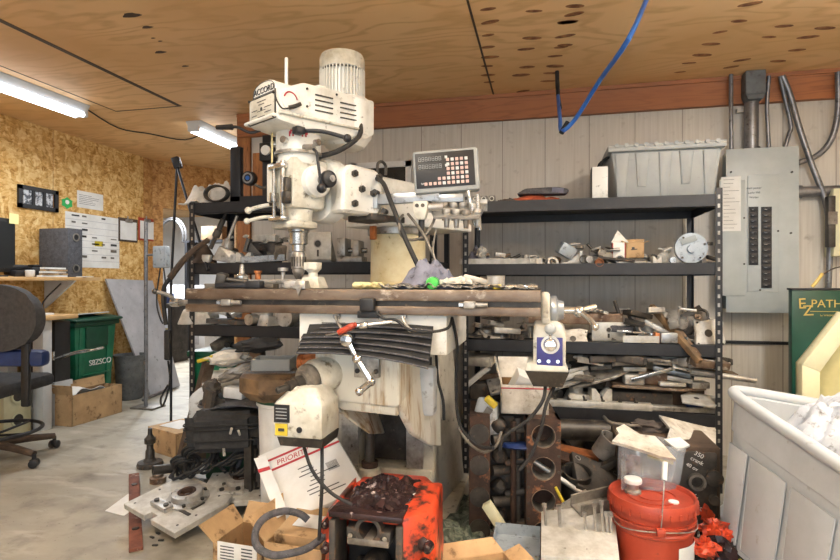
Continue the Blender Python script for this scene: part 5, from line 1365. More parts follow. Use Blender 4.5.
        for x, y in ((-.4, -.36), (.38, -.36), (.4, .3), (-.38, .36), (0, -.42)): b.cyl((x * l, y * w, h), (x * l, y * w, h + .0008), w * .04, m='dark_steel', n=10)
    elif kind == 'manifold':
        b.prism([(-l / 2, -w / 2), (l / 2, -w / 2), (l / 2, w / 2), (-l / 2, w / 2)], 0, h, 'xy', None, h * .1)
        for k in range(4): 
            x = l * (-.375 + .25 * k)
            b.ring((x, 0, h), (0, 0, 1), w * .34, w * .25, h * .25, None, 16); b.cyl((x, 0, h), (x, 0, h + .0008), w * .25, m='dark_steel', n=16)
    elif kind == 'motor':
        b.lathe([(0, 0), (h * .45, 0), (h * .5, l * .06), (h * .5, l * .8), (h * .4, l * .85), (h * .12, l * .86), (h * .12, l), (0, l)], (-l / 2, 0, h / 2), (1, 0, 0)); b.box((-l * .1, 0, h * 1.02), (l * .3, w * .4, h * .14), bev=.004)
    return b
def put(kind, l, w, h, m, loc, rot=(0, 0, 0), name=None, label='', cat='', group=None, drop=True, seed=0):
    b = piece(kind, l, w, h, m, seed)
    M = Matrix.Translation(V(loc)) @ Euler(rot).to_matrix().to_4x4()
    for v in b.bm.verts: v.co = M @ v.co
    return one(name, b, label, cat, group, drop=drop)
def sh(px, Y, z): p = at(px, 280, Y); return V((p.x, Y, z))
SH = lambda px, Y, z, dz=.001: sh(px, Y, z + dz)

# ------------------------------------------------------------ right unit, top shelf
a, c = at(611, 196, 3.36), at(733, 196, 3.36)
t = thing('storage_tote', 'big grey lidded plastic tote on the top shelf', 'tote', ((a.x + c.x) / 2, 3.6, R1 + .001))
zt_, zb_ = at(660, 146, 3.36).z, R1 + .001
b = B('tote_grey'); X0, X1 = a.x - .0, c.x - .06
frustum(b, X0 + .045, X1 - .03, 3.38, 3.80, zb_, X0 + .0, X1 + .0, 3.35, 3.83, zt_ - .02, None, .008)
for k, (u, wd, dr) in enumerate(((.10, .075, 1), (.29, .075, .78), (.5, .07, 1), (.69, .075, .76), (.90, .075, 1))):
    xc = X0 + (X1 - X0) * u; zl = zb_ + (zt_ - zb_) * (1 - dr) + .004
    yl = 3.38 - .03 * (zl - zb_) / (zt_ - zb_) - .006
    b.hull([(xc - wd / 2, 3.341, zt_ - .035), (xc + wd / 2, 3.341, zt_ - .035), (xc + wd * .3, yl, zl), (xc - wd * .3, yl, zl), (xc - wd / 2, 3.36, zt_ - .035), (xc + wd / 2, 3.36, zt_ - .035), (xc + wd * .3, yl + .02, zl), (xc - wd * .3, yl + .02, zl)], None, .004)
part('body', b, t)
b = B('tote_grey'); b.bb(X0 - .02, X1 + .02, 3.325, 3.85, zt_ - .028, zt_, None, .006)
b.bb(X0 - .02, X1 + .02, 3.325, 3.585, zt_ - .002, zt_ + .010, None, .003); b.bb(X0 - .02, X1 + .02, 3.592, 3.85, zt_ - .002, zt_ + .010, None, .003)
for k in range(11): x = X0 + (X1 - X0) * (k + .5) / 11; b.cyl((x, 3.318, zt_ + .006), (x, 3.33, zt_ + .006), .012, n=10)
part('lid', b, t)
b = B('black_rubber'); b.tube([(X0 + .0, 3.45, zt_ - .03), (X0 - .04, 3.44, zt_ - .06), (X0 - .06, 3.42, zt_ - .14), (X0 - .03, 3.44, zt_ - .2)], .009); b.tube([(X0 + .0, 3.55, zt_ - .02), (X0 - .05, 3.55, zt_ - .05), (X0 - .075, 3.5, zt_ - .15)], .006); one('black_strap', b, 'black strap hanging over the left side of the tote', 'strap', sol=False)
p = at(590, 196, 3.33); b = B('white_enamel'); w_ = at(608, 196, 3.33).x - p.x; hh = at(590, 167, 3.33).z - R1
b.bb(p.x + .012, p.x + w_, 3.33, 3.43, R1 + .001, R1 + hh, None, .003); b.bb(p.x + .010, p.x + .0125, 3.331, 3.429, R1 + .002, R1 + hh - .001, 'cast_iron'); one('small_carton', b, 'upright pale carton standing left of the grey tote', 'box')
# cloths
def cloth(px, Y, w, d, h, z, m, seed, label, name='folded_cloth', cat='cloth', stripe=None):
    c = sh(px, Y, z)
    f = ragf(c.x, Y, w, d, h, seed, z + .002); b = B(m); b.grid(f, 24, 14, .006)
    return one(name, b, label, cat, sol=True)
cloth(533, 3.45, .40, .2, .05, R1, 'orange_cloth', 4, 'flat rust orange cloth on the top shelf')
b = B('charcoal'); c = sh(541, 3.43, R1 + .05); b.hull([c + V(p) for p in ((-.15, -.06, 0), (.16, -.06, -.01), (.15, .08, 0), (-.14, .08, 0), (-.10, -.04, .035), (.10, -.04, .04), (.13, .05, .03), (-.08, .05, .04), (.17, -.03, .025))], None, .01); b.box(c + V((.1, -.055, .015)), (.07, .006, .03), (0, .1, 0), m='rag_grey'); one('black_pouch', b, 'black pouch lying on the orange cloth', 'pouch', drop=True)
for k, px in enumerate((476, 484, 492)):
    b = B('dull_steel'); c = SH(px, 3.35, R1); b.box(c + V((0, 0, .022)), (.042, .04, .043), bev=.004); b.ring(c + V((0, -.021, .024)), (0, 1, 0), .015, .01, .004, 'light_alu'); b.cyl(c + V((0, -.0205, .024)), c + V((0, -.0195, .024)), .01, m='dark_steel')
    one('square_bushing', b, ['leftmost', 'middle', 'rightmost'][k] + ' of three small square steel bushings on the top shelf', 'bushing')
cloth(508, 3.38, .12, .1, .02, R1, 'rag_dark', 9, 'small dark rag next to the orange cloth', 'small_rag', 'rag')

# ------------------------------------------------------------ right unit, second shelf
S = [  # kind,l,w,h,mat,px,Y,dz,rot,name,label,cat
 ('can', .075, 0, .055, 'rag_grey', 470, 3.5, 0, (0, 0, 0), 'tin_cup', 'dull tin cup near the shelf post on the second shelf', 'cup'),
 ('channel', .50, .12, .035, 'light_alu', 501, 3.36, 0, (0, 0, 0), 'alloy_tray', 'long pale tray of small parts on the second shelf', 'tray'),
 ('square_tube', .10, .045, .045, 'light_alu', 534, 3.33, 0, (0, 0, 1.45), 'square_tube', 'short square alloy tube with its open end forward', 'tube'),
 ('pipe', .09, 0, .035, 'steel', 546, 3.35, 0, (0, 0, 1.2), 'pipe_offcut', 'thin steel pipe end right of the square tube', 'pipe'),
 ('ring', .07, 0, .02, 'light_alu', 552, 3.36, 0, (1.1, 0, .3), 'alloy_ring', 'pale alloy ring tilted against the blue grey block', 'ring'),
 ('bracket', .12, .05, .08, 'light_alu', 572, 3.40, 0, (0, 0, PI), 'alloy_bracket', 'white alloy angle bracket behind the blue grey block', 'bracket'),
 ('bar', .10, .07, .075, 'grey_blue_metal', 563, 3.40, .05, (.2, .5, .4), 'tilted_block', 'blue grey metal block tilted up on the small parts', 'block'),
 ('pipe', .16, 0, .055, 'cast_iron', 584, 3.42, .03, (0, 0, 1.5), 'dark_pipe', 'dark pipe whose round open end faces the room', 'pipe'),
 ('socket', .08, 0, .04, 'steel', 588, 3.34, 0, (0, 0, 1.7), 'socket', 'steel socket below the dark pipe', 'socket'),
 ('rod', .17, 0, .016, 'dark_steel', 596, 3.45, .07, (0, .8, .1), 'leaning_rod', 'dark rod leaning up behind the copper coloured plug', 'rod'),
 ('can', .045, 0, .05, 'copper', 598, 3.33, 0, (PI / 2, 0, .1), 'copper_plug', 'round copper coloured plug on the second shelf', 'plug'),
 ('angle', .18, .05, .04, 'steel', 607, 3.40, .02, (0, .3, .6), 'angle_offcut', 'small steel angle offcut left of the yellow carton', 'bracket'),
 ('bolt', .20, 0, .03, 'cast_iron', 616, 3.32, .02, (0, .12, -.2), 'long_bolt', 'long dark bolt pointing over the second shelf edge', 'bolt'),
 ('pipe', .08, 0, .05, 'steel', 620, 3.36, 0, (0, 0, 1.4), 'pipe_elbow', 'steel pipe stub with open end below the yellow carton', 'pipe'),
 ('stepped', .16, 0, .03, 'steel', 644, 3.42, .05, (0, .55, .4), 'stepped_shaft', 'bright stepped shaft leaning right of the yellow carton', 'shaft'),
 ('upring', .055, .02, .04, 'cast_iron', 653, 3.40, .03, (0, 0, .3), 'dark_ring', 'small dark upright ring between carton and round cover', 'ring'),
 ('vblock', .05, .04, .04, 'light_alu', 656, 3.34, 0, (0, 0, .2), 'alloy_v_block', 'little pale notched block below the dark ring', 'block'),
 ('socket', .10, 0, .055, 'light_alu', 664, 3.40, .02, (0, -.3, 1.2), 'alloy_fitting', 'pale alloy tube fitting left of the round cover', 'fitting'),
 ('socket', .05, 0, .035, 'bright_steel', 672, 3.32, 0, (0, 0, 1.6), 'bright_socket', 'small shiny socket just before the round cover', 'socket'),
 ('bracket', .09, .05, .07, 'steel', 706, 3.40, 0, (0, 0, .4), 'small_bracket', 'steel bracket between round cover and the shelf post', 'bracket'),
 ('wrench', .18, .035, .008, 'steel', 634, 3.33, .0, (0, 0, .15), 'wrench', 'flat steel wrench lying below the yellow carton', 'wrench'),
 ('casting', .16, .09, .07, 'cast_iron', 482, 3.5, 0, (0, 0, .5), 'rusty_casting', 'dark lumpy casting at the left end of the second shelf', 'casting'),
 ('stepblock', .1, .04, .06, 'cast_iron', 516, 3.5, 0, (0, 0, .2), 'step_block', 'dark stepped block behind the pale tray', 'block'),
 ('casting', .10, .07, .06, 'steel', 527, 3.48, 0, (0, 0, 1.0), 'steel_casting', 'grey steel casting behind the square tube', 'casting'),
]
for k, (kd, l, w_, h, m, px, Y, dz, rot, nm, lb, ct) in enumerate(S):
    p = at(px, 280, Y); put(kd, l, w_, h, m, (p.x, Y, R2 + dz + .002), rot, nm, lb, ct, seed=k)
cloth(478, 3.42, .16, .16, .13, R2, 'rag_grey', 12, 'limp grey purple rag hanging at the second shelf left end', 'grey_rag', 'rag')
b = B('light_alu'); b.blob(sh(482, 3.36, R2 + .07), (.06, .05, .08), 4, .5, 4); one('foil_wad', b, 'crumpled bright foil wad leaning on the grey purple rag', 'foil', drop=True)
for k in range(9):
    px = 480 + k * 5.6; p = at(px, 280, 3.35 + .02 * (k % 2)); kd = ['bolt', 'ring', 'rod'][k % 3]
    put(kd, .045, .03, .018, ['steel', 'rusty_steel', 'light_alu', 'cast_iron'][k % 4], (p.x, 3.345 + .025 * (k % 2), R2 + .05), (0, .2 * (k % 3), k * .8), 'small_part', 'small loose %s in the pale tray, %s from its left end' % (('bolt', 'ring', 'rod')[k % 3], ('first', 'second', 'third', 'fourth', 'fifth', 'sixth', 'seventh', 'eighth', 'ninth')[k]), 'part', 'small parts in the pale tray')
# yellow open carton with a red-white one beside
c = sh(635, 3.42, R2); 
t, M, L = cardbox((c.x - .055, 3.39, R2 + .035), (c.x + .045, 3.385, R2 + .035), .06, .09, 'small open yellow brown carton on the second shelf', flaps=(0, .9, .4, .3), flap=.03)
b = B('ink'); b.T = M; b.box((L * .45, -.001, .05), (.035, .002, .005), (0, -.1, 0)); b.box((L * .4, -.001, .058), (.015, .002, .012)); part('print', b, t)
c = sh(620, 3.40, R2); b = B('white_enamel'); b.bb(c.x - .04, c.x + .025, 3.39, 3.44, R2 + .03, R2 + .125, None, .002); b.bb(c.x - .045, c.x - .04, 3.391, 3.439, R2 + .032, R2 + .12, 'red_plastic'); b.bb(c.x + .025, c.x + .03, 3.391, 3.439, R2 + .032, R2 + .12, 'red_plastic')
b.hull([(c.x - .05, 3.41, R2 + .125), (c.x + .05, 3.41, R2 + .125), (c.x - .01, 3.43, R2 + .20), (c.x - .05, 3.45, R2 + .125), (c.x + .05, 3.45, R2 + .125)], 'light_alu'); one('parts_packet', b, 'white packet with red sides and a clear peaked top', 'packet', drop=True)
# round grey-blue cover
p = at(690, 251, 3.36)
t = thing('round_cover', 'round blue grey metal cover standing at the second shelf right end', 'cover', (p.x, 3.38, R2 + .001))
b = B('grey_blue_metal'); zc_ = R2 + .087
b.lathe([(0, 0), (.075, 0), (.084, .01), (.086, .05), (0, .05)], (p.x, 3.38, zc_), (0, -1, 0), n=36); part('disc', b, t)
b = B('grey_blue_metal'); b.lathe([(0, 0), (.024, 0), (.022, .016), (0, .016)], (p.x - .0, 3.33, zc_ - .005), (0, -1, 0)); part('hub', b, t)
b = B('panel_grey_dark'); b.box((p.x - .015, 3.327, zc_ + .045), (.085, .004, .035), (0, -.35, 0), bev=.001); part('plate', b, t)
for a in (.3, 2.2, 4.0, 5.4):
    b = B('dark_steel'); q = V((p.x + .072 * math.cos(a), 3.33, zc_ + .072 * math.sin(a))); b.cyl(q, q + V((0, -.006, 0)), .006, n=6); part('screw', b, t)

# ------------------------------------------------------------ right unit, third shelf
S = [
 ('casting', .22, .16, .05, 'steel', 490, 3.45, 0, (0, 0, .2), 'flat_casting', 'flat grey casting at the left end of the third shelf', 'casting'),
 ('cutplate', .2, .12, .02, 'dark_steel', 474, 3.36, 0, (0, .1, .4), 'dark_plate', 'dark cut plate by the left post on the third shelf', 'plate'),
 ('gear', .11, 0, .03, 'cast_iron', 515, 3.38, 0, (0, .1, 0), 'toothed_disc', 'toothed wheel lying flat behind the mill table end', 'gear'),
 ('bar', .16, .05, .035, 'light_alu', 507, 3.36, .03, (0, .05, .2), 'alloy_bar', 'pale alloy bar before the toothed wheel', 'bar'),
 ('bracket', .12, .08, .07, 'steel', 524, 3.45, 0, (0, 0, 2.8), 'foot_bracket', 'ribbed bracket near the table end on the third shelf', 'bracket'),
 ('angleplate', .19, .11, .115, 'light_alu', 607, 3.42, 0, (.1, 0, .05), 'angle_plate', 'pale plate with bolt holes standing on the third shelf', 'plate'),
 ('bar', .56, .18, .065, 'rusty_steel', 573, 3.46, .12, (0, 0, .03), 'long_brown_block', 'long brown slab lying high across the third shelf', 'slab'),
 ('gasket', .17, .14, .02, 'steel', 574, 3.36, 0, (1.1, 0, .1), 'cover_plate', 'holed cover plate leaning under the brown slab', 'plate'),
 ('bar', .14, .06, .05, 'cast_iron', 622, 3.40, 0, (0, 0, .1), 'iron_block', 'dark iron block right of the standing pale plate', 'block'),
 ('bar', .13, .06, .04, 'charcoal', 621, 3.38, .05, (0, .05, -.1), 'slate_bar', 'slate grey bar on top of the dark iron block', 'bar'),
 ('rod', .20, 0, .022, 'cast_iron', 618, 3.44, .14, (0, 1.25, .2), 'upright_shaft', 'thin dark shaft standing up behind the slate bar', 'shaft'),
 ('stepped', .20, 0, .035, 'dark_steel', 630, 3.42, .13, (0, 1.2, .1), 'upright_arbor', 'stepped dark arbor standing beside the thin shaft', 'arbor'),
 ('wrench', .22, .06, .012, 'bright_steel', 634, 3.36, .06, (0, .1, .2), 'bright_wrench', 'bright wrench across the middle of the third shelf', 'wrench'),
 ('upring', .06, .03, .05, 'light_alu', 641, 3.42, .05, (0, 0, .6), 'alloy_clamp_ring', 'pale upright clamp ring before the wooden sticks', 'ring'),
 ('casting', .14, .10, .08, 'light_alu', 648, 3.44, .0, (0, .3, .8), 'pale_casting', 'pale lumpy casting leaning under the wooden sticks', 'casting'),
 ('bar', .15, .05, .03, 'aluminium', 655, 3.38, .07, (0, .5, -.2), 'alloy_offcut', 'tilted alloy bar under the long wooden stick', 'bar'),
 ('bar', .08, .06, .055, 'copper', 660, 3.35, .01, (0, .1, .1), 'copper_block', 'brown copper block in front of the wooden stick', 'block'),
 ('bar', .09, .07, .06, 'silver_paint', 668, 3.33, 0, (0, 0, .05), 'silver_block', 'silver grey block right of the brown copper block', 'block'),
 ('manifold', .24, .12, .04, 'cast_iron', 686, 3.50, .10, (1.2, -.5, .2), 'intake_manifold', 'dark manifold casting with four ports standing at the back', 'manifold'),
 ('gasket', .17, .17, .025, 'light_alu', 708, 3.40, .05, (1.35, 0, .15), 'end_cover', 'pale end cover with a round hole by the right post', 'cover'),
 ('wrench', .14, .045, .012, 'steel', 688, 3.38, .05, (0, .2, .9), 'connecting_rod', 'short connecting rod at the foot of the manifold', 'rod'),
 ('socket', .10, 0, .06, 'steel', 683, 3.42, .09, (0, -.2, 1.3), 'steel_ball', 'round steel knob leaning on the manifold', 'knob'),
 ('angle', .20, .05, .04, 'light_alu', 640, 3.32, .0, (0, .0, .1), 'bent_strip', 'bent bright strip hanging at the third shelf edge', 'strip'),
]
for k, (kd, l, w_, h, m, px, Y, dz, rot, nm, lb, ct) in enumerate(S):
    p = at(px, 280, Y); put(kd, l, w_, h, m, (p.x, Y, R3 + dz + .002), rot, nm, lb, ct, seed=k + 50)
def stick(a, c, r, m, label, name, cat='bar', w=None, sol=True, flat=1.0):
    b = B(m); d = c - a; L = d.length; q = d.to_track_quat('X', 'Z').to_matrix().to_4x4(); b.T = Matrix.Translation((a + c) / 2) @ q; b.box((0, 0, 0), (L, r * 2, r * 2 * flat), bev=r * .2); return one(name, b, label, cat, sol=sol)
stick(at(651, 306, 3.48), at(700, 362, 3.20), .016, 'wood_block', 'long wooden stick sloping down over the shelf edge', 'wooden_stick', 'stick', sol=False)
stick(at(668, 318, 3.50), at(698, 358, 3.24), .018, 'rusty_steel', 'shorter brown bar sloping next to the long wooden stick', 'rusty_bar', 'bar', sol=False)

# ------------------------------------------------------------ right unit, fourth shelf: layered scrap plates
S = [
 ('bar', .62, .06, .04, 'light_alu', 595, 3.31, 0, (0, 0, 0), 'drilled_rail', 'long pale rail with studs along the fourth shelf edge', 'rail'),
 ('bar', .55, .05, .028, 'steel', 664, 3.33, 0, (0, 0, -.03), 'steel_rail', 'grey rail at the right end of the fourth shelf edge', 'rail'),
 ('bar', .34, .12, .10, 'cast_iron', 497, 3.44, 0, (0, 0, .05), 'standing_iron_block', 'dark iron slab standing at the left of the fourth shelf', 'slab'),
 ('casting', .20, .16, .13, 'steel', 546, 3.55, 0, (0, 0, .4), 'gear_case', 'grey case casting behind the white carton', 'casting'),
 ('casting', .2, .14, .10, 'light_alu', 580, 3.44, 0, (0, 0, .1), 'pump_casting', 'pale pump casting in the middle of the fourth shelf', 'casting'),
 ('vblock', .12, .08, .10, 'light_alu', 600, 3.38, 0, (0, 0, .2), 'notched_block', 'pale notched block right of the pump casting', 'block'),
 ('bar', .34, .14, .09, 'cast_iron', 640, 3.45, 0, (0, 0, 0), 'dark_flat_block', 'dark slab at the bottom of the plate heap', 'slab'),
 ('bar', .30, .12, .11, 'dark_wood', 675, 3.50, 0, (0, 0, .15), 'wooden_block', 'dark wooden block under the plates', 'block'),
 ('cutplate', .52, .28, .014, 'rusty_steel', 656, 3.46, .12, (0, .02, 0), 'large_rusty_plate', 'widest thin rusty plate across the plate heap', 'plate'),
 ('bar', .11, .09, .06, 'light_alu', 633, 3.40, .14, (0, 0, .1), 'alloy_block', 'squarish pale block on the widest rusty plate', 'block'),
 ('bar', .16, .12, .075, 'rusty_steel', 652, 3.44, .14, (0, 0, -.1), 'brown_block', 'brown topped block right of the squarish pale block', 'block'),
 ('bar', .14, .09, .02, 'light_alu', 671, 3.38, .14, (0, 0, .05), 'thin_alloy_block', 'thin pale bar in front of the stacked blue grey plates', 'bar'),
 ('plate', .21, .14, .026, 'aluminium', 672, 3.44, .16, (0, .12, -.15), 'alloy_plate', 'lower of two stacked grey alloy plates', 'plate'),
 ('plate', .20, .13, .026, 'silver_paint', 671, 3.42, .2, (0, .18, -.2), 'alloy_plate', 'upper of two stacked blue grey alloy plates', 'plate'),
 ('bar', .10, .08, .035, 'steel', 698, 3.40, .14, (0, 0, .2), 'steel_block', 'steel block at the right of the plate heap', 'block'),
 ('bar', .09, .05, .03, 'blue_pad', 694, 3.34, .1, (0, 0, 0), 'blue_strip', 'small blue piece tucked under the plates at right', 'part'),
 ('cutplate', .30, .16, .012, 'steel', 700, 3.46, .19, (0, .1, .1), 'steel_sheet', 'thin steel sheet at the right of the heap', 'sheet'),
 ('bar', .5, .14, .014, 'dark_wood', 684, 3.50, .25, (0, .17, 0), 'dark_board', 'dark thin board sloping down to the right on top', 'board'),
 ('bar', .52, .10, .014, 'wood_block', 686, 3.42, .28, (0, .15, -.05), 'brown_board', 'brown thin board on top of the heap sloping right', 'board'),
 ('pipe', .34, 0, .032, 'aluminium', 722, 3.34, .28, (0, .12, 0), 'alloy_pipe', 'grey pipe poking out past the right shelf post', 'pipe'),
 ('bar', .13, .05, .025, 'light_alu', 634, 3.40, .24, (0, 0, .1), 'pale_bar', 'small pale bar at the top left of the plate heap', 'bar'),
 ('bar', .09, .05, .035, 'light_alu', 648, 3.46, .27, (0, 0, .1), 'pale_cube', 'small white block highest on the plate heap', 'block'),
 ('plate', .26, .2, .02, 'cast_iron', 590, 3.52, .24, (.9, .05, .1), 'dark_drilled_plate', 'dark drilled plate leaning at the back of the fourth shelf', 'plate'),
 ('cutplate', .34, .13, .016, 'steel', 600, 3.40, .16, (.3, -.28, .1), 'cut_strip', 'long grey cut plate rising to the right', 'plate'),
 ('cutplate', .30, .12, .016, 'aluminium', 566, 3.38, .14, (.3, -.35, 0), 'cut_strip', 'grey cut plate sloping beside the feed box', 'plate'),
 ('bar', .16, .035, .03, 'light_alu', 571, 3.36, .27, (0, -.35, .1), 'pale_stub', 'upper pale square bar by the feed box', 'bar'),
 ('bar', .16, .03, .025, 'light_alu', 575, 3.40, .22, (0, -.2, .2), 'pale_stub', 'lower pale square bar by the feed box', 'bar'),
 ('channel', .20, .05, .03, 'light_alu', 478, 3.36, .2, (0, -.7, .1), 'bright_channel', 'bright channel offcut leaning up at the left post', 'channel'),
 ('plate', .18, .16, .014, 'steel', 503, 3.36, .18, (.4, -.2, .2), 'square_plate', 'square grey plate leaning behind the dusty bag', 'plate'),
 ('cutplate', .2, .16, .012, 'light_alu', 700, 3.34, .08, (.2, .1, -.1), 'copper_sheet', 'flat reddish grey plate lying near the right post', 'plate'),
 ('casting', .18, .12, .1, 'rusty_steel', 615, 3.56, .1, (0, 0, .3), 'round_casting', 'rusty round casting behind the notched block', 'casting'),
 ('casting', .18, .12, .1, 'cast_iron', 522, 3.5, .0, (0, 0, 2.3), 'black_casting', 'black casting at the back behind the white carton', 'casting'),
 ('bar', .24, .03, .02, 'bright_steel', 652, 3.34, .22, (0, -.3, .05), 'thin_bright_bar', 'thin bright bar slanting across the brown topped block', 'bar'),
]
for k, (kd, l, w_, h, m, px, Y, dz, rot, nm, lb, ct) in enumerate(S):
    p = at(px, 280, Y); put(kd, l, w_, h, m, (p.x, Y, R4 + dz + .002), rot, nm, lb, ct, seed=k + 90)
for k, px in enumerate((555, 569, 585, 603, 620, 636)):
    b = B('dark_steel'); p = at(px, 280, 3.305); z = R4 + .042; b.cyl((p.x, 3.305, z), (p.x - .01, 3.305, z + .03), .006, n=8); b.cyl((p.x, 3.305, z), (p.x, 3.305, z + .008), .012, n=6)
    one('rail_stud', b, ('first', 'second', 'third', 'fourth', 'fifth', 'last')[k] + ' short dark stud from the left on the pale drilled rail', 'stud', 'studs on the pale rail')
# bottom level, behind the floor clutter
S = [
 ('bar', .5, .12, .05, 'cast_iron', 520, 3.42, 0, (0, 0, .1), 'iron_bar', 'dark iron bar low on the bottom shelf', 'bar'),
 ('pipe', .4, 0, .16, 'dark_steel', 570, 3.50, 0, (0, 0, 1.2), 'black_drum', 'black round tube lying deep on the bottom shelf', 'tube'),
 ('casting', .3, .2, .16, 'cast_iron', 640, 3.5, 0, (0, 0, .3), 'large_casting', 'large dark casting on the bottom shelf', 'casting'),
 ('casting', .25, .2, .16, 'steel', 690, 3.45, 0, (0, 0, -.3), 'grey_housing', 'grey housing at the bottom shelf right end', 'casting'),
]
for k, (kd, l, w_, h, m, px, Y, dz, rot, nm, lb, ct) in enumerate(S):
    p = at(px, 280, Y); put(kd, l, w_, h, m, (p.x, Y, R5 + dz + .002), rot, nm, lb, ct, seed=k + 150)

# ------------------------------------------------------------ left unit
for px0, px1, dz in ((230, 241, .33),):
    pass
p0 = at(231, 205, 3.06); p1 = at(241, 205, 3.06); ztp = at(235, 147, 3.06).z
b = B('black_metal'); b.bb(p0.x, p1.x, 3.05, 3.09, L1 + .002, ztp, None, .003); b.bb(p0.x, at(275, 205, 3.06).x, 3.05, 3.10, L1 + .002, L1 + .04); b.bb(at(263, 200, 3.06).x, at(274, 200, 3.06).x, 3.05, 3.09, L1 + .04, ztp + .06, None, .003)
one('black_bracket', b, 'black upright steel frame standing on the left top shelf', 'frame')
p = at(245, 177, 3.10)
b = B('wood_post'); b.bb(at(251, 177, 3.1).x, at(262, 177, 3.1).x, 3.12, 3.18, L1 + .002, ztp - .03); one('wood_plank', b, 'brown wooden plank behind the black upright frame', 'board')
c = at(245, 177, 3.04)
t = thing('air_gauge', 'round black gauge with blue centre on the upright frame', 'gauge', c)
b = B('black_plastic'); b.cyl(c + V((0, .075, 0)), c + V((0, .03, 0)), .045, n=28, bev=.006); part('case', b, t)
b = B('silver_paint'); b.ring(c + V((0, .03, 0)), (0, -1, 0), .034, .024, .004); b.cyl(c + V((0, .03, 0)), c + V((0, .026, 0)), .014, m='blue_hose'); part('dial', b, t)
b = B('black_plastic'); c = at(268, 150, 2.6); c = sh(267, 3.08, ztp - .06); b.bb(c.x - .01, c.x + .09, 3.0, 3.0505, ztp - .11, ztp - .0, None, .006); b.cyl((c.x + .04, 3.0, ztp - .05), (c.x + .04, 2.985, ztp - .05), .03, m='white_plastic'); one('switch_housing', b, 'black switch box beside the mill head collar', 'switch', sol=False)
cloth(204, 3.14, .24, .2, .16, L1, 'rag_white', 21, 'white rag bundle at the left end of the top shelf', 'white_rag', 'rag')
cloth(222, 3.18, .26, .2, .19, L1, 'rag_white', 25, 'second white rag bundle nearer the upright frame', 'white_rag', 'rag')
b = B('dark_steel'); c = sh(218, 3.06, L1 + .03)
for k in range(4): b.tube([c + V((.08 * math.cos(a), -.01 * k, .04 + .05 * math.sin(a))) for a in [2 * PI * i / 14 for i in range(14)]], .006, closed=True, smooth=2)
one('cable_coil', b, 'coil of dark cable in front of the white rags', 'cable', drop=True)
S = [
 ('rod', .2, 0, .02, 'dark_steel', 280, 3.1, .0, (0, 0, .1), 'dark_rod', 'dark rod on the left top shelf behind the mill head', 'rod'),
 ('bracket', .14, .05, .1, 'aluminium', 288, 3.08, .0, (0, 0, .3), 'grey_bracket', 'grey bracket on the top shelf behind the mill head', 'bracket'),
]
for k, (kd, l, w_, h, m, px, Y, dz, rot, nm, lb, ct) in enumerate(S):
    p = at(px, 280, Y); put(kd, l, w_, h, m, (p.x, Y, L1 + dz + .002), rot, nm, lb, ct, seed=k + 170)
S = [
 ('cone', .16, 0, .13, 'dark_wood', 204, 3.07, 0, (0, 0, 0), 'brown_cone', 'brown pointed cone at the left end of the shelf', 'cone'),
 ('bar', .05, .05, .05, 'light_alu', 207, 3.03, .0, (0, 0, .2), 'pale_cube', 'small white cube before the brown cone', 'block'),
 ('casting', .16, .12, .14, 'steel', 227, 3.08, 0, (0, .2, .3), 'tool_post', 'grey tool post casting left of the big grey block', 'casting'),
 ('stepped', .26, 0, .05, 'cast_iron', 222, 3.10, .20, (0, -1.15, .2), 'leaning_arbor', 'dark arbor leaning upright on the left shelf', 'arbor'),
 ('rod', .24, 0, .02, 'steel', 232, 3.06, .18, (0, -1.2, .1), 'leaning_bar', 'thin steel bar leaning beside the dark arbor', 'bar'),
 ('plate', .20, .12, .14, 'cast_iron', 265, 3.22, 0, (0, 0, .05), 'big_grey_block', 'big grey block at the back left of the chuck', 'block'),
 ('bar', .16, .07, .045, 'light_alu', 266, 3.20, .16, (0, 0, .05), 'pale_block', 'pale block stacked on the big grey block', 'block'),
 ('angle', .30, .04, .04, 'bright_steel', 264, 3.05, 0, (0, -.05, .0), 'bright_bar', 'bright ribbed bar along the shelf edge left of the chuck', 'bar'),
 ('vblock', .10, .05, .06, 'light_alu', 245, 3.06, 0, (0, 0, .1), 'small_vee_block', 'small pale vee block at the end of the bright bar', 'block'),
 ('bracket', .16, .07, .09, 'dark_steel', 256, 3.11, .05, (0, .3, .3), 'black_clamp', 'black clamp lying on the bright bar', 'clamp'),
 ('bracket', .16, .07, .09, 'dull_steel', 276, 3.10, .06, (0, -.3, 2.4), 'folded_bracket', 'folded grey bracket right of the black clamp', 'bracket'),
 ('bar', .08, .07, .13, 'aluminium', 296, 3.12, 0, (0, 0, .1), 'upright_block', 'upright alloy block right behind the chuck', 'block'),
 ('angleplate', .17, .13, .185, 'light_alu', 322, 3.12, 0, (0, 0, .02), 'angle_block', 'pale angle block with round hole right of the chuck', 'block'),
 ('vise', .16, .12, .15, 'aluminium', 352, 3.14, 0, (0, 0, .05), 'machine_vise', 'grey machine vise next to the turret', 'vise'),
]
for k, (kd, l, w_, h, m, px, Y, dz, rot, nm, lb, ct) in enumerate(S):
    p = at(px, 280, Y); put(kd, l, w_, h, m, (p.x, Y, L2 + dz + .002), rot, nm, lb, ct, seed=k + 180)
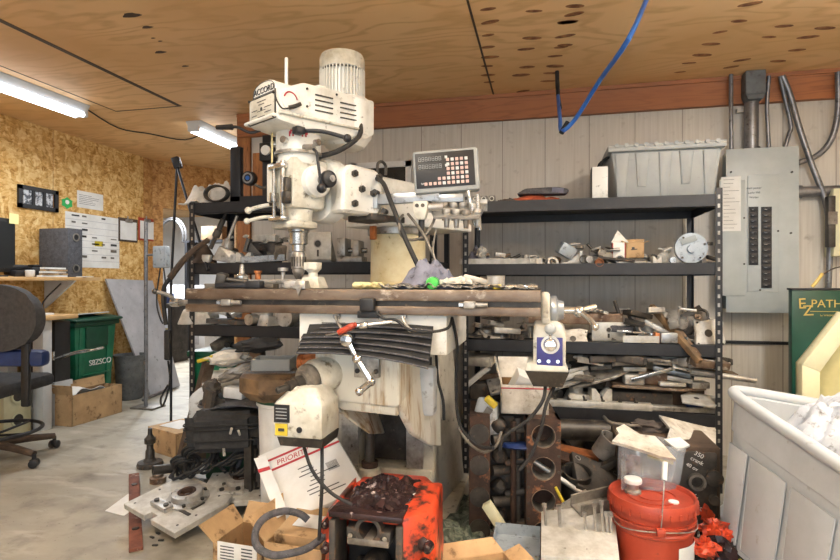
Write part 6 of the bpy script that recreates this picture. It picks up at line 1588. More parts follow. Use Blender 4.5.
S = [
 ('casting', .24, .14, .14, 'light_alu', 200, 3.07, 0, (0, 0, .2), 'pulley_casting', 'pale casting under the left end of the mill table', 'casting'),
 ('cutplate', .30, .10, .03, 'cast_iron', 232, 3.06, 0, (0, .05, .1), 'flat_iron', 'flat dark iron below the mill table left half', 'plate'),
 ('socket', .12, 0, .07, 'steel', 255, 3.06, 0, (0, 0, 1.4), 'round_socket', 'round steel socket facing forward below the table', 'socket'),
 ('casting', .13, .1, .10, 'light_alu', 270, 3.08, 0, (0, 0, 1.2), 'small_pump', 'small pale pump body right of the round socket', 'pump'),
 ('socket', .14, 0, .11, 'aluminium', 290, 3.08, 0, (0, 0, 1.5), 'wide_socket', 'wide round alloy fitting next to the saddle', 'fitting'),
 ('bar', .2, .05, .03, 'steel', 225, 3.1, .06, (0, .2, .4), 'steel_strip', 'steel strip across the flat dark iron', 'strip'),
]
for k, (kd, l, w_, h, m, px, Y, dz, rot, nm, lb, ct) in enumerate(S):
    p = at(px, 280, Y); put(kd, l, w_, h, m, (p.x, Y, L3 + dz + .002), rot, nm, lb, ct, seed=k + 210)
S = [
 ('motor', .30, .12, .16, 'light_alu', 232, 3.06, 0, (0, 0, .3), 'dusty_motor', 'dusty pale motor on the left low shelf', 'motor'),
 ('casting', .2, .14, .24, 'cast_iron', 236, 3.2, 0, (0, 0, .8), 'chain_hoist', 'dark oily casting under the left shelf', 'casting'),
 ('casting', .22, .16, .26, 'cast_iron', 262, 3.15, 0, (0, 0, .2), 'black_gearbox', 'black oily gearbox behind the wooden crate', 'gearbox'),
 ('bar', .1, .08, .3, 'dark_wood', 256, 3.1, 0, (0, 0, .2), 'brown_post', 'short brown block under the left shelf', 'block'),
]
for k, (kd, l, w_, h, m, px, Y, dz, rot, nm, lb, ct) in enumerate(S):
    p = at(px, 280, Y); put(kd, l, w_, h, m, (p.x, Y, L4 + dz + .002), rot, nm, lb, ct, seed=k + 230)
b = B('green_plastic'); c = sh(207, 3.1, L4); b.bb(c.x - .09, c.x + .17, 3.04, 3.26, L4 + .002, L4 + .26, None, .01); b.bb(c.x - .10, c.x + .18, 3.03, 3.27, L4 + .24, L4 + .275, 'green_dark', .005); one('green_crate', b, 'green plastic crate on the left shelf below the table', 'crate', sol=True)

# swing-arm stand with black rods by the doorway
t = thing('folding_stand', 'tall thin black folding stand by the doorway', 'stand', (at(171, 300, 3.4).x, 3.4, 0))
hd = at(177, 163, 3.35)
b = B('black_metal'); b.box(hd, (.05, .05, .08), (0, -.3, YAW), bev=.006); part('head', b, t)
for q_ in (at(171, 285, 3.4), at(208, 270, 2.99)):
    b = B('black_metal'); b.cyl(hd + V((0, 0, -.02)), q_, .009); part('rod', b, t)
b = B('black_metal'); q0 = at(171, 285, 3.4); b.cyl(q0, (q0.x, q0.y, .02), .009); b.cyl((q0.x, q0.y, .0), (q0.x, q0.y, .02), .09); part('base', b, t)
# flex duct / strap in brown-black
b = B('dark_wood'); b.tube([at(208, 240, 2.95), at(194, 250, 2.85), at(182, 262, 2.8), at(170, 278, 2.78)], .016, rr=1.2); b.tube([at(170, 278, 2.78), at(163, 292, 2.77), at(166, 325, 2.77)], .012, m='black_rubber'); b.box(at(168, 345, 2.77), (.04, .03, .18), m='black_rubber', bev=.01)
b.tube([at(168, 361, 2.77), at(170, 380, 2.8), at(166, 398, 2.8), at(162, 406, 2.8), at(161, 398, 2.8), at(168, 385, 2.8)], .006, m='black_rubber')
one('hanging_cord', b, 'dark strap and black cord hanging down to a loop by the doorway', 'cord', sol=False)
# handle of the table drive on the far left (crank handle end)
t = thing('table_crank', 'steel crank handle sticking out left of the mill table', 'crank', at(150, 312, 1.9))
b = B('steel'); a0 = V((xL - .005, YT + .14, zt - .06)); b.cyl(a0, a0 + V((-.14, 0, 0)), .012); b.lathe([(0, 0), (.035, 0), (.04, .01), (.04, .03), (0, .03)], a0 + V((-.0, 0, 0)), (-1, 0, 0), m='white_enamel'); b.cyl(a0 + V((-.12, 0, 0)), a0 + V((-.16, 0, 0)), .018, m='bright_steel'); part('shaft', b, t)
b = B('dull_steel'); b.tube([a0 + V((-.14, 0, 0)), a0 + V((-.15, -.03, .03)), a0 + V((-.19, -.05, .045))], .008); b.sphere(a0 + V((-.20, -.05, .047)), .012, m='dark_steel'); part('handle', b, t)

# ------------------------------------------------------------ seen through the doorway
C0 = V((-4.6, 7.6, 0))
def far(px, t): return atd(px, 280, t)
p = far(176, 8.3)
b = B('room_white'); b.bb(p.x - .45, p.x + .5, p.y, p.y + .3, .0, 1.1, None, .01); b.bb(p.x - .4, p.x - .1, p.y - .004, p.y, .2, .9, 'grey_board'); b.bb(p.x + .0, p.x + .4, p.y - .004, p.y, .2, .9, 'grey_board'); one('white_cabinet', b, 'white cabinet in the bright room through the doorway', 'cabinet')
b = B('black_rubber'); q = V((p.x - .05, p.y - .02, 1.83))
for k in range(2): b.tube([q + V((.24 * math.cos(a) * (1 - .12 * k), -.03 * k, .3 * math.sin(a) * (1 - .1 * k))) for a in [PI * i / 12 - .3 for i in range(16)]], .018)
b.bb(q.x - .32, q.x - .24, q.y, q.y + .04, 1.102, 1.8, 'steel')
one('coiled_hose', b, 'black curved hose hung up in the bright room', 'hose')
b = B('dark_steel'); q = V((p.x - .1, p.y - .4, 0))
b.bb(q.x - .4, q.x + .5, q.y - .2, q.y + .2, .78, .84); 
for dx in (-.36, .44): b.bb(q.x + dx - .03, q.x + dx + .03, q.y - .18, q.y + .18, 0, .78)
b.bb(q.x - .2, q.x + .05, q.y - .1, q.y + .1, .84, 1.02, 'steel', .01); b.bb(q.x + .12, q.x + .3, q.y - .1, q.y + .1, .84, .98, 'blue_pad', .01); b.cyl((q.x - .3, q.y, .84), (q.x - .3, q.y, 1.06), .05)
b.bb(q.x - .3, q.x + .4, q.y - .2, q.y + .2, .3, .33); b.bb(q.x - .1, q.x + .1, q.y - .12, q.y + .12, .33, .52, 'steel'); b.cyl((q.x + .25, q.y - .1, .4), (q.x + .25, q.y + .1, .4), .08, m='yellow')
one('tool_bench', b, 'cluttered dark tool bench in the room through the doorway', 'bench')
p = far(213, 8.0); b = B('wood_block'); b.bb(p.x - .2, p.x + .15, p.y, p.y + .2, 1.78, 1.98, None, .005); b.bb(p.x - .5, p.x + .5, p.y, p.y + .3, 1.74, 1.775, 'black_metal'); b.bb(p.x - .48, p.x - .44, p.y, p.y + .3, 0, 1.74, 'black_metal'); b.bb(p.x + .44, p.x + .48, p.y, p.y + .3, 0, 1.74, 'black_metal'); one('far_shelf', b, 'black shelf with a brown crate deep in the bright room', 'shelf')
# ------------------------------------------------------------ electrical panel and conduits
YP = 3.86
def pr(px0, py0, px1, py1, Y): a = at(px0, py0, Y); c = at(px1, py1, Y); return a.x, c.x, c.z, a.z
x0, x1, z0, z1 = pr(729, 151, 795, 310, YP)
t = thing('breaker_panel', 'tall grey electrical breaker panel on the back wall', 'electrical panel', ((x0 + x1) / 2, YP + .07, z0))
b = B('panel_grey_dark'); b.bb(x0, x1, YP, YW - .001, z0, z1, None, .003); part('enclosure', b, t)
b = B('panel_grey'); b.bb(x0 - .02, x1 + .02, YP - .008, YP - .001, z0 - .02, z1 + .01, None, .003)
hx0, hx1, hz0, hz1 = pr(747, 176, 778, 292, YP)
b.bb(hx0, hx1, YP - .014, YP - .008, hz0, hz1, None, .004); part('cover', b, t)
lx0, lx1, lz0, lz1 = pr(720, 194, 744, 296, YP - .03)
b = B('panel_grey'); b.bb(lx0 - .0, x0 + .09, YP - .016, YP - .008, lz0, lz1 + .09, None, .002); part('side_door', b, t)
for (p0, q0, p1, q1, n) in ((748.5, 207, 758, 265, 10), (761, 207, 771.5, 288, 14)):
    bx0, bx1, bz0, bz1 = pr(p0, q0, p1, q1, YP - .014)
    b = B('black_plastic'); b.bb(bx0, bx1, YP - .020, YP - .0145, bz0, bz1); bk = part('breaker_column', b, t)
    hz = (bz1 - bz0) / n
    for k in range(n):
        b = B('black_metal'); b.bb(bx0 + .012, bx1 - .012, YP - .030, YP - .0205, bz0 + hz * (k + .25), bz0 + hz * (k + .75), None, .002); b.bb(bx0 + .014, bx1 - .03, YP - .0312, YP - .0301, bz0 + hz * (k + .46), bz0 + hz * (k + .52), 'grey_plastic'); part('breaker', b, bk)
sx0, sx1, sz0, sz1 = pr(721, 177, 741, 231, YP - .02)
b = B('paper'); b.bb(sx0, sx1, YP - .0185, YP - .0165, sz0, sz1); sh_ = part('circuit_list', b, t, 'white handwritten circuit list')
b = B('ink'); rnd = random.Random(9)
for k in range(14):
    z = sz1 - .02 - k * (sz1 - sz0 - .04) / 13; b.bb(sx0 + .015, sx0 + .015 + rnd.uniform(.03, .10), YP - .0192, YP - .0186, z, z + .002)
part('writing', b, sh_)
b = B('ink'); c = at(754, 188, YP - .0145)
for k, s_ in enumerate(('main power', 'Lathe Mill', 'Welder')): b.text(s_, .018, frame((c.x, YP - .0148, c.z - k * .03), (1, 0, 0), (0, 0, 1)), depth=.0003)
part('handwriting', b, t, 'black handwritten note')
for px, py in ((744, 218), (744, 264), (778, 231), (791, 233), (731, 172), (792, 172), (760, 290)):
    b = B('dark_steel'); p = at(px, py, YP - .014); b.cyl((p.x, YP - .018, p.z), (p.x, YP - .0081, p.z), .006, n=10); part('screw', b, t)
def cond(pts, r, label, name='conduit_pipe', m='conduit', straps=()):
    b = B(m); b.tube(pts, r, n=14)
    for p in straps: b.box(p, (r * 3.2, .02, .03), m='steel')
    return one(name, b, label, 'conduit', sol=False)
p = at(752, 152, 3.93); zt2 = ZC - .002
b = B('conduit'); b.cyl((p.x, 3.94, z1 + .011), (p.x, 3.94, at(757, 101, 3.93).z), .042, n=24); b.ring((p.x, 3.94, z1 + .011), (0, 0, 1), .052, .042, .02); b.box((p.x - .05, 3.97, at(757, 108, 3.93).z), (.06, .03, .025), m='steel'); 
z_ = at(757, 101, 3.93).z; b.hull([(p.x + dx * k_, y, z_ + dz) for dx in (-1, 1) for y in (3.86, 3.953) for k_, dz in ((.045, -.005), (.058, .03))], 'can_grey', .004); b.bb(p.x - .058, p.x + .058, 3.86, 3.953, z_ + .03, ZC - .002, 'can_grey', .004)
one('service_conduit', b, 'wide grey conduit with square head above the breaker panel', 'conduit', sol=False)
a = at(731, 78, 3.91)
cond([(a.x, 3.91, ZC - .003), (a.x, 3.91, at(731, 120, 3.91).z), (a.x + .01, 3.93, z1 - .1), (a.x + .01, 3.93, z1 - .25)], .013, 'thin straight conduit left of the wide one')
cond([at(769, 76, 3.91), at(767, 105, 3.93), at(768, 130, 3.95), at(769, 151, 3.95)], .012, 'thin conduit just right of the wide one')
cond([at(780, 76, 3.90), at(784, 95, 3.93), at(791, 125, 3.96), at(789, 134, 3.96), at(784, 151, 3.96)], .012, 'kinked thin conduit running down to the panel top')
cond([at(782, 76, 3.90), at(790, 95, 3.92), at(800, 130, 3.93), at(812, 165, 3.93), at(825, 200, 3.93), at(830, 235, 3.93), at(828, 290, 3.95)], .018, 'long slanting grey conduit right of the panel')
cond([at(838, 72, 3.90), at(838, 110, 3.92), at(832, 138, 3.94), at(818, 155, 3.95), at(797, 163, 3.95)], .018, 'curved conduit bending into the panel right side')
b = B('conduit'); p = at(796, 192, 3.95); b.cyl((p.x, 3.95, p.z), (2.6, 3.95, p.z), .034, n=18); b.cyl((p.x, 3.95, p.z), (p.x + .03, 3.95, p.z), .042, n=18); one('horizontal_conduit', b, 'thick horizontal conduit leaving the panel to the right', 'conduit', sol=False)
b = B('cream_panel'); x0_, x1_, z0_, z1_ = pr(832, 189, 862, 256, 3.9); b.bb(x0_, x1_, 3.88, YW - .001, z0_, z1_, None, .004); one('cream_box', b, 'cream wall box at the right edge beside the slanting conduit', 'box')
b = B('dark_steel'); p = at(829, 222, 3.9); b.bb(p.x - .02, p.x + .02, 3.86, 3.91, p.z - .16, p.z + .16, None, .004); b.bb(p.x - .025, p.x + .025, 3.85, 3.86, p.z - .02, p.z + .06, 'dull_steel'); one('door_latch', b, 'dark metal latch strip beside the cream wall box', 'latch', sol=False)
# EZ PATH green case
Yg = 3.55
x0_, x1_, z0_, z1_ = pr(790, 288, 870, 520, Yg)
x0_ += .01
t = thing('green_case', 'tall dark green metal case with gold lettering', 'case', ((x0_ + x1_) / 2, Yg + .15, 0))
b = B('green_case'); b.bb(x0_, x1_, Yg, Yg + .05, 0, z1_ - .012, None, .004); part('cabinet', b, t)
b = B('black_metal'); b.bb(x0_ - .006, x1_ + .006, Yg - .006, Yg + .056, z1_ - .012, z1_, None, .002); part('top_trim', b, t)
b = B('gold')
c = at(802, 304, Yg)
b.text('E', .085, frame((c.x, Yg - .002, c.z), (1, 0, .05), (0, 0, 1)), depth=.001)
c = at(808, 311, Yg); b.text('Z', .085, frame((c.x, Yg - .002, c.z), (1, 0, .05), (0, 0, 1)), depth=.001)
c = at(825.5, 304, Yg); b.text('PATH', .064, frame((c.x + .005, Yg - .002, c.z), (1, 0, 0), (0, 0, 1)), depth=.001)
c0_, c1_ = at(806, 317, Yg), at(838, 311, Yg); b.bb(c0_.x + .02, c1_.x, Yg - .003, Yg - .001, c1_.z - .005, c1_.z - .002)
c = at(829, 315.5, Yg); b.text('by WIREMOLD', .014, frame((c.x, Yg - .002, c.z), (1, 0, 0), (0, 0, 1)), depth=.0005)
part('lettering', b, t, 'gold logo lettering')
b = B('gold'); b.tube([at(812, 287, 3.3), at(818, 280, 3.3), at(822, 274, 3.32)], .009); b.tube([at(822, 275, 3.32), at(835, 268, 3.4), at(850, 266, 3.4)], .004, m='dark_steel'); one('brass_fitting', b, 'thin cord with brass fitting on top of the green case', 'fitting', sol=False)
# cream lid/board leaning at right
Yc = 2.75
pts = [at(797, 364, Yc), at(797, 420, Yc), at(900, 420, Yc), at(900, 290, Yc), at(845, 306, Yc)]
def cpoly(sc_, y): 
    cx_ = sum(p.x for p in pts) / 5; cz_ = sum(p.z for p in pts) / 5
    return [(cx_ + (p.x - cx_) * sc_, cz_ + (p.z - cz_) * sc_) for p in pts]
P5 = [at(797, 363, Yc), at(838, 312, Yc), at(900, 312, Yc), at(900, 520, Yc), at(797, 520, Yc)]
P5 = [V((p.x, Yc, max(p.z, .0))) for p in P5]
t = thing('cream_cover', 'large cream panel with a cut corner leaning at the right', 'panel', (P5[0].x + .3, Yc, 0))
b = B('cream_panel_dark'); b.prism([(p.x, p.z) for p in P5], Yc + .004, Yc + .014, 'xz'); part('sheet', b, t)
b = B('cream_panel')
I5 = [V((P5[0].x + .07, 0, P5[0].z - .03)), V((P5[1].x + .03, 0, P5[1].z - .07)), V((P5[2].x - .07, 0, P5[2].z - .07)), V((P5[3].x - .07, 0, P5[3].z + .01)), V((P5[4].x + .07, 0, P5[4].z + .01))]
for k in (0, 1, 4):
    j = (k + 1) % 5; q_ = [P5[k], P5[j], I5[k], I5[j]]
    b.hull([(p.x, Yc - .05, p.z) for p in q_] + [(p.x, Yc + .016, p.z) for p in q_], None, .003)
part('rim', b, t)

# ------------------------------------------------------------ big grey tub cart at right front
t = thing('tub_cart', 'huge pale grey plastic tub cart at the right front', 'cart', (.95, 1.9, 0))
# rim corner points in world: near-left corner, going right and back-left
rz = at(735, 395, 2.05).z
A_ = atd(724, 388, 2.15); 
zr = A_.z
Fl = A_                                     # left corner of the rim (far-left seen)
Fr = atd(905, 508, 1.34)
zr0 = Fl.z
def rimpt(p): return V((p.x, p.y, p.z))
# the tub is a long box; front side runs from Fl to Fr, sloping down; back side parallel behind
dv_ = (Fr - Fl); nb = V((-dv_.y, dv_.x, 0)).normalized() * .58
Bl = Fl + nb; Br = Fr + nb
def tub(u, v, w_):   # u along front 0..1, v 0 top..1 bottom, w_ 0 front..1 back
    top = (Fl * (1 - u) + Fr * u) + nb * w_
    ctr = (Fl + Fr) / 2 + nb * .5
    k = 1 - .02 * v
    top = top + V((0, 0, -.10 * w_))
    x = ctr.x + (top.x - ctr.x) * k; y = ctr.y + (top.y - ctr.y) * k
    z = (top.z) * (1 - v) + .19 * v
    return V((x - .07 * v, y - .02 * v, z))
def ringp(v, off=0.0, n=48):
    """rounded rectangle ring of the tub at depth v"""
    P = []
    r = .10
    for k in range(n):
        a = 2 * PI * k / n
        e = .26
        cx_ = math.copysign(abs(math.cos(a)) ** e, math.cos(a)); sy_ = math.copysign(abs(math.sin(a)) ** e, math.sin(a))
        P.append(tub(.5 + .5 * cx_ * (1 + off), v, .5 + .5 * sy_ * (1 + off)))
    return P
def loft(b, rings, m=None):
    w = bmesh.new(); R_ = [[w.verts.new(p) for p in r] for r in rings]; n = len(rings[0])
    for A2, D2 in zip(R_, R_[1:]):
        for k in range(n): w.faces.new((A2[k], A2[(k + 1) % n], D2[(k + 1) % n], D2[k]))
    b._merge(w, Matrix.Identity(4), m); return R_
b = B('cart_grey')
up = lambda r, dz: [p + V((0, 0, dz)) for p in r]
rings = [ringp(.02, -.09)] + [ringp(.98, -.09)]
outer = []
for v_ in (0.02, .12, .25): outer.append(ringp(v_, 0.0))
outer += [up(ringp(.25, -.02), -.004)]
for v_ in (.4, .6, .8, 1.0): outer.append(ringp(v_, -.02))
bot = ringp(1.0, -.98)
inner = [ringp(v_, -.09) for v_ in (.96, .7, .4, .02)]
inb = ringp(.96, -.98)
loft(b, outer + [bot]); loft(b, [inb] + inner + [outer[0]])
part('tub', b, t)
b = B('cart_grey'); rr_ = ringp(.0, .01, 64); b.tube(up(rr_, .0), .022, closed=True, smooth=1, n=12); part('rim', b, t)
b = B('cart_grey')
for u0, u1 in ((.10, .24), (.26, .50), (.53, .76)):
    q_ = [tub(u0, .32, -.002), tub(u1, .32, -.002), tub(u1 - .01, .95, -.002), tub(u0 + .01, .95, -.002)]
    q2 = [p - nb.normalized() * .004 for p in q_]
    b.hull(q_ + q2, None, .004)
part('side_ribs', b, t)
for u, w_ in ((.2, .2), (.8, .2), (.8, .8), (.2, .8)):
    b = B('black_rubber'); p = tub(u, 1, w_); b.cyl((p.x - .02, p.y, .07), (p.x + .02, p.y, .07), .07, bev=.006); b.box((p.x, p.y, .14), (.06, .05, .10), m='steel'); part('caster', b, t)
bc = tub(.45, .10, .55); b = B('white_bag')
def bagf(s_, w_, d_, h_, c_):
    def f(u, v):
        x = u - .5; y = v - .5; r = math.hypot(x, y) * 2
        return (c_.x + w_ * x, c_.y + d_ * y, c_.z + h_ * max(-.5, (1 - r * r)) + .05 * noise.noise(V((u * 7, v * 7, s_))) + .04 * abs(noise.noise(V((u * 15, v * 13, s_)))))
    return f
b.grid(bagf(3, .46, .34, .15, tub(.33, .07, .55)), 40, 34, .003); one('clear_trash_bag', b, 'crinkled clear plastic bag inside the grey tub cart', 'bag', sol=False)
b = B('paper'); p = tub(.20, .04, .75); b.box(p, (.2, .14, .05), (.1, .2, .5), bev=.004); one('white_package', b, 'flat white package in the far corner of the tub cart', 'package', sol=False)

# ------------------------------------------------------------ floor clutter at the right
# rusty V8 block standing on end
def engine_block(name, label, c, yaw, w, d, h, m, mdark='dark_steel', bank=True):
    pass
M = Matrix.Translation((at(517, 500, 2.42).x, 2.42, 0)) @ Matrix.Rotation(.12, 4, 'Z')
t = thing('rusty_engine_block', 'rust brown engine block standing on end under the white carton', 'engine block', M.translation)
zb, ztop_ = .06, .60
b = B('rust'); b.T = M
# left bank, valley and right bank (as seen)
b.hull([(-.21, -.10, zb), (-.12, -.10, zb), (-.12, .2, zb), (-.21, .2, zb), (-.21, -.10, ztop_), (-.12, -.10, ztop_), (-.12, .2, ztop_), (-.21, .2, ztop_)], None, .008)
b.bb(-.12, .04, .0, .28, zb, ztop_ - .02, 'cast_iron', .006)
def bored_face(b, xa, xb, y, zs, r, zlo, zhi, depth, n=32):
    # a flat face with round bores let into it
    cuts = [zlo] + [(zs[i] + zs[i + 1]) / 2 for i in range(len(zs) - 1)] + [zhi]
    w = bmesh.new(); xc = (xa + xb) / 2
    for i, zc in enumerate(zs):
        lo, hi = cuts[i], cuts[i + 1]; ins = []; out = []; deep = []
        for k in range(n):
            a = 2 * PI * k / n; c_, s_ = math.cos(a), math.sin(a)
            hx = (xb - xc); up_ = (hi - zc) if s_ > 0 else (zc - lo)
            q = min(hx / abs(c_) if abs(c_) > 1e-6 else 9, up_ / abs(s_) if abs(s_) > 1e-6 else 9)
            ins.append(w.verts.new((xc + r * c_, y, zc + r * s_))); out.append(w.verts.new((xc + q * c_, y, zc + q * s_))); deep.append(w.verts.new((xc + r * c_, y + depth, zc + r * s_)))
        for k in range(n):
            j = (k + 1) % n; w.faces.new((out[k], out[j], ins[j], ins[k])); w.faces.new((ins[k], ins[j], deep[j], deep[k]))
        w.faces.new(deep)
        for (sx, sz) in ((1, 1), (-1, 1), (-1, -1), (1, -1)):
            w.faces.new([w.verts.new((xc + sx * (xb - xc), y, hi if sz > 0 else lo)), w.verts.new((xc + sx * (xb - xc) * .7, y + .0005, hi if sz > 0 else lo)), w.verts.new((xc + sx * (xb - xc), y + .0005, (zc + (hi if sz > 0 else lo)) / 2 ))])
    b._merge(w, Matrix.Identity(4), None)
ZS = [ztop_ - .475, ztop_ - .34, ztop_ - .205, ztop_ - .07]
b.bb(.03, .17, -.02, .2, zb, ztop_, None, .008); b.bb(.03, .042, -.128, .0, zb, ztop_); b.bb(.158, .17, -.128, .0, zb, ztop_); b.bb(.03, .17, -.128, .0, ztop_ - .006, ztop_); b.bb(.03, .17, -.128, .0, zb, zb + .02)
bored_face(b, .03, .17, -.13, ZS, .048, zb, ztop_, .09)
part('block', b, t)
for k in range(4):
    z = ztop_ - .085 - k * .135
    b = B('cast_iron'); b.T = M; b.ring((.10, -.1302, ZS[k]), (0, -1, 0), .050, .0475, .001, 'rusty_steel'); b.ring((.10, -.042, ZS[k]), (0, -1, 0), .0478, .0465, .085, 'dull_steel'); part('cylinder_bore', b, t)
    b = B('dark_steel'); b.T = M; b.cyl((-.165, -.101, z + .01), (-.165, -.106, z + .01), .042, n=24); part('cylinder_bore', b, t)
    b = B('cast_iron'); b.T = M; b.blob((-.08, -.02, z + .03), (.07, .08, .07), k, .3, 2, sub=2); b.cyl((-.11, -.05, z - .03), (-.03, -.02, z - .03), .022); b.cyl((-.05, -.03, z), (.03, -.04, z + .02), .016, m='cast_iron'); part('casting_boss', b, t)
b = B('rust'); b.T = M; b.cyl((-.02, -.06, zb), (-.02, -.06, ztop_ - .03), .012); b.cyl((.0, -.03, zb), (.0, -.03, ztop_ - .02), .016, m='cast_iron'); part('rail', b, t)
for k in range(9):
    for x in (.038, .162):
        b = B('dark_steel'); b.T = M; z = ztop_ - .02 - k * .066; b.cyl((x, -.129, z), (x, -.1315, z), .006, n=8); part('bolt_hole', b, t)
b = B('dark_wood'); b.T = M; b.bb(-.24, .19, -.12, .3, .0, zb - .001, None, .006); one('timber_skid', b, 'dark timber under the rust brown engine block', 'timber', sol=True)
# white carton with a red stripe and a bag on top of it
c0, c1 = at(501, 440, 2.36), at(549, 440, 2.36); zc0 = .6015
t, M2, L2_ = cardbox((c0.x, 2.36, zc0), (c1.x, 2.38, zc0), .19, .125, 'dirty white carton with red stripe on the rusty engine block', m='dirty_white', flaps=(0, 1.1, 1.3, 0), flap=.10)
b = B('red_ink'); b.T = M2; b.bb(0, L2_, -.0012, -.0002, .108, .113); b.bb(L2_ + .0002, L2_ + .0012, 0, .19, .108, .113); part('stripe', b, t, 'red stripe')
b = B('paper'); b.T = M2; b.box((L2_ * .5, .09, .11), (.10, .08, .10), (.3, .4, .2)); one('carton_packet', b, 'pale packet sticking out of the striped carton', 'packet', sol=False)
b = B('cloudy_jug'); c = at(487, 420, 2.4)
b.hull([at(478, 396, 2.36), at(497, 402, 2.36), at(500, 444, 2.38), at(474, 446, 2.38), at(482, 396, 2.5), at(500, 402, 2.5), at(503, 444, 2.52), at(480, 446, 2.52), at(466, 440, 2.42)], None, .014); b.box(at(491, 402, 2.35), (.06, .03, .03), (0, .7, .0), m='yellow', bev=.008); b.box(at(487, 413, 2.355), (.05, .004, .03), (0, -1.0, 0), m='dull_steel')
one('dusty_bag', b, 'dusty grey bag with a yellow patch beside the striped carton', 'bag', sol=False)
b = B('dull_steel'); b.tube([at(458, 428, 2.3), at(470, 444, 2.25), at(484, 452, 2.22), at(496, 446, 2.22), at(501, 432, 2.28)], .006); one('grey_hose', b, 'thin grey hose curved in front of the dusty bag', 'hose', sol=False)
b = B('blue_pad'); b.blob(at(520, 446, 2.33), (.16, .08, .03), 4, .2, 2, sub=2); one('blue_glove', b, 'blue cloth squeezed under the striped carton', 'cloth', sol=False)

# silver plate with studs, front
q0 = at(544, 536, 2.0)
t = thing('studded_plate', 'pale alloy plate with upright studs at the front', 'plate', (at(580, 540, 1.98).x, 1.98, .08))
xa_, xb_ = at(541, 534, 2.0).x, at(617, 534, 2.0).x
zz = .235
b = B('light_alu'); b.hull([(xa_ + .0, 1.90, zz - .06), (xb_, 1.93, zz - .06), (xb_ + .02, 2.28, zz - .0), (xa_ + .0, 2.17, zz - .0), (xa_, 1.90, zz), (xb_, 1.93, zz), (xb_ + .02, 2.28, zz + .05), (xa_ + .0, 2.17, zz + .04)], None, .004); b.bb(xa_ + .01, xb_ - .01, 1.92, 2.1, .002, zz - .055, 'aluminium', .006)
part('plate', b, t)
for (px, py, l) in ((546, 524, .07), (560, 524, .07), (561, 520, .07), (596, 519, .09), (603, 523, .10), (608, 515, .06), (586, 512, .05), (612, 512, .06)):
    p = at(px, py + 14, 2.08); p.z = max(zz + .02, p.z - .0); b = B('steel'); b.cyl((p.x, 2.08, zz + .015), (p.x - .006, 2.08, zz + .03 + l), .0055, n=8); b.cyl((p.x - .006, 2.08, zz + .022 + l), (p.x - .006, 2.08, zz + .036 + l), .009, n=6); part('stud', b, t)
b = B('rag_dark')
# tray
t = thing('metal_tray', 'shallow grey metal tray in front of the engine block', 'tray', (at(520, 548, 2.05).x, 2.05, .12))
x_, X_ = at(492, 545, 2.05).x, at(540, 545, 2.05).x
b = B('grey_blue_metal'); b.bb(x_, X_, 1.98, 2.2, .15, .156); b.bb(x_, X_, 1.98, 1.984, .15, .19); b.bb(x_, X_, 2.196, 2.2, .15, .2); b.bb(x_, x_ + .004, 1.98, 2.2, .15, .19); b.bb(X_ - .004, X_, 1.98, 2.2, .15, .19); part('pan', b, t)
b = B('light_alu'); b.bb(x_ + .02, X_ - .01, 1.97, 2.0, .02, .149, None, .004); part('front_bar', b, t)
b = B('dark_wood'); b.bb(x_ - .02, X_ , 2.0, 2.22, .001, .149); one('wooden_support', b, 'dark wooden block under the shallow grey tray', 'block')
b = B('cream_panel'); b.box(at(497, 520, 2.26), (.04, .04, .16), (0, -.6, 0), bev=.003); one('pale_stick', b, 'pale wooden stick leaning by the rusty engine block', 'stick', sol=False)
# round cardboard tub / box at bottom centre
c0 = at(486, 552, 1.82)
t = thing('open_carton', 'open tan carton at the bottom edge below the tray', 'box', (c0.x, 1.82, 0))
b = B('cardboard'); b.T = Matrix.Translation((c0.x, 1.82, 0)) @ Matrix.Rotation(.5, 4, 'Z'); ww = .12
for (x_, y_, sx_, sy_) in ((0, -ww, ww * 2, .006), (0, ww, ww * 2, .006), (-ww, 0, .006, ww * 2), (ww, 0, .006, ww * 2)): b.box((x_, y_, .095), (sx_, sy_, .19))
b.box((0, 0, .004), (ww * 2, ww * 2, .006)); part('carton', b, t)
for k in range(4):
    b = B('cardboard'); b.T = Matrix.Translation((c0.x, 1.82, 0)) @ Matrix.Rotation(.5 + k * PI / 2, 4, 'Z'); b.quad((-ww, -ww, .19), (ww, -ww, .19), (ww * .8, -ww - .05, .225), (-ww * .8, -ww - .05, .225), .004); part('flap', b, t)

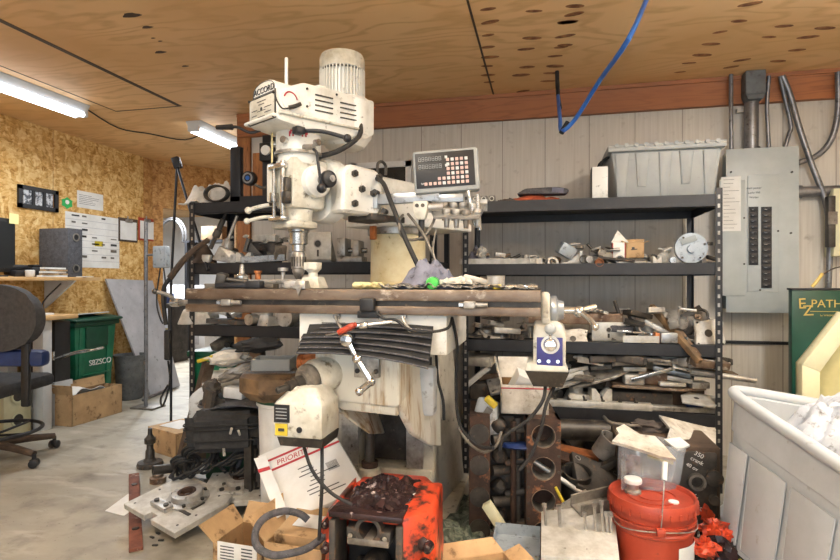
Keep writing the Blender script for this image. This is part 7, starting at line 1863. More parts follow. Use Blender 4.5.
# heap between block and bucket
S = [
 ('pipe', .40, 0, .11, 'dark_steel', 570, 2.95, 440, (0, .05, .25), 'black_tube', 'black tube lying under the shelf behind the heap', 'tube'),
 ('bar', .30, .10, .02, 'copper', 566, 2.70, 452, (0, .12, -.1), 'copper_strip', 'upper copper brown strip across the heap', 'strip'),
 ('bar', .34, .09, .02, 'rust', 568, 2.60, 461, (.1, .22, -.2), 'red_brown_plate', 'lower reddish brown strip across the heap', 'strip'),
 ('can', .11, 0, .10, 'aluminium', 602, 2.66, 455, (.2, .5, 0), 'crushed_can', 'shiny metal can on the heap left of the bucket', 'can'),
 ('can', .12, 0, .13, 'dark_steel', 574, 2.45, 496, (.3, .1, 0), 'dark_pot', 'dark metal pot in the middle of the heap', 'pot'),
 ('plate', .24, .2, .03, 'cast_iron', 596, 2.48, 482, (.5, .4, .3), 'drilled_iron_plate', 'dark drilled slab leaning beside the dark pot', 'slab'),
 ('pipe', .50, 0, .022, 'aluminium', 583, 2.36, 497, (0, .52, -.1), 'long_grey_rod', 'long grey rod slanting down right toward the bucket', 'rod'),
 ('cutplate', .20, .18, .02, 'dull_steel', 578, 2.24, 522, (.6, -.5, .3), 'folded_sheet', 'dull grey plate with a folded end near the studded plate', 'plate'),
 ('channel', .2, .08, .05, 'dull_steel', 598, 2.24, 506, (.2, -.1, .5), 'u_bracket', 'grey u shaped bracket above the folded plate', 'bracket'),
 ('rod', .14, 0, .012, 'yellow', 562, 2.30, 503, (0, 1.1, .2), 'yellow_marker', 'thin yellow marker standing in the heap', 'marker'),
 ('casting', .16, .14, .1, 'cast_iron', 560, 2.34, 535, (0, 0, .5), 'oily_casting', 'oily dark casting low beside the rusty engine block', 'casting'),
 ('casting', .20, .14, .12, 'cast_iron', 607, 2.35, 520, (0, .3, 1.5), 'broken_casting', 'broken black casting between the u bracket and bucket', 'casting'),
 ('ring', .12, 0, .03, 'dull_steel', 560, 2.5, 484, (.5, .3, 0), 'steel_hoop', 'dull steel hoop beside the dark pot', 'ring'),
 ('bar', .26, .05, .03, 'dark_steel', 605, 2.56, 470, (0, -.5, .1), 'black_bar', 'black bar rising behind the drilled slab', 'bar'),
]
b = B('cast_iron')
base = B('cast_iron'); base.hull([at(556, 500, 2.2) * 1, at(612, 500, 2.2), at(556, 430, 2.85), at(620, 430, 2.85), V((at(556, 500, 2.2).x, 2.2, .001)), V((at(615, 500, 2.2).x, 2.2, .001)), V((at(556, 430, 2.85).x, 2.85, .001)), V((at(620, 430, 2.85).x, 2.85, .001))], None, .02)
for v in base.bm.verts:
    if v.co.z > .05: v.co.z = .19 + .13 * (v.co.y - 2.2) / .65 + .02 * noise.noise(v.co * 6)
one('scrap_crate', base, 'dark oily crate beneath the heap left of the bucket', 'crate')
for k, (kd, l, w_, h, m, px, Y, dz, rot, nm, lb, ct) in enumerate(S):
    p = at(px, dz, Y); put(kd, l, w_, h, m, p, rot, nm, lb, ct, seed=k + 300, drop=False)

# red bucket
Yb = 2.18; cbx = at(652, 500, Yb).x; R_ = .152; 
t = thing('red_bucket', 'red plastic bucket with a closed lid and white cap', 'bucket', (cbx, Yb, 0))
zl = at(653, 507, Yb).z + .01; zl = .375
b = B('red_plastic'); b.lathe([(0, .002), (.125, .002), (.13, .012), (.14, .26), (.147, .265), (.147, .275), (.141, .28), (.144, .345)], (cbx, Yb, 0), n=48); b.ring((cbx, Yb, .30), (0, 0, 1), .152, .141, .008); part('body', b, t)
b = B('red_plastic'); b.lathe([(.147, .335), (.156, .337), (.158, .368), (.152, .38), (.146, .378), (.14, .366), (0, .366)], (cbx, Yb, 0), n=48); b.ring((cbx, Yb, .3662), (0, 0, 1), .09, .084, .003); b.ring((cbx, Yb, .3662), (0, 0, 1), .05, .046, .003)
for k in range(28):
    a = k * 2 * PI / 28; b.box((cbx + .157 * math.cos(a), Yb + .157 * math.sin(a), .348), (.006, .008, .022), (0, 0, a))
part('lid', b, t)
b = B('steel'); b.lathe([(.03, .366), (.03, .375), (.022, .38), (.022, .40), (.026, .405), (.0, .405)], (cbx - .065, Yb + .02, 0)); b.lathe([(.033, .405), (.033, .418), (.03, .422), (.0, .422)], (cbx - .065, Yb + .02, 0), m='outlet_white'); part('spout', b, t, 'metal spout with white cap')
b = B('outlet_white'); b.lathe([(0, .367), (.018, .367), (.018, .372), (0, .372)], (cbx + .065, Yb - .05, 0)); part('vent_cap', b, t)
b = B('steel'); pv = V((cbx - .0, Yb - .16, .30)); b.tube([(cbx - .15, Yb - .02, .30), (cbx - .12, Yb - .11, .285), pv, (cbx + .12, Yb - .11, .295), (cbx + .15, Yb - .02, .30)], .0022, n=6); b.tube([pv, (cbx + .01, Yb - .15, .42), (cbx + .025, Yb - .10, .50)], .0022, n=6); b.box(pv, (.03, .02, .03), m='red_plastic', bev=.004); b.cyl((cbx + .019, Yb - .12, .47), (cbx + .028, Yb - .09, .525), .009, m='white_plastic'); part('handle', b, t, 'thin wire handle with white grip')
b = B('paper')
for k in range(10):
    a0_ = -1.1 + k * .09; a1_ = a0_ + .09; r_ = .1385
    b.quad((cbx + r_ * math.cos(a0_), Yb + r_ * math.sin(a0_), .05), (cbx + r_ * math.cos(a1_), Yb + r_ * math.sin(a1_), .05), (cbx + (r_ + .006) * math.cos(a1_), Yb + (r_ + .006) * math.sin(a1_), .235), (cbx + (r_ + .006) * math.cos(a0_), Yb + (r_ + .006) * math.sin(a0_), .235), .001)
part('label_sheet', b, t, 'white paper label')
# engine block with chalk writing behind the bucket
ox = at(686, 470, 2.55).x
t = thing('marked_engine_block', 'dark engine block with white handwriting behind the red bucket', 'engine block', (ox, 2.6, 0))
b = B('cast_iron'); xe0, xe1 = at(618, 470, 2.5).x, at(721, 470, 2.5).x; ze = at(690, 446, 2.5).z
b.bb(xe0, xe1, 2.5, 2.78, 0.001, ze, 'dark_wood', .01); b.bb(xe0 + .1, xe1 - .02, 2.48, 2.5, .15, ze - .02, 'cast_iron', .006)
part('block', b, t)
b = B('dull_steel'); p = at(697, 482, 2.47); b.ring((p.x, 2.48, p.z), (0, -1, 0), .035, .024, .02, 'dull_steel'); b.cyl((p.x, 2.479, p.z), (p.x, 2.478, p.z), .024, m='dark_steel'); part('bore', b, t)
b = B('cast_iron'); p = at(714, 478, 2.47); b.lathe([(0, 0), (.03, 0), (.034, .03), (.02, .035), (0, .035)], (p.x, 2.485, p.z), (0, -1, 0)); part('boss', b, t); b = B('cast_iron'); p = at(714, 488, 2.47); b.lathe([(0, 0), (.02, 0), (.02, .03), (0, .03)], (p.x, 2.485, p.z - .05), (0, -1, 0)); part('boss', b, t)
b = B('outlet_white')
for k, (s_, px, py, sz) in enumerate((('350', 699, 455, .026), ('crank', 697, 461, .024), ('40 ov', 692, 467, .022), ('Heads', 697, 503, .03), ('lister', 690, 508, .026))):
    p = at(px, py, 2.478); b.text(s_, sz, frame((p.x, 2.478, p.z), (math.cos(1.2), 0, -math.sin(1.2)) if k > 2 else (1, 0, -.5), (0, 0, 1)), depth=.0008)
part('handwriting', b, t, 'white marker handwriting')
b = B('orange_paint'); b.bb(xe0 + .03, xe0 + .09, 2.482, 2.5, .2, .42, 'orange_paint', .004); part('orange_patch', b, t, 'orange painted patch'); b = B('orange_paint'); p = at(706, 514, 2.48); b.blob((p.x, 2.485, p.z), (.07, .02, .08), 4, .5, 4, sub=3); part('orange_patch', b, t, 'orange painted patch')
# clear bag draped before it
b = B('clear_bag')
q = [at(622, 442, 2.30), at(686, 448, 2.34), at(676, 500, 2.26), at(621, 492, 2.22)]
def bagw(u, v):
    p = (q[0] * (1 - u) + q[1] * u) * (1 - v) + (q[3] * (1 - u) + q[2] * u) * v
    return p + V((0, -.05 * math.sin(PI * u) * math.sin(PI * v) + .02 * noise.noise(V((u * 3, v * 3, 2))), 0)) + V((0, .008 * noise.noise(V((u * 9, v * 7, 5))), 0))
b.grid(bagw, 26, 22, .002)
def bagw2(u, v): return bagw(u, v) + V((0, .10 + .04 * math.sin(PI * u), 0))
b.grid(bagw2, 12, 10, .002)
one('clear_plastic_bag', b, 'clear plastic bag hanging in front of the marked engine block', 'bag', sol=False)
b = B('yellow'); b.box(at(660, 458, 2.4), (.10, .03, .02), (0, .2, 0)); one('yellow_rule', b, 'short yellow strip under the pale cut sheet', 'strip', sol=False)
# white cut sheets on top
def cut_sheet(P, th, m, label, name='cut_sheet', off=V((0, 0, .01))):
    b = B(m); w = bmesh.new(); A2 = [w.verts.new(p) for p in P]; D2 = [w.verts.new(p + V((0, .004, -th))) for p in P]
    w.faces.new(A2); w.faces.new(list(reversed(D2)))
    for k in range(len(P)): w.faces.new((A2[k], D2[k], D2[(k + 1) % len(P)], A2[(k + 1) % len(P)]))
    bmesh.ops.triangulate(w, faces=[f for f in w.faces if len(f.verts) > 4]); b._merge(w, Matrix.Identity(4), m)
    return one(name, b, label, 'sheet', sol=False)
cut_sheet([at(612, 441, 2.24), at(619, 433, 2.3), at(616, 428, 2.32), at(624, 424, 2.36), at(640, 434, 2.34), at(655, 436, 2.34), at(664, 445, 2.28), at(676, 459, 2.20), at(660, 456, 2.2), at(640, 449, 2.22)], .012, 'dirty_white', 'pale thin cut sheet with jagged edges above the clear bag')
cut_sheet([at(659, 415, 2.7), at(690, 423, 2.85), at(716, 429, 2.9), at(716, 456, 2.66), at(702, 445, 2.62), at(688, 439, 2.6), at(667, 438, 2.55), at(670, 428, 2.62)], .012, 'dirty_white', 'larger pale curved sheet further right under the shelf')
cut_sheet([at(664, 439, 2.42), at(680, 437, 2.45), at(690, 445, 2.42), at(678, 450, 2.36)], .008, 'white_enamel', 'small white sheet scrap between the two pale sheets')
b = B('rag_dark'); b.blob(at(648, 427, 2.72), (.16, .10, .06), 6, .5, 3); one('dirty_rag', b, 'dirty brown rag stuffed behind the pale cut sheet', 'rag', sol=False)
b = B('dull_steel'); b.tube([at(604, 417, 2.8), at(612, 423, 2.7), at(640, 426, 2.7), at(660, 424, 2.8)], .008); one('bent_wire', b, 'bent grey bar crossing behind the pale cut sheets', 'bar', sol=False)
# orange scraps at the bottom right
for k, (px, py, s_, m, lb) in enumerate(((716, 551, .15, 'grease', 'black greasy lump under the orange pieces'), (730, 557, .09, 'yellow', 'yellow rag piece at the foot of the tub cart'), (738, 548, .10, 'black_rubber', 'black rubber piece by the tub cart foot'), (700, 540, .085, 'orange_paint', 'torn orange piece nearest the red bucket'), (713, 528, .08, 'orange_paint', 'orange crumpled piece lying behind the others'), (724, 534, .07, 'orange_paint', 'small orange piece closest to the tub cart'))):
    p = at(px, py, 2.2); b = B(m); b.blob((p.x, 2.2 - .06 * (k == 3), max(p.z, .06)), (s_, s_ * .7, s_ * (.8 if k > 2 else 1)), k + 11, .7, 3.2, sub=3); one('shop_scrap', b, lb, 'scrap', sol=False)
b = B('cloudy_jug'); p = at(728, 500, 2.6); b.lathe([(0, 0), (.05, 0), (.055, .02), (.055, .10), (.02, .14), (.02, .15), (0, .15)], (at(728, 500, 2.75).x, 2.75, .001), n=24); one('white_jug', b, 'white plastic bottle between marked engine block and tub cart', 'bottle', sol=True)

# ------------------------------------------------------------ orange engine block, front centre
Ye = 1.66
ex0, ex1 = at(319, 500, Ye).x, at(431, 500, Ye).x
exc = (ex0 + ex1) / 2; hw = (ex1 - ex0) / 2
ez1 = at(376, 513, Ye).z
t = thing('orange_engine_block', 'bright orange greasy engine block standing at the front', 'engine block', (exc, Ye + .2, 0))
def e(x, y, z): return V((exc + x * hw, Ye + y, ez1 + z))
b = B('orange_paint')
# outer shell: two side wings and a top deck, front is the open crankcase
b.hull([e(.50, 0, -.01), e(.92, .05, .0), e(1.0, .08, -.03), e(1.02, .08, -.44), e(.50, 0, -.44), e(.5, .26, .02), e(.9, .26, .01), e(1.0, .3, -.44), e(.5, .2, -.44)], None, .008)
b.hull([e(-.78, 0, -.01), e(-.92, .04, -.02), e(-1.02, .06, -.06), e(-1.02, .06, -.44), e(-.78, 0, -.44), e(-.7, .2, .02), e(-.8, .26, .02), e(-1.0, .3, -.44)], None, .008)
b.hull([e(-.8, .03, -.01), e(.5, .03, -.01), e(.9, .10, .0), e(.86, .26, .0), e(-.8, .24, .0), e(-.4, .36, .0), e(.5, .36, .0), e(-.8, .03, -.05), e(.5, .03, -.05), e(.8, .30, -.05), e(-.7, .30, -.05)], None, .008)
b.bb(exc - hw * .85, exc + hw * .85, Ye + .16, Ye + .36, .005, ez1 - .02, None, .01)
random.seed(12)
for k in range(16):
    a = random.uniform(.0, 1); s_ = random.choice((-1, 1)); zz_ = -random.uniform(.05, .42)
    p = e(s_ * random.uniform(.8, .97), .03, zz_); b.blob(p, (.03, .02, .035), k, .3, 3, sub=2)
body = part('block', b, t)
for (x, z, r_) in ((.93, -.10, .014), (.86, -.16, .016), (.76, -.22, .014), (.93, -.24, .012), (-.9, -.06, .012), (-.9, -.14, .014), (-.88, -.22, .016)):
    b = B('grease'); p = e(x, .03, z); b.lathe([(0, 0), (r_ * 1.3, 0), (r_, .03), (r_ * .6, .035), (0, .035)], p, (0, -1, 0)); part('plug', b, t)
b = B('grease'); 
def greasef(u, v):
    x = -.62 + u * 1.12; y = .04 + v * .27
    rr_ = math.hypot(u - .5, v - .5) * 2
    return e(x, y, -.002 + .018 * max(0, 1 - rr_ ** 2) + .018 * noise.noise(V((u * 6, v * 6, 1))) + .014 * abs(noise.noise(V((u * 14, v * 14, 1)))) - .05 * max(0, rr_ - 1))
b.grid(greasef, 44, 34, .012); part('grease_pool', b, t, 'dark shiny grease and chips')
# black rectangular crankcase opening
b = B('grease')
b.bb(exc - hw * .80, exc - hw * .68, Ye - .012, Ye + .1, .01, ez1 - .035, 'cast_iron', .005); b.bb(exc + hw * .40, exc + hw * .52, Ye - .012, Ye + .1, .01, ez1 - .035, 'cast_iron', .005)
b.bb(exc - hw * .80, exc + hw * .52, Ye - .012, Ye + .1, ez1 - .024, ez1 - .004, 'grease', .004)
b.bb(exc - hw * .70, exc + hw * .42, Ye + .13, Ye + .155, .006, ez1 - .04, 'black_plastic'); part('crankcase_frame', b, t, 'dark greasy opening frame')
for k, z in enumerate((-.06, -.21)):
    b = B('cast_iron'); zc_ = ez1 + z; cx_ = exc - hw * .10
    b.ring((cx_, Ye + .0, zc_), (0, 1, 0), .045, .032, .11); b.bb(cx_ - .075, cx_ - .04, Ye - .0, Ye + .12, zc_ - .03, zc_ + .005, None, .005); b.bb(cx_ + .04, cx_ + .075, Ye, Ye + .12, zc_ - .035, zc_ + .0, None, .005); b.bb(cx_ - .072, cx_ + .07, Ye - .003, Ye + .12, zc_ - .05, zc_ - .028, 'dull_steel', .004)
    for dx in (-.058, .058): b.cyl((cx_ + dx, Ye - .001, zc_ - .018), (cx_ + dx, Ye - .008, zc_ - .018), .008, m='bright_steel')
    part('bearing_cap', b, t)
b = B('bright_steel'); b.T = Matrix.Identity(4)
for (x, y, z) in ((.62, .16, .004), (.68, .20, .004), (.60, .22, .004), (.72, .14, .004), (.56, .17, .004)): b.blob(e(x, y, z), (.04, .03, .008), int(x * 40), .4, 4, sub=2, m='rag_white')
part('paint_chips', b, t, 'pale paint chips')

# open cardboard boxes at bottom left of it

# ------------------------------------------------------------ smaller scrap heaped between the named pieces
rnd = random.Random(77)
def scatter(z, items, reps=2, Y0=3.31, Y1=3.5, top=.30, sz=(.05, .14), mats=None, cap=None, flat=0):
    kinds = [('bar', 'offcut'), ('bolt', 'bolt'), ('pipe', 'pipe_end'), ('bracket', 'bracket'), ('cutplate', 'plate_scrap'), ('stepped', 'shaft_stub'), ('ring', 'washer'), ('stepblock', 'step_block'), ('socket', 'fitting'), ('angle', 'angle_strip')]
    words = {'light_alu': 'pale', 'steel': 'grey', 'cast_iron': 'dark', 'rusty_steel': 'rusty', 'aluminium': 'dull alloy', 'dark_steel': 'blackened', 'bright_steel': 'shiny', 'copper': 'copper coloured', 'dull_steel': 'dusty'}
    k = 0
    for px, beside in items:
        used = set()
        for j in range(reps):
            kd, nm = kinds[k % len(kinds)] if not flat or k % 3 == 0 else [('bar', 'thick_offcut'), ('cutplate', 'cut_plate'), ('plate', 'drilled_plate'), ('bar', 'flat_bar')][k % 4]; k += 1
            m = (mats or ['light_alu', 'steel', 'cast_iron', 'rusty_steel', 'aluminium', 'dark_steel', 'light_alu', 'dull_steel', 'steel'])[rnd.randrange(9 if not mats else len(mats))]
            l = rnd.uniform(*sz); w_ = l * rnd.uniform(.35, .6); h = l * rnd.uniform(.18, .4)
            if kd in ('bolt', 'stepped', 'pipe', 'socket'): h = l * .3
            Y = rnd.uniform(Y0, Y1); p = at(px + rnd.uniform(-6, 6) + j * 5, 280, Y)
            b = piece(kd, l, w_, h, m)
            M = Matrix.Translation((p.x, Y, z + top)) @ Euler((rnd.uniform(-.3, .3), rnd.uniform(-.45, .45) * (.4 if flat else 1), rnd.uniform(0, 3.1) if not flat else rnd.uniform(-.5, .5))).to_matrix().to_4x4()
            for v in b.bm.verts: v.co = M @ v.co
            settle(b)
            b.bm.verts.ensure_lookup_table()
            if cap and max(v.co.z for v in b.bm.verts) > z + cap:
                b.bm.free(); continue
            one(nm, b, 'small %s %s %s' % (words[m], nm.replace('_', ' '), beside), nm.split('_')[-1])
scatter(R2, [(500, 'among the parts left of the square alloy tube'), (520, 'just left of the square alloy tube'), (541, 'between the square tube and alloy ring'), (557, 'under the tilted blue grey block'), (577, 'left of the dark open pipe'), (592, 'under the dark leaning rod'), (609, 'behind the long dark bolt'), (628, 'in front of the yellow brown carton'), (641, 'right of the yellow brown carton'), (650, 'under the small dark upright ring'), (662, 'left of the round blue grey cover'), (706, 'right of the round blue grey cover')], sz=(.05, .10), cap=.15)
scatter(R3, [(480, 'by the left post on the third shelf'), (495, 'on the flat casting of the third shelf'), (512, 'on the toothed wheel'), (528, 'below the table feed on the third shelf'), (556, 'behind the ball handle'), (588, 'in front of the long brown slab'), (628, 'against the slate grey bar'), (640, 'under the bright wrench'), (652, 'under the long wooden stick'), (664, 'beside the silver grey block'), (676, 'right of the silver grey block'), (690, 'under the dark manifold')], 3, sz=(.07, .16), cap=.22)
scatter(R4, [(478, 'by the left post on the fourth shelf'), (512, 'behind the striped carton'), (538, 'under the table feed on the fourth shelf'), (556, 'left of the pale pump casting'), (568, 'on the pale pump casting'), (582, 'beside the pale pump casting'), (596, 'under the long grey cut plate'), (610, 'right of the notched block'), (622, 'left of the squarish pale block'), (636, 'on the squarish pale block'), (648, 'near the top of the plate heap'), (660, 'on the brown topped block'), (672, 'in front of the stacked alloy plates'), (684, 'right of the stacked alloy plates'), (696, 'near the right post in the plate heap'), (708, 'at the right post of the fourth shelf')], 5, sz=(.09, .22), top=.26, cap=.325, flat=1)
scatter(L2, [(214, 'next to the brown cone'), (226, 'at the foot of the dark arbor'), (238, 'left of the small vee block'), (250, 'on the bright ribbed bar'), (262, 'before the big grey block'), (274, 'right of the black clamp'), (286, 'left of the upright alloy block')], Y0=3.03, Y1=3.16, sz=(.05, .11), cap=.2)
scatter(L3, [(206, 'on the casting under the table left end'), (220, 'on the flat dark iron'), (240, 'between flat iron and round socket'), (262, 'beside the round socket'), (280, 'left of the wide alloy fitting')], Y0=3.02, Y1=3.14, sz=(.06, .12), cap=.2)
scatter(L4, [(224, 'on the dusty motor'), (240, 'above the oily casting under the left shelf'), (252, 'by the short brown block'), (270, 'on the black oily gearbox')], Y0=3.02, Y1=3.2, sz=(.08, .16), cap=.42)
p0 = atz(213, 575, 0); p1 = atz(262, 584, 0)
t, M3, L3_ = cardbox(p0, p1, .2, .13, 'low brown carton with printed white label at the bottom', flaps=(0, .8, .8, 0), flap=.09)
b = B('paper'); b.T = M3; b.box((L3_ * .5, -.0015, .10), (L3_ * .8, .002, .08)); lb_ = part('label', b, t, 'white printed label')
b = B('ink'); b.T = M3
for k in range(5):
    b.box((L3_ * .3, -.0028, .075 + k * .012), (L3_ * .28, .0006, .004)); b.box((L3_ * .7, -.0028, .072 + k * .013), (L3_ * .22, .0006, .005))
part('print', b, lb_)
p0 = atd(264, 600, 2.0); p0.z = 0; p1 = atd(322, 600, 1.93); p1.z = 0
t, M4, L4_ = cardbox(p0, p1, .30, .21, 'big open brown carton left of the orange engine block', flaps=(0, 1.35, .9, 1.3), flap=.11)
b = B('cardboard'); b.T = M4; b.box((L4_ * .5, .13, .21), (L4_ * .8, .2, .08), (.15, 0, .0), bev=.002); ic = one('inner_carton', b, 'closed carton with white label inside the big open carton', 'box', sol=False)
b = B('paper'); b.T = M4; b.box((L4_ * .55, .12, .2525), (L4_ * .5, .08, .002), (.15, 0, 0)); one('shipping_label', b, 'white label on the closed inner carton', 'label', sol=False)
b = B('black_rubber'); c = atd(292, 530, 1.9); 
b.T = Matrix.Identity(4)
b.tube([atd(x, y, d) for x, y, d in ((326, 534, 1.90), (310, 547, 1.84), (292, 553, 1.82), (272, 555, 1.82), (257, 546, 1.84), (256, 530, 1.88), (266, 517, 1.93), (284, 511, 1.97), (300, 514, 2.0), (308, 520, 2.0))], .013, m='charcoal')
one('vacuum_hose', b, 'thick dark rubber hose looped over the open cartons', 'hose', sol=False)
# striped white sheet (flattened mailing carton)
q = [atd(258, 456, 2.40), atd(330, 425, 2.42), atd(352, 500, 2.18), atd(285, 522, 2.15)]
q[2] = q[1] + (q[3] - q[0])
def ml(u, v): return (q[0] * (1 - u) + q[1] * u) * (1 - v) + (q[3] * (1 - u) + q[2] * u) * v
t = thing('mailing_carton', 'white mailing carton with red stripes leaning below the power feed', 'box', q[3])
b = B('paper'); nn = (q[1] - q[0]).cross(q[3] - q[0]).normalized(); nn = nn if nn.y < 0 else -nn
b.hull([p for p in q] + [p - nn * .05 for p in q], None, .002); part('carton', b, t)
b = B('red_ink')
def band(b, v0, v1, u0=0, u1=1, off=.0015): 
    P = [ml(u0, v0), ml(u1, v0), ml(u1, v1), ml(u0, v1)]; b.quad(*[p + nn * off for p in P], th=.0006)
band(b, .12, .15); band(b, .27, .30); part('stripes', b, t, 'red stripes')
b = B('ink')
rnd = random.Random(4)
for k in range(9):
    v = .42 + k * .055; u = rnd.uniform(.35, .5); band(b, v, v + .012, u, u + rnd.uniform(.12, .4))
for k in range(12): band(b, .5, .62, .72 + k * .012, .725 + k * .012, .002)
M_ = frame(ml(.4, .22) + nn * .002, ml(1, .2) - ml(0, .2), ml(.5, 0) - ml(.5, 1)); b.text('PRIORITY', .035, M_, 'red_ink', depth=.0004)
part('print', b, t)
b = B('paper'); P = [atd(254, 459, 2.36), atd(266, 456, 2.36), atd(288, 512, 2.13), atd(277, 518, 2.12)]; b.quad(*P, th=.006); part('flap', b, t)
b = B('red_ink'); Pn = [P[0] * .8 + P[3] * .2, P[1] * .8 + P[2] * .2, P[1] * .74 + P[2] * .26, P[0] * .74 + P[3] * .26]; b.quad(*[p + V((0, -.006, .003)) for p in Pn], th=.001); b2_ = part('flap_stripe', b, t)
# black upright casting beside it
b = B('cast_iron'); p = atz(254, 512, 0); b.hull([(p.x - .04, p.y, 0.001), (p.x + .05, p.y, 0.001), (p.x + .05, p.y + .1, 0.001), (p.x - .04, p.y + .1, 0.001), (p.x - .06, p.y + .03, .42), (p.x + .02, p.y + .03, .42), (p.x + .02, p.y + .12, .42), (p.x - .06, p.y + .12, .42)], None, .008)
for k in range(5): b.cyl((p.x - .01, p.y + .01 + .006 * k, .06 + .08 * k), (p.x - .01, p.y - .02 + .006 * k, .06 + .08 * k), .025, m='dark_steel', n=12)
b.bb(p.x - .05, p.x + .12, p.y + .06, p.y + .12, .42, .44, 'rusty_steel', .003); b.bb(p.x + .10, p.x + .12, p.y + .06, p.y + .12, .1, .42, 'rusty_steel', .003)
one('black_casting', b, 'black upright iron casting left of the white mailing carton', 'casting', sol=True)
# heap under the bag: dark hoses and machine bits
c = atz(214, 470, 0); c.y += .25
b = B('dark_steel'); b.hull([c + V(p) for p in ((-.28, -.15, 0.001), (.22, -.2, 0.001), (.3, .2, 0.001), (-.25, .2, 0.001), (-.2, -.05, .16), (.18, -.12, .24), (.22, .15, .26), (-.2, .12, .2))], None, .02); one('parts_crate', b, 'dark crate of machine parts under the black bag', 'crate')
for k, pts in enumerate((
    [(170, 478, 3.0), (185, 455, 3.02), (200, 447, 3.0), (215, 452, 2.95)],
    [(172, 470, 2.96), (190, 448, 2.95), (212, 440, 2.95), (232, 446, 2.93)],
    [(205, 470, 2.85), (215, 452, 2.86), (230, 448, 2.84), (240, 458, 2.84), (236, 470, 2.84)],
    [(180, 476, 2.9), (196, 462, 2.9), (214, 462, 2.86), (226, 472, 2.82)],
    [(222, 440, 2.86), (236, 438, 2.84), (248, 450, 2.82), (248, 470, 2.8)])):
    b = B('black_rubber' if k % 2 else 'charcoal'); b.tube([atd(*p) for p in pts], .011); one('rubber_hose', b, 'dark rubber hose under the black bag, ' + ('lowest at the left', 'just above the lowest one', 'curled in the middle', 'low under the middle', 'curled at the right end')[k], 'hose', 'hoses tangled under the bag', sol=False)
S = [('casting', .22, .12, .10, 'dull_steel', (190, 466, 2.98), .4, 'grey_linkage', 'grey machine linkage left under the black bag', 'casting'),
     ('ring', .16, 0, .04, 'dark_steel', (243, 458, 2.85), .2, 'black_pulley', 'black pulley under the right end of the bag', 'pulley'),
     ('bracket', .18, .1, .1, 'cast_iron', (222, 460, 2.85), 1.0, 'iron_bracket', 'dark iron bracket among the hoses', 'bracket'),
     ('pipe', .2, 0, .05, 'dark_steel', (172, 474, 2.95), .9, 'black_pipe', 'short black pipe at the left edge of the hose heap', 'pipe')]
for k, (kd, l, w_, h, m, (px, py, d), rz_, nm, lb, ct) in enumerate(S):
    p = atd(px, py, d); put(kd, l, w_, h, m, (p.x, p.y, .5), (0.1, .1, rz_), nm, lb, ct, seed=k + 400)
for k, (px, py, d, r_) in enumerate(((200, 458, 2.84, .10), (226, 452, 2.8, .085), (243, 462, 2.8, .075), (186, 466, 2.88, .08))):
    c = atd(px, py, d); b = B('black_rubber')
    for j in range(3): b.tube([c + V((r_ * (1 - .12 * j) * math.cos(a), -.02 * j + .03 * math.sin(2 * a + j), r_ * .75 * (1 - .1 * j) * math.sin(a + .3 * j))) for a in [2 * PI * i / 10 for i in range(10)]], .008, closed=True, n=8)
    one('cable_loop', b, 'tangled loop of black cable, %s under the black bag' % ('left of the middle', 'in the middle', 'at the right end', 'leftmost')[k], 'cable', 'cable loops under the bag', sol=False)
# black soft bag
bc_ = atd(233, 426, 2.85); zt_b = atd(223, 401, 2.85).z; zb_b = atd(223, 446, 2.85).z
t = thing('black_tool_bag', 'black zipped soft bag lying on the heap of hoses', 'bag', (bc_.x, bc_.y, zb_b))
b = B('black_fabric'); 
b.T = Matrix.Translation((bc_.x, bc_.y, zb_b)) @ Matrix.Rotation(.2, 4, 'Z') @ Matrix.Rotation(-.05, 4, 'Y')
hb = zt_b - zb_b - .03
w = bmesh.new(); bmesh.ops.create_cube(w, size=1); bmesh.ops.bevel(w, geom=list(w.edges), offset=.16, segments=3, affect='EDGES'); bmesh.ops.subdivide_edges(w, edges=w.edges, cuts=2, use_grid_fill=True)
for v in w.verts: v.co = V((v.co.x * .40 * (1 + .04 * noise.noise(v.co * 5)), v.co.y * .30, (v.co.z + .5) * hb + (.02 * noise.noise(v.co * 4) if v.co.z > 0 else 0)))
b._merge(w, Matrix.Identity(4), None); TT = b.T.copy(); part('body', b, t, sol=True)
b = B('black_rubber'); b.T = TT
for z in (hb * .35, hb * .62, hb * .72): b.tube([(x, y, z) for x, y in ((-.195, .05), (-.205, -.10), (-.16, -.155), (0, -.16), (.16, -.155), (.205, -.10), (.195, .05))], .004, n=6)
part('zipper', b, t)
b = B('bright_steel'); b.T = TT; b.box((.06, -.168, hb * .6), (.012, .004, .035), (0, .3, 0)); b.box((.10, -.168, hb * .55), (.012, .004, .03), (0, -.3, 0)); b.box((.02, -.168, hb * .1), (.014, .004, .04)); part('zip_pull', b, t)
b = B('charcoal'); b.T = TT; b.tube([(-.05 + .13 * math.cos(a), .03 + .09 * math.sin(a), hb + .012) for a in [2 * PI * i / 12 for i in range(12)]], .007, closed=True); b.grid(lambda u, v: (-.12 + u * .3, -.10 + .26 * v, hb + .006 + .02 * math.sin(u * 3)), 10, 8, .006); part('top_flap', b, t)
b = B('dull_steel'); p = atd(259, 415, 2.9); b.blob(p, (.08, .05, .045), 3, .1, 1, sub=2); b.cyl(p + V((.03, 0, 0)), p + V((.1, 0, 0)), .006); one('grey_knob_handle', b, 'grey egg shaped knob on a rod beside the black bag', 'knob', sol=False)
# steel beam leaning
a0 = atd(181, 459, 3.33); a0.z = .02; a1 = atd(211, 362, 3.0)
b = B('dark_wood'); d = a1 - a0; qn = d.to_track_quat('X', 'Z').to_matrix().to_4x4(); b.T = Matrix.Translation((a0 + a1) / 2) @ qn; L_ = d.length
b.box((0, 0, 0), (L_, .05, .008), m='rusty_steel'); b.box((0, .025, .02), (L_, .006, .045), m='rusty_steel'); b.box((0, -.025, .02), (L_, .006, .045), m='dark_wood'); one('steel_channel', b, 'dark steel channel leaning up to the left end of the table', 'channel', sol=False)
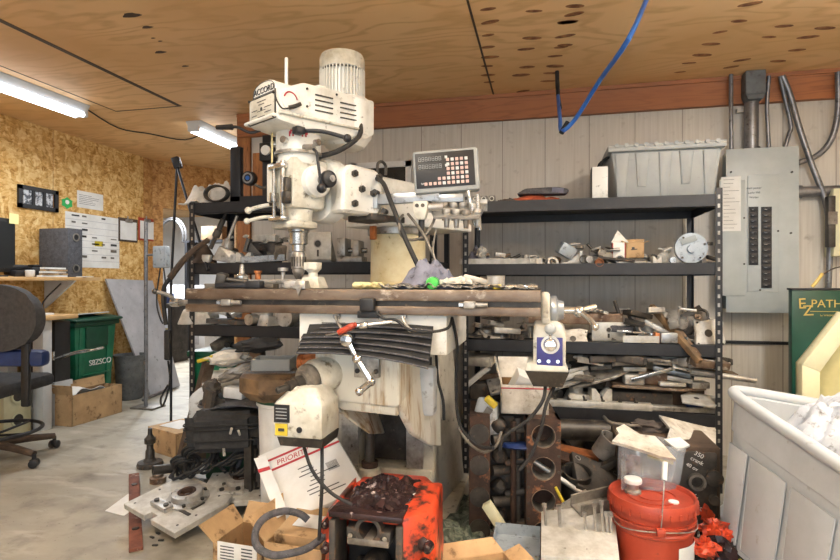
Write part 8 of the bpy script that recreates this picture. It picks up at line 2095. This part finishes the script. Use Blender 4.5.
# jug
p = atd(206, 402, 3.05); b = B('cloudy_jug'); b.T = Matrix.Translation((p.x, p.y, p.z - .09)) @ Matrix.Rotation(.3, 4, 'Z')
b.hull([(x, y, z) for x in (-.08, .08) for y in (-.06, .06) for z in (0, .13)] + [(x * .3, y * .3, .18) for x in (-.08, .08) for y in (-.06, .06)], None, .02); b.cyl((0, 0, .17), (0, 0, .20), .022); b.tube([(.02, 0, .185), (.07, 0, .17), (.075, 0, .10)], .01); b.cyl((0, -.062, .1), (0, -.064, .1), .018, m='dark_steel')
one('plastic_jug', b, 'cloudy plastic jug behind the leaning steel channel', 'jug', sol=False)
b = B('green_dark'); p = atd(230, 405, 3.1); b.bb(p.x - .16, p.x + .1, p.y, p.y + .25, .001, p.z, None, .008); one('green_tub', b, 'dark green tub low under the left shelf', 'tub', sol=False)
b = B('yellow'); p = atd(206, 359, 2.98); b.box(p, (.10, .03, .02), (0, -.3, 0), m='yellow', bev=.005); one('yellow_tool', b, 'yellow tool at the top of the leaning channel', 'tool', sol=False)
for k, (px, py, d, s_, m, lb, nm, ct) in enumerate(((238, 372, 2.9, (.22, .08, .07), 'dull_steel', 'long grey pump body slanting under the shelf', 'grey_pump', 'pump'), (229, 358, 3.0, (.24, .14, .09), 'rag_white', 'pale dusty housing above the grey pump', 'dusty_housing', 'housing'), (212, 388, 2.95, (.1, .08, .10), 'cast_iron', 'dark lump casting beside the jug', 'dark_lump', 'casting'), (258, 345, 2.9, (.25, .1, .08), 'black_rubber', 'black lumpy hose bundle under the shelf', 'hose_bundle', 'hose'))):
    p = atd(px, py, d); b = B(m); b.blob(p, s_, k + 21, .35, 2.4, sub=3, rot=(0, -.4 if k == 0 else -.1, .2)); one(nm, b, lb, ct, sol=False)
b = B('white_plastic'); p = atd(236, 392, 2.9); b.box(p, (.11, .08, .06), (0, .1, .1), bev=.008); one('white_box', b, 'small white plastic box left of the wooden drum', 'box', sol=False)
# tan wood/hexagonal drum with white tray on a white bucket
p = atd(276, 380, 2.55); 
b = B('white_plastic'); b.lathe([(0, .0), (.125, 0), (.14, p.z - .10 - .02), (.15, p.z - .10 - .015), (.15, p.z - .10), (0, p.z - .10)], (p.x + .04, p.y + .05, .001), n=32); bk = one('white_bucket', b, 'white plastic bucket under the brown wooden drum', 'bucket', sol=True)
b = B('green_dark'); b.ring((p.x + .04, p.y + .05, p.z - .098), (0, 0, 1), .152, .145, .012)
one('bucket_ring', b, 'dark green ring around the rim of the white bucket', 'ring', sol=False)
b = B('wood_block'); n = 8; zc0_ = p.z - .085
b.lathe([(0, 0), (.13, 0), (.18, .045), (.18, .11), (.15, .13), (0, .13)], (p.x + .0, p.y + .02, zc0_), n=8); one('wooden_drum', b, 'brown eight sided wooden drum beside the left power feed', 'drum', sol=True)
b = B('tote_grey'); b.T = Matrix.Translation((p.x - .01, p.y, zc0_ + .131)) @ Matrix.Rotation(.25, 4, 'Z'); b.bb(-.14, .14, -.09, .09, 0, .008, 'clear_bag'); b.bb(-.09, .09, -.07, .07, .008, .014); 
for x0_, x1_, y0_, y1_ in ((-.09, -.084, -.07, .07), (.084, .09, -.07, .07), (-.09, .09, -.07, -.064), (-.09, .09, .064, .07)): b.bb(x0_, x1_, y0_, y1_, .014, .06)
one('plastic_tray', b, 'pale plastic tray lying on the wooden drum', 'tray', sol=False)
b = B('copper'); p = atd(302, 362, 2.35); b.cyl(p, p + V((.08, 0, .02)), .03, n=18); b.ring(p + V((-.01, 0, 0)), (1, 0, 0), .036, .03, .02); one('orange_pipe', b, 'orange brown pipe piece behind the left power feed', 'pipe', sol=False)
b = B('dark_steel'); p = atd(262, 432, 2.7); b.bb(p.x - .12, p.x + .1, p.y, p.y + .1, p.z - .03, p.z + .02, 'dark_steel', .006); b.bb(p.x - .10, p.x - .06, p.y, p.y + .1, .001, p.z - .03); b.bb(p.x + .06, p.x + .1, p.y, p.y + .1, .001, p.z - .03); one('iron_trestle', b, 'dark iron trestle below the white bucket', 'trestle', sol=False)

# ------------------------------------------------------------ blue air hose hanging from the ceiling
top = atz(648, -4, ZC - .01)
b = B('blue_hose'); pl = at(562, 131, 3.0)
b.tube([top, at(628, 40, 2.4), at(600, 80, 2.75), at(576, 118, 2.95), pl, at(560, 118, 3.15), at(558, 95, 3.5) ], .011, n=12)
b.tube([pl + V((-.004, 0, -.012)), pl + V((.01, 0, .012)), pl + V((.03, -.02, .04))], .014, m='black_rubber')
b.tube([at(560, 108, 3.3), at(558, 95, 3.5), V((at(557, 86, 3.6).x, 3.6, ZC - .004))], .013, m='black_rubber')
one('air_hose', b, 'blue air hose hanging in a sharp loop from the ceiling', 'hose', sol=False)

for o in bpy.data.objects:
    if '_o' in o: del o['_o']
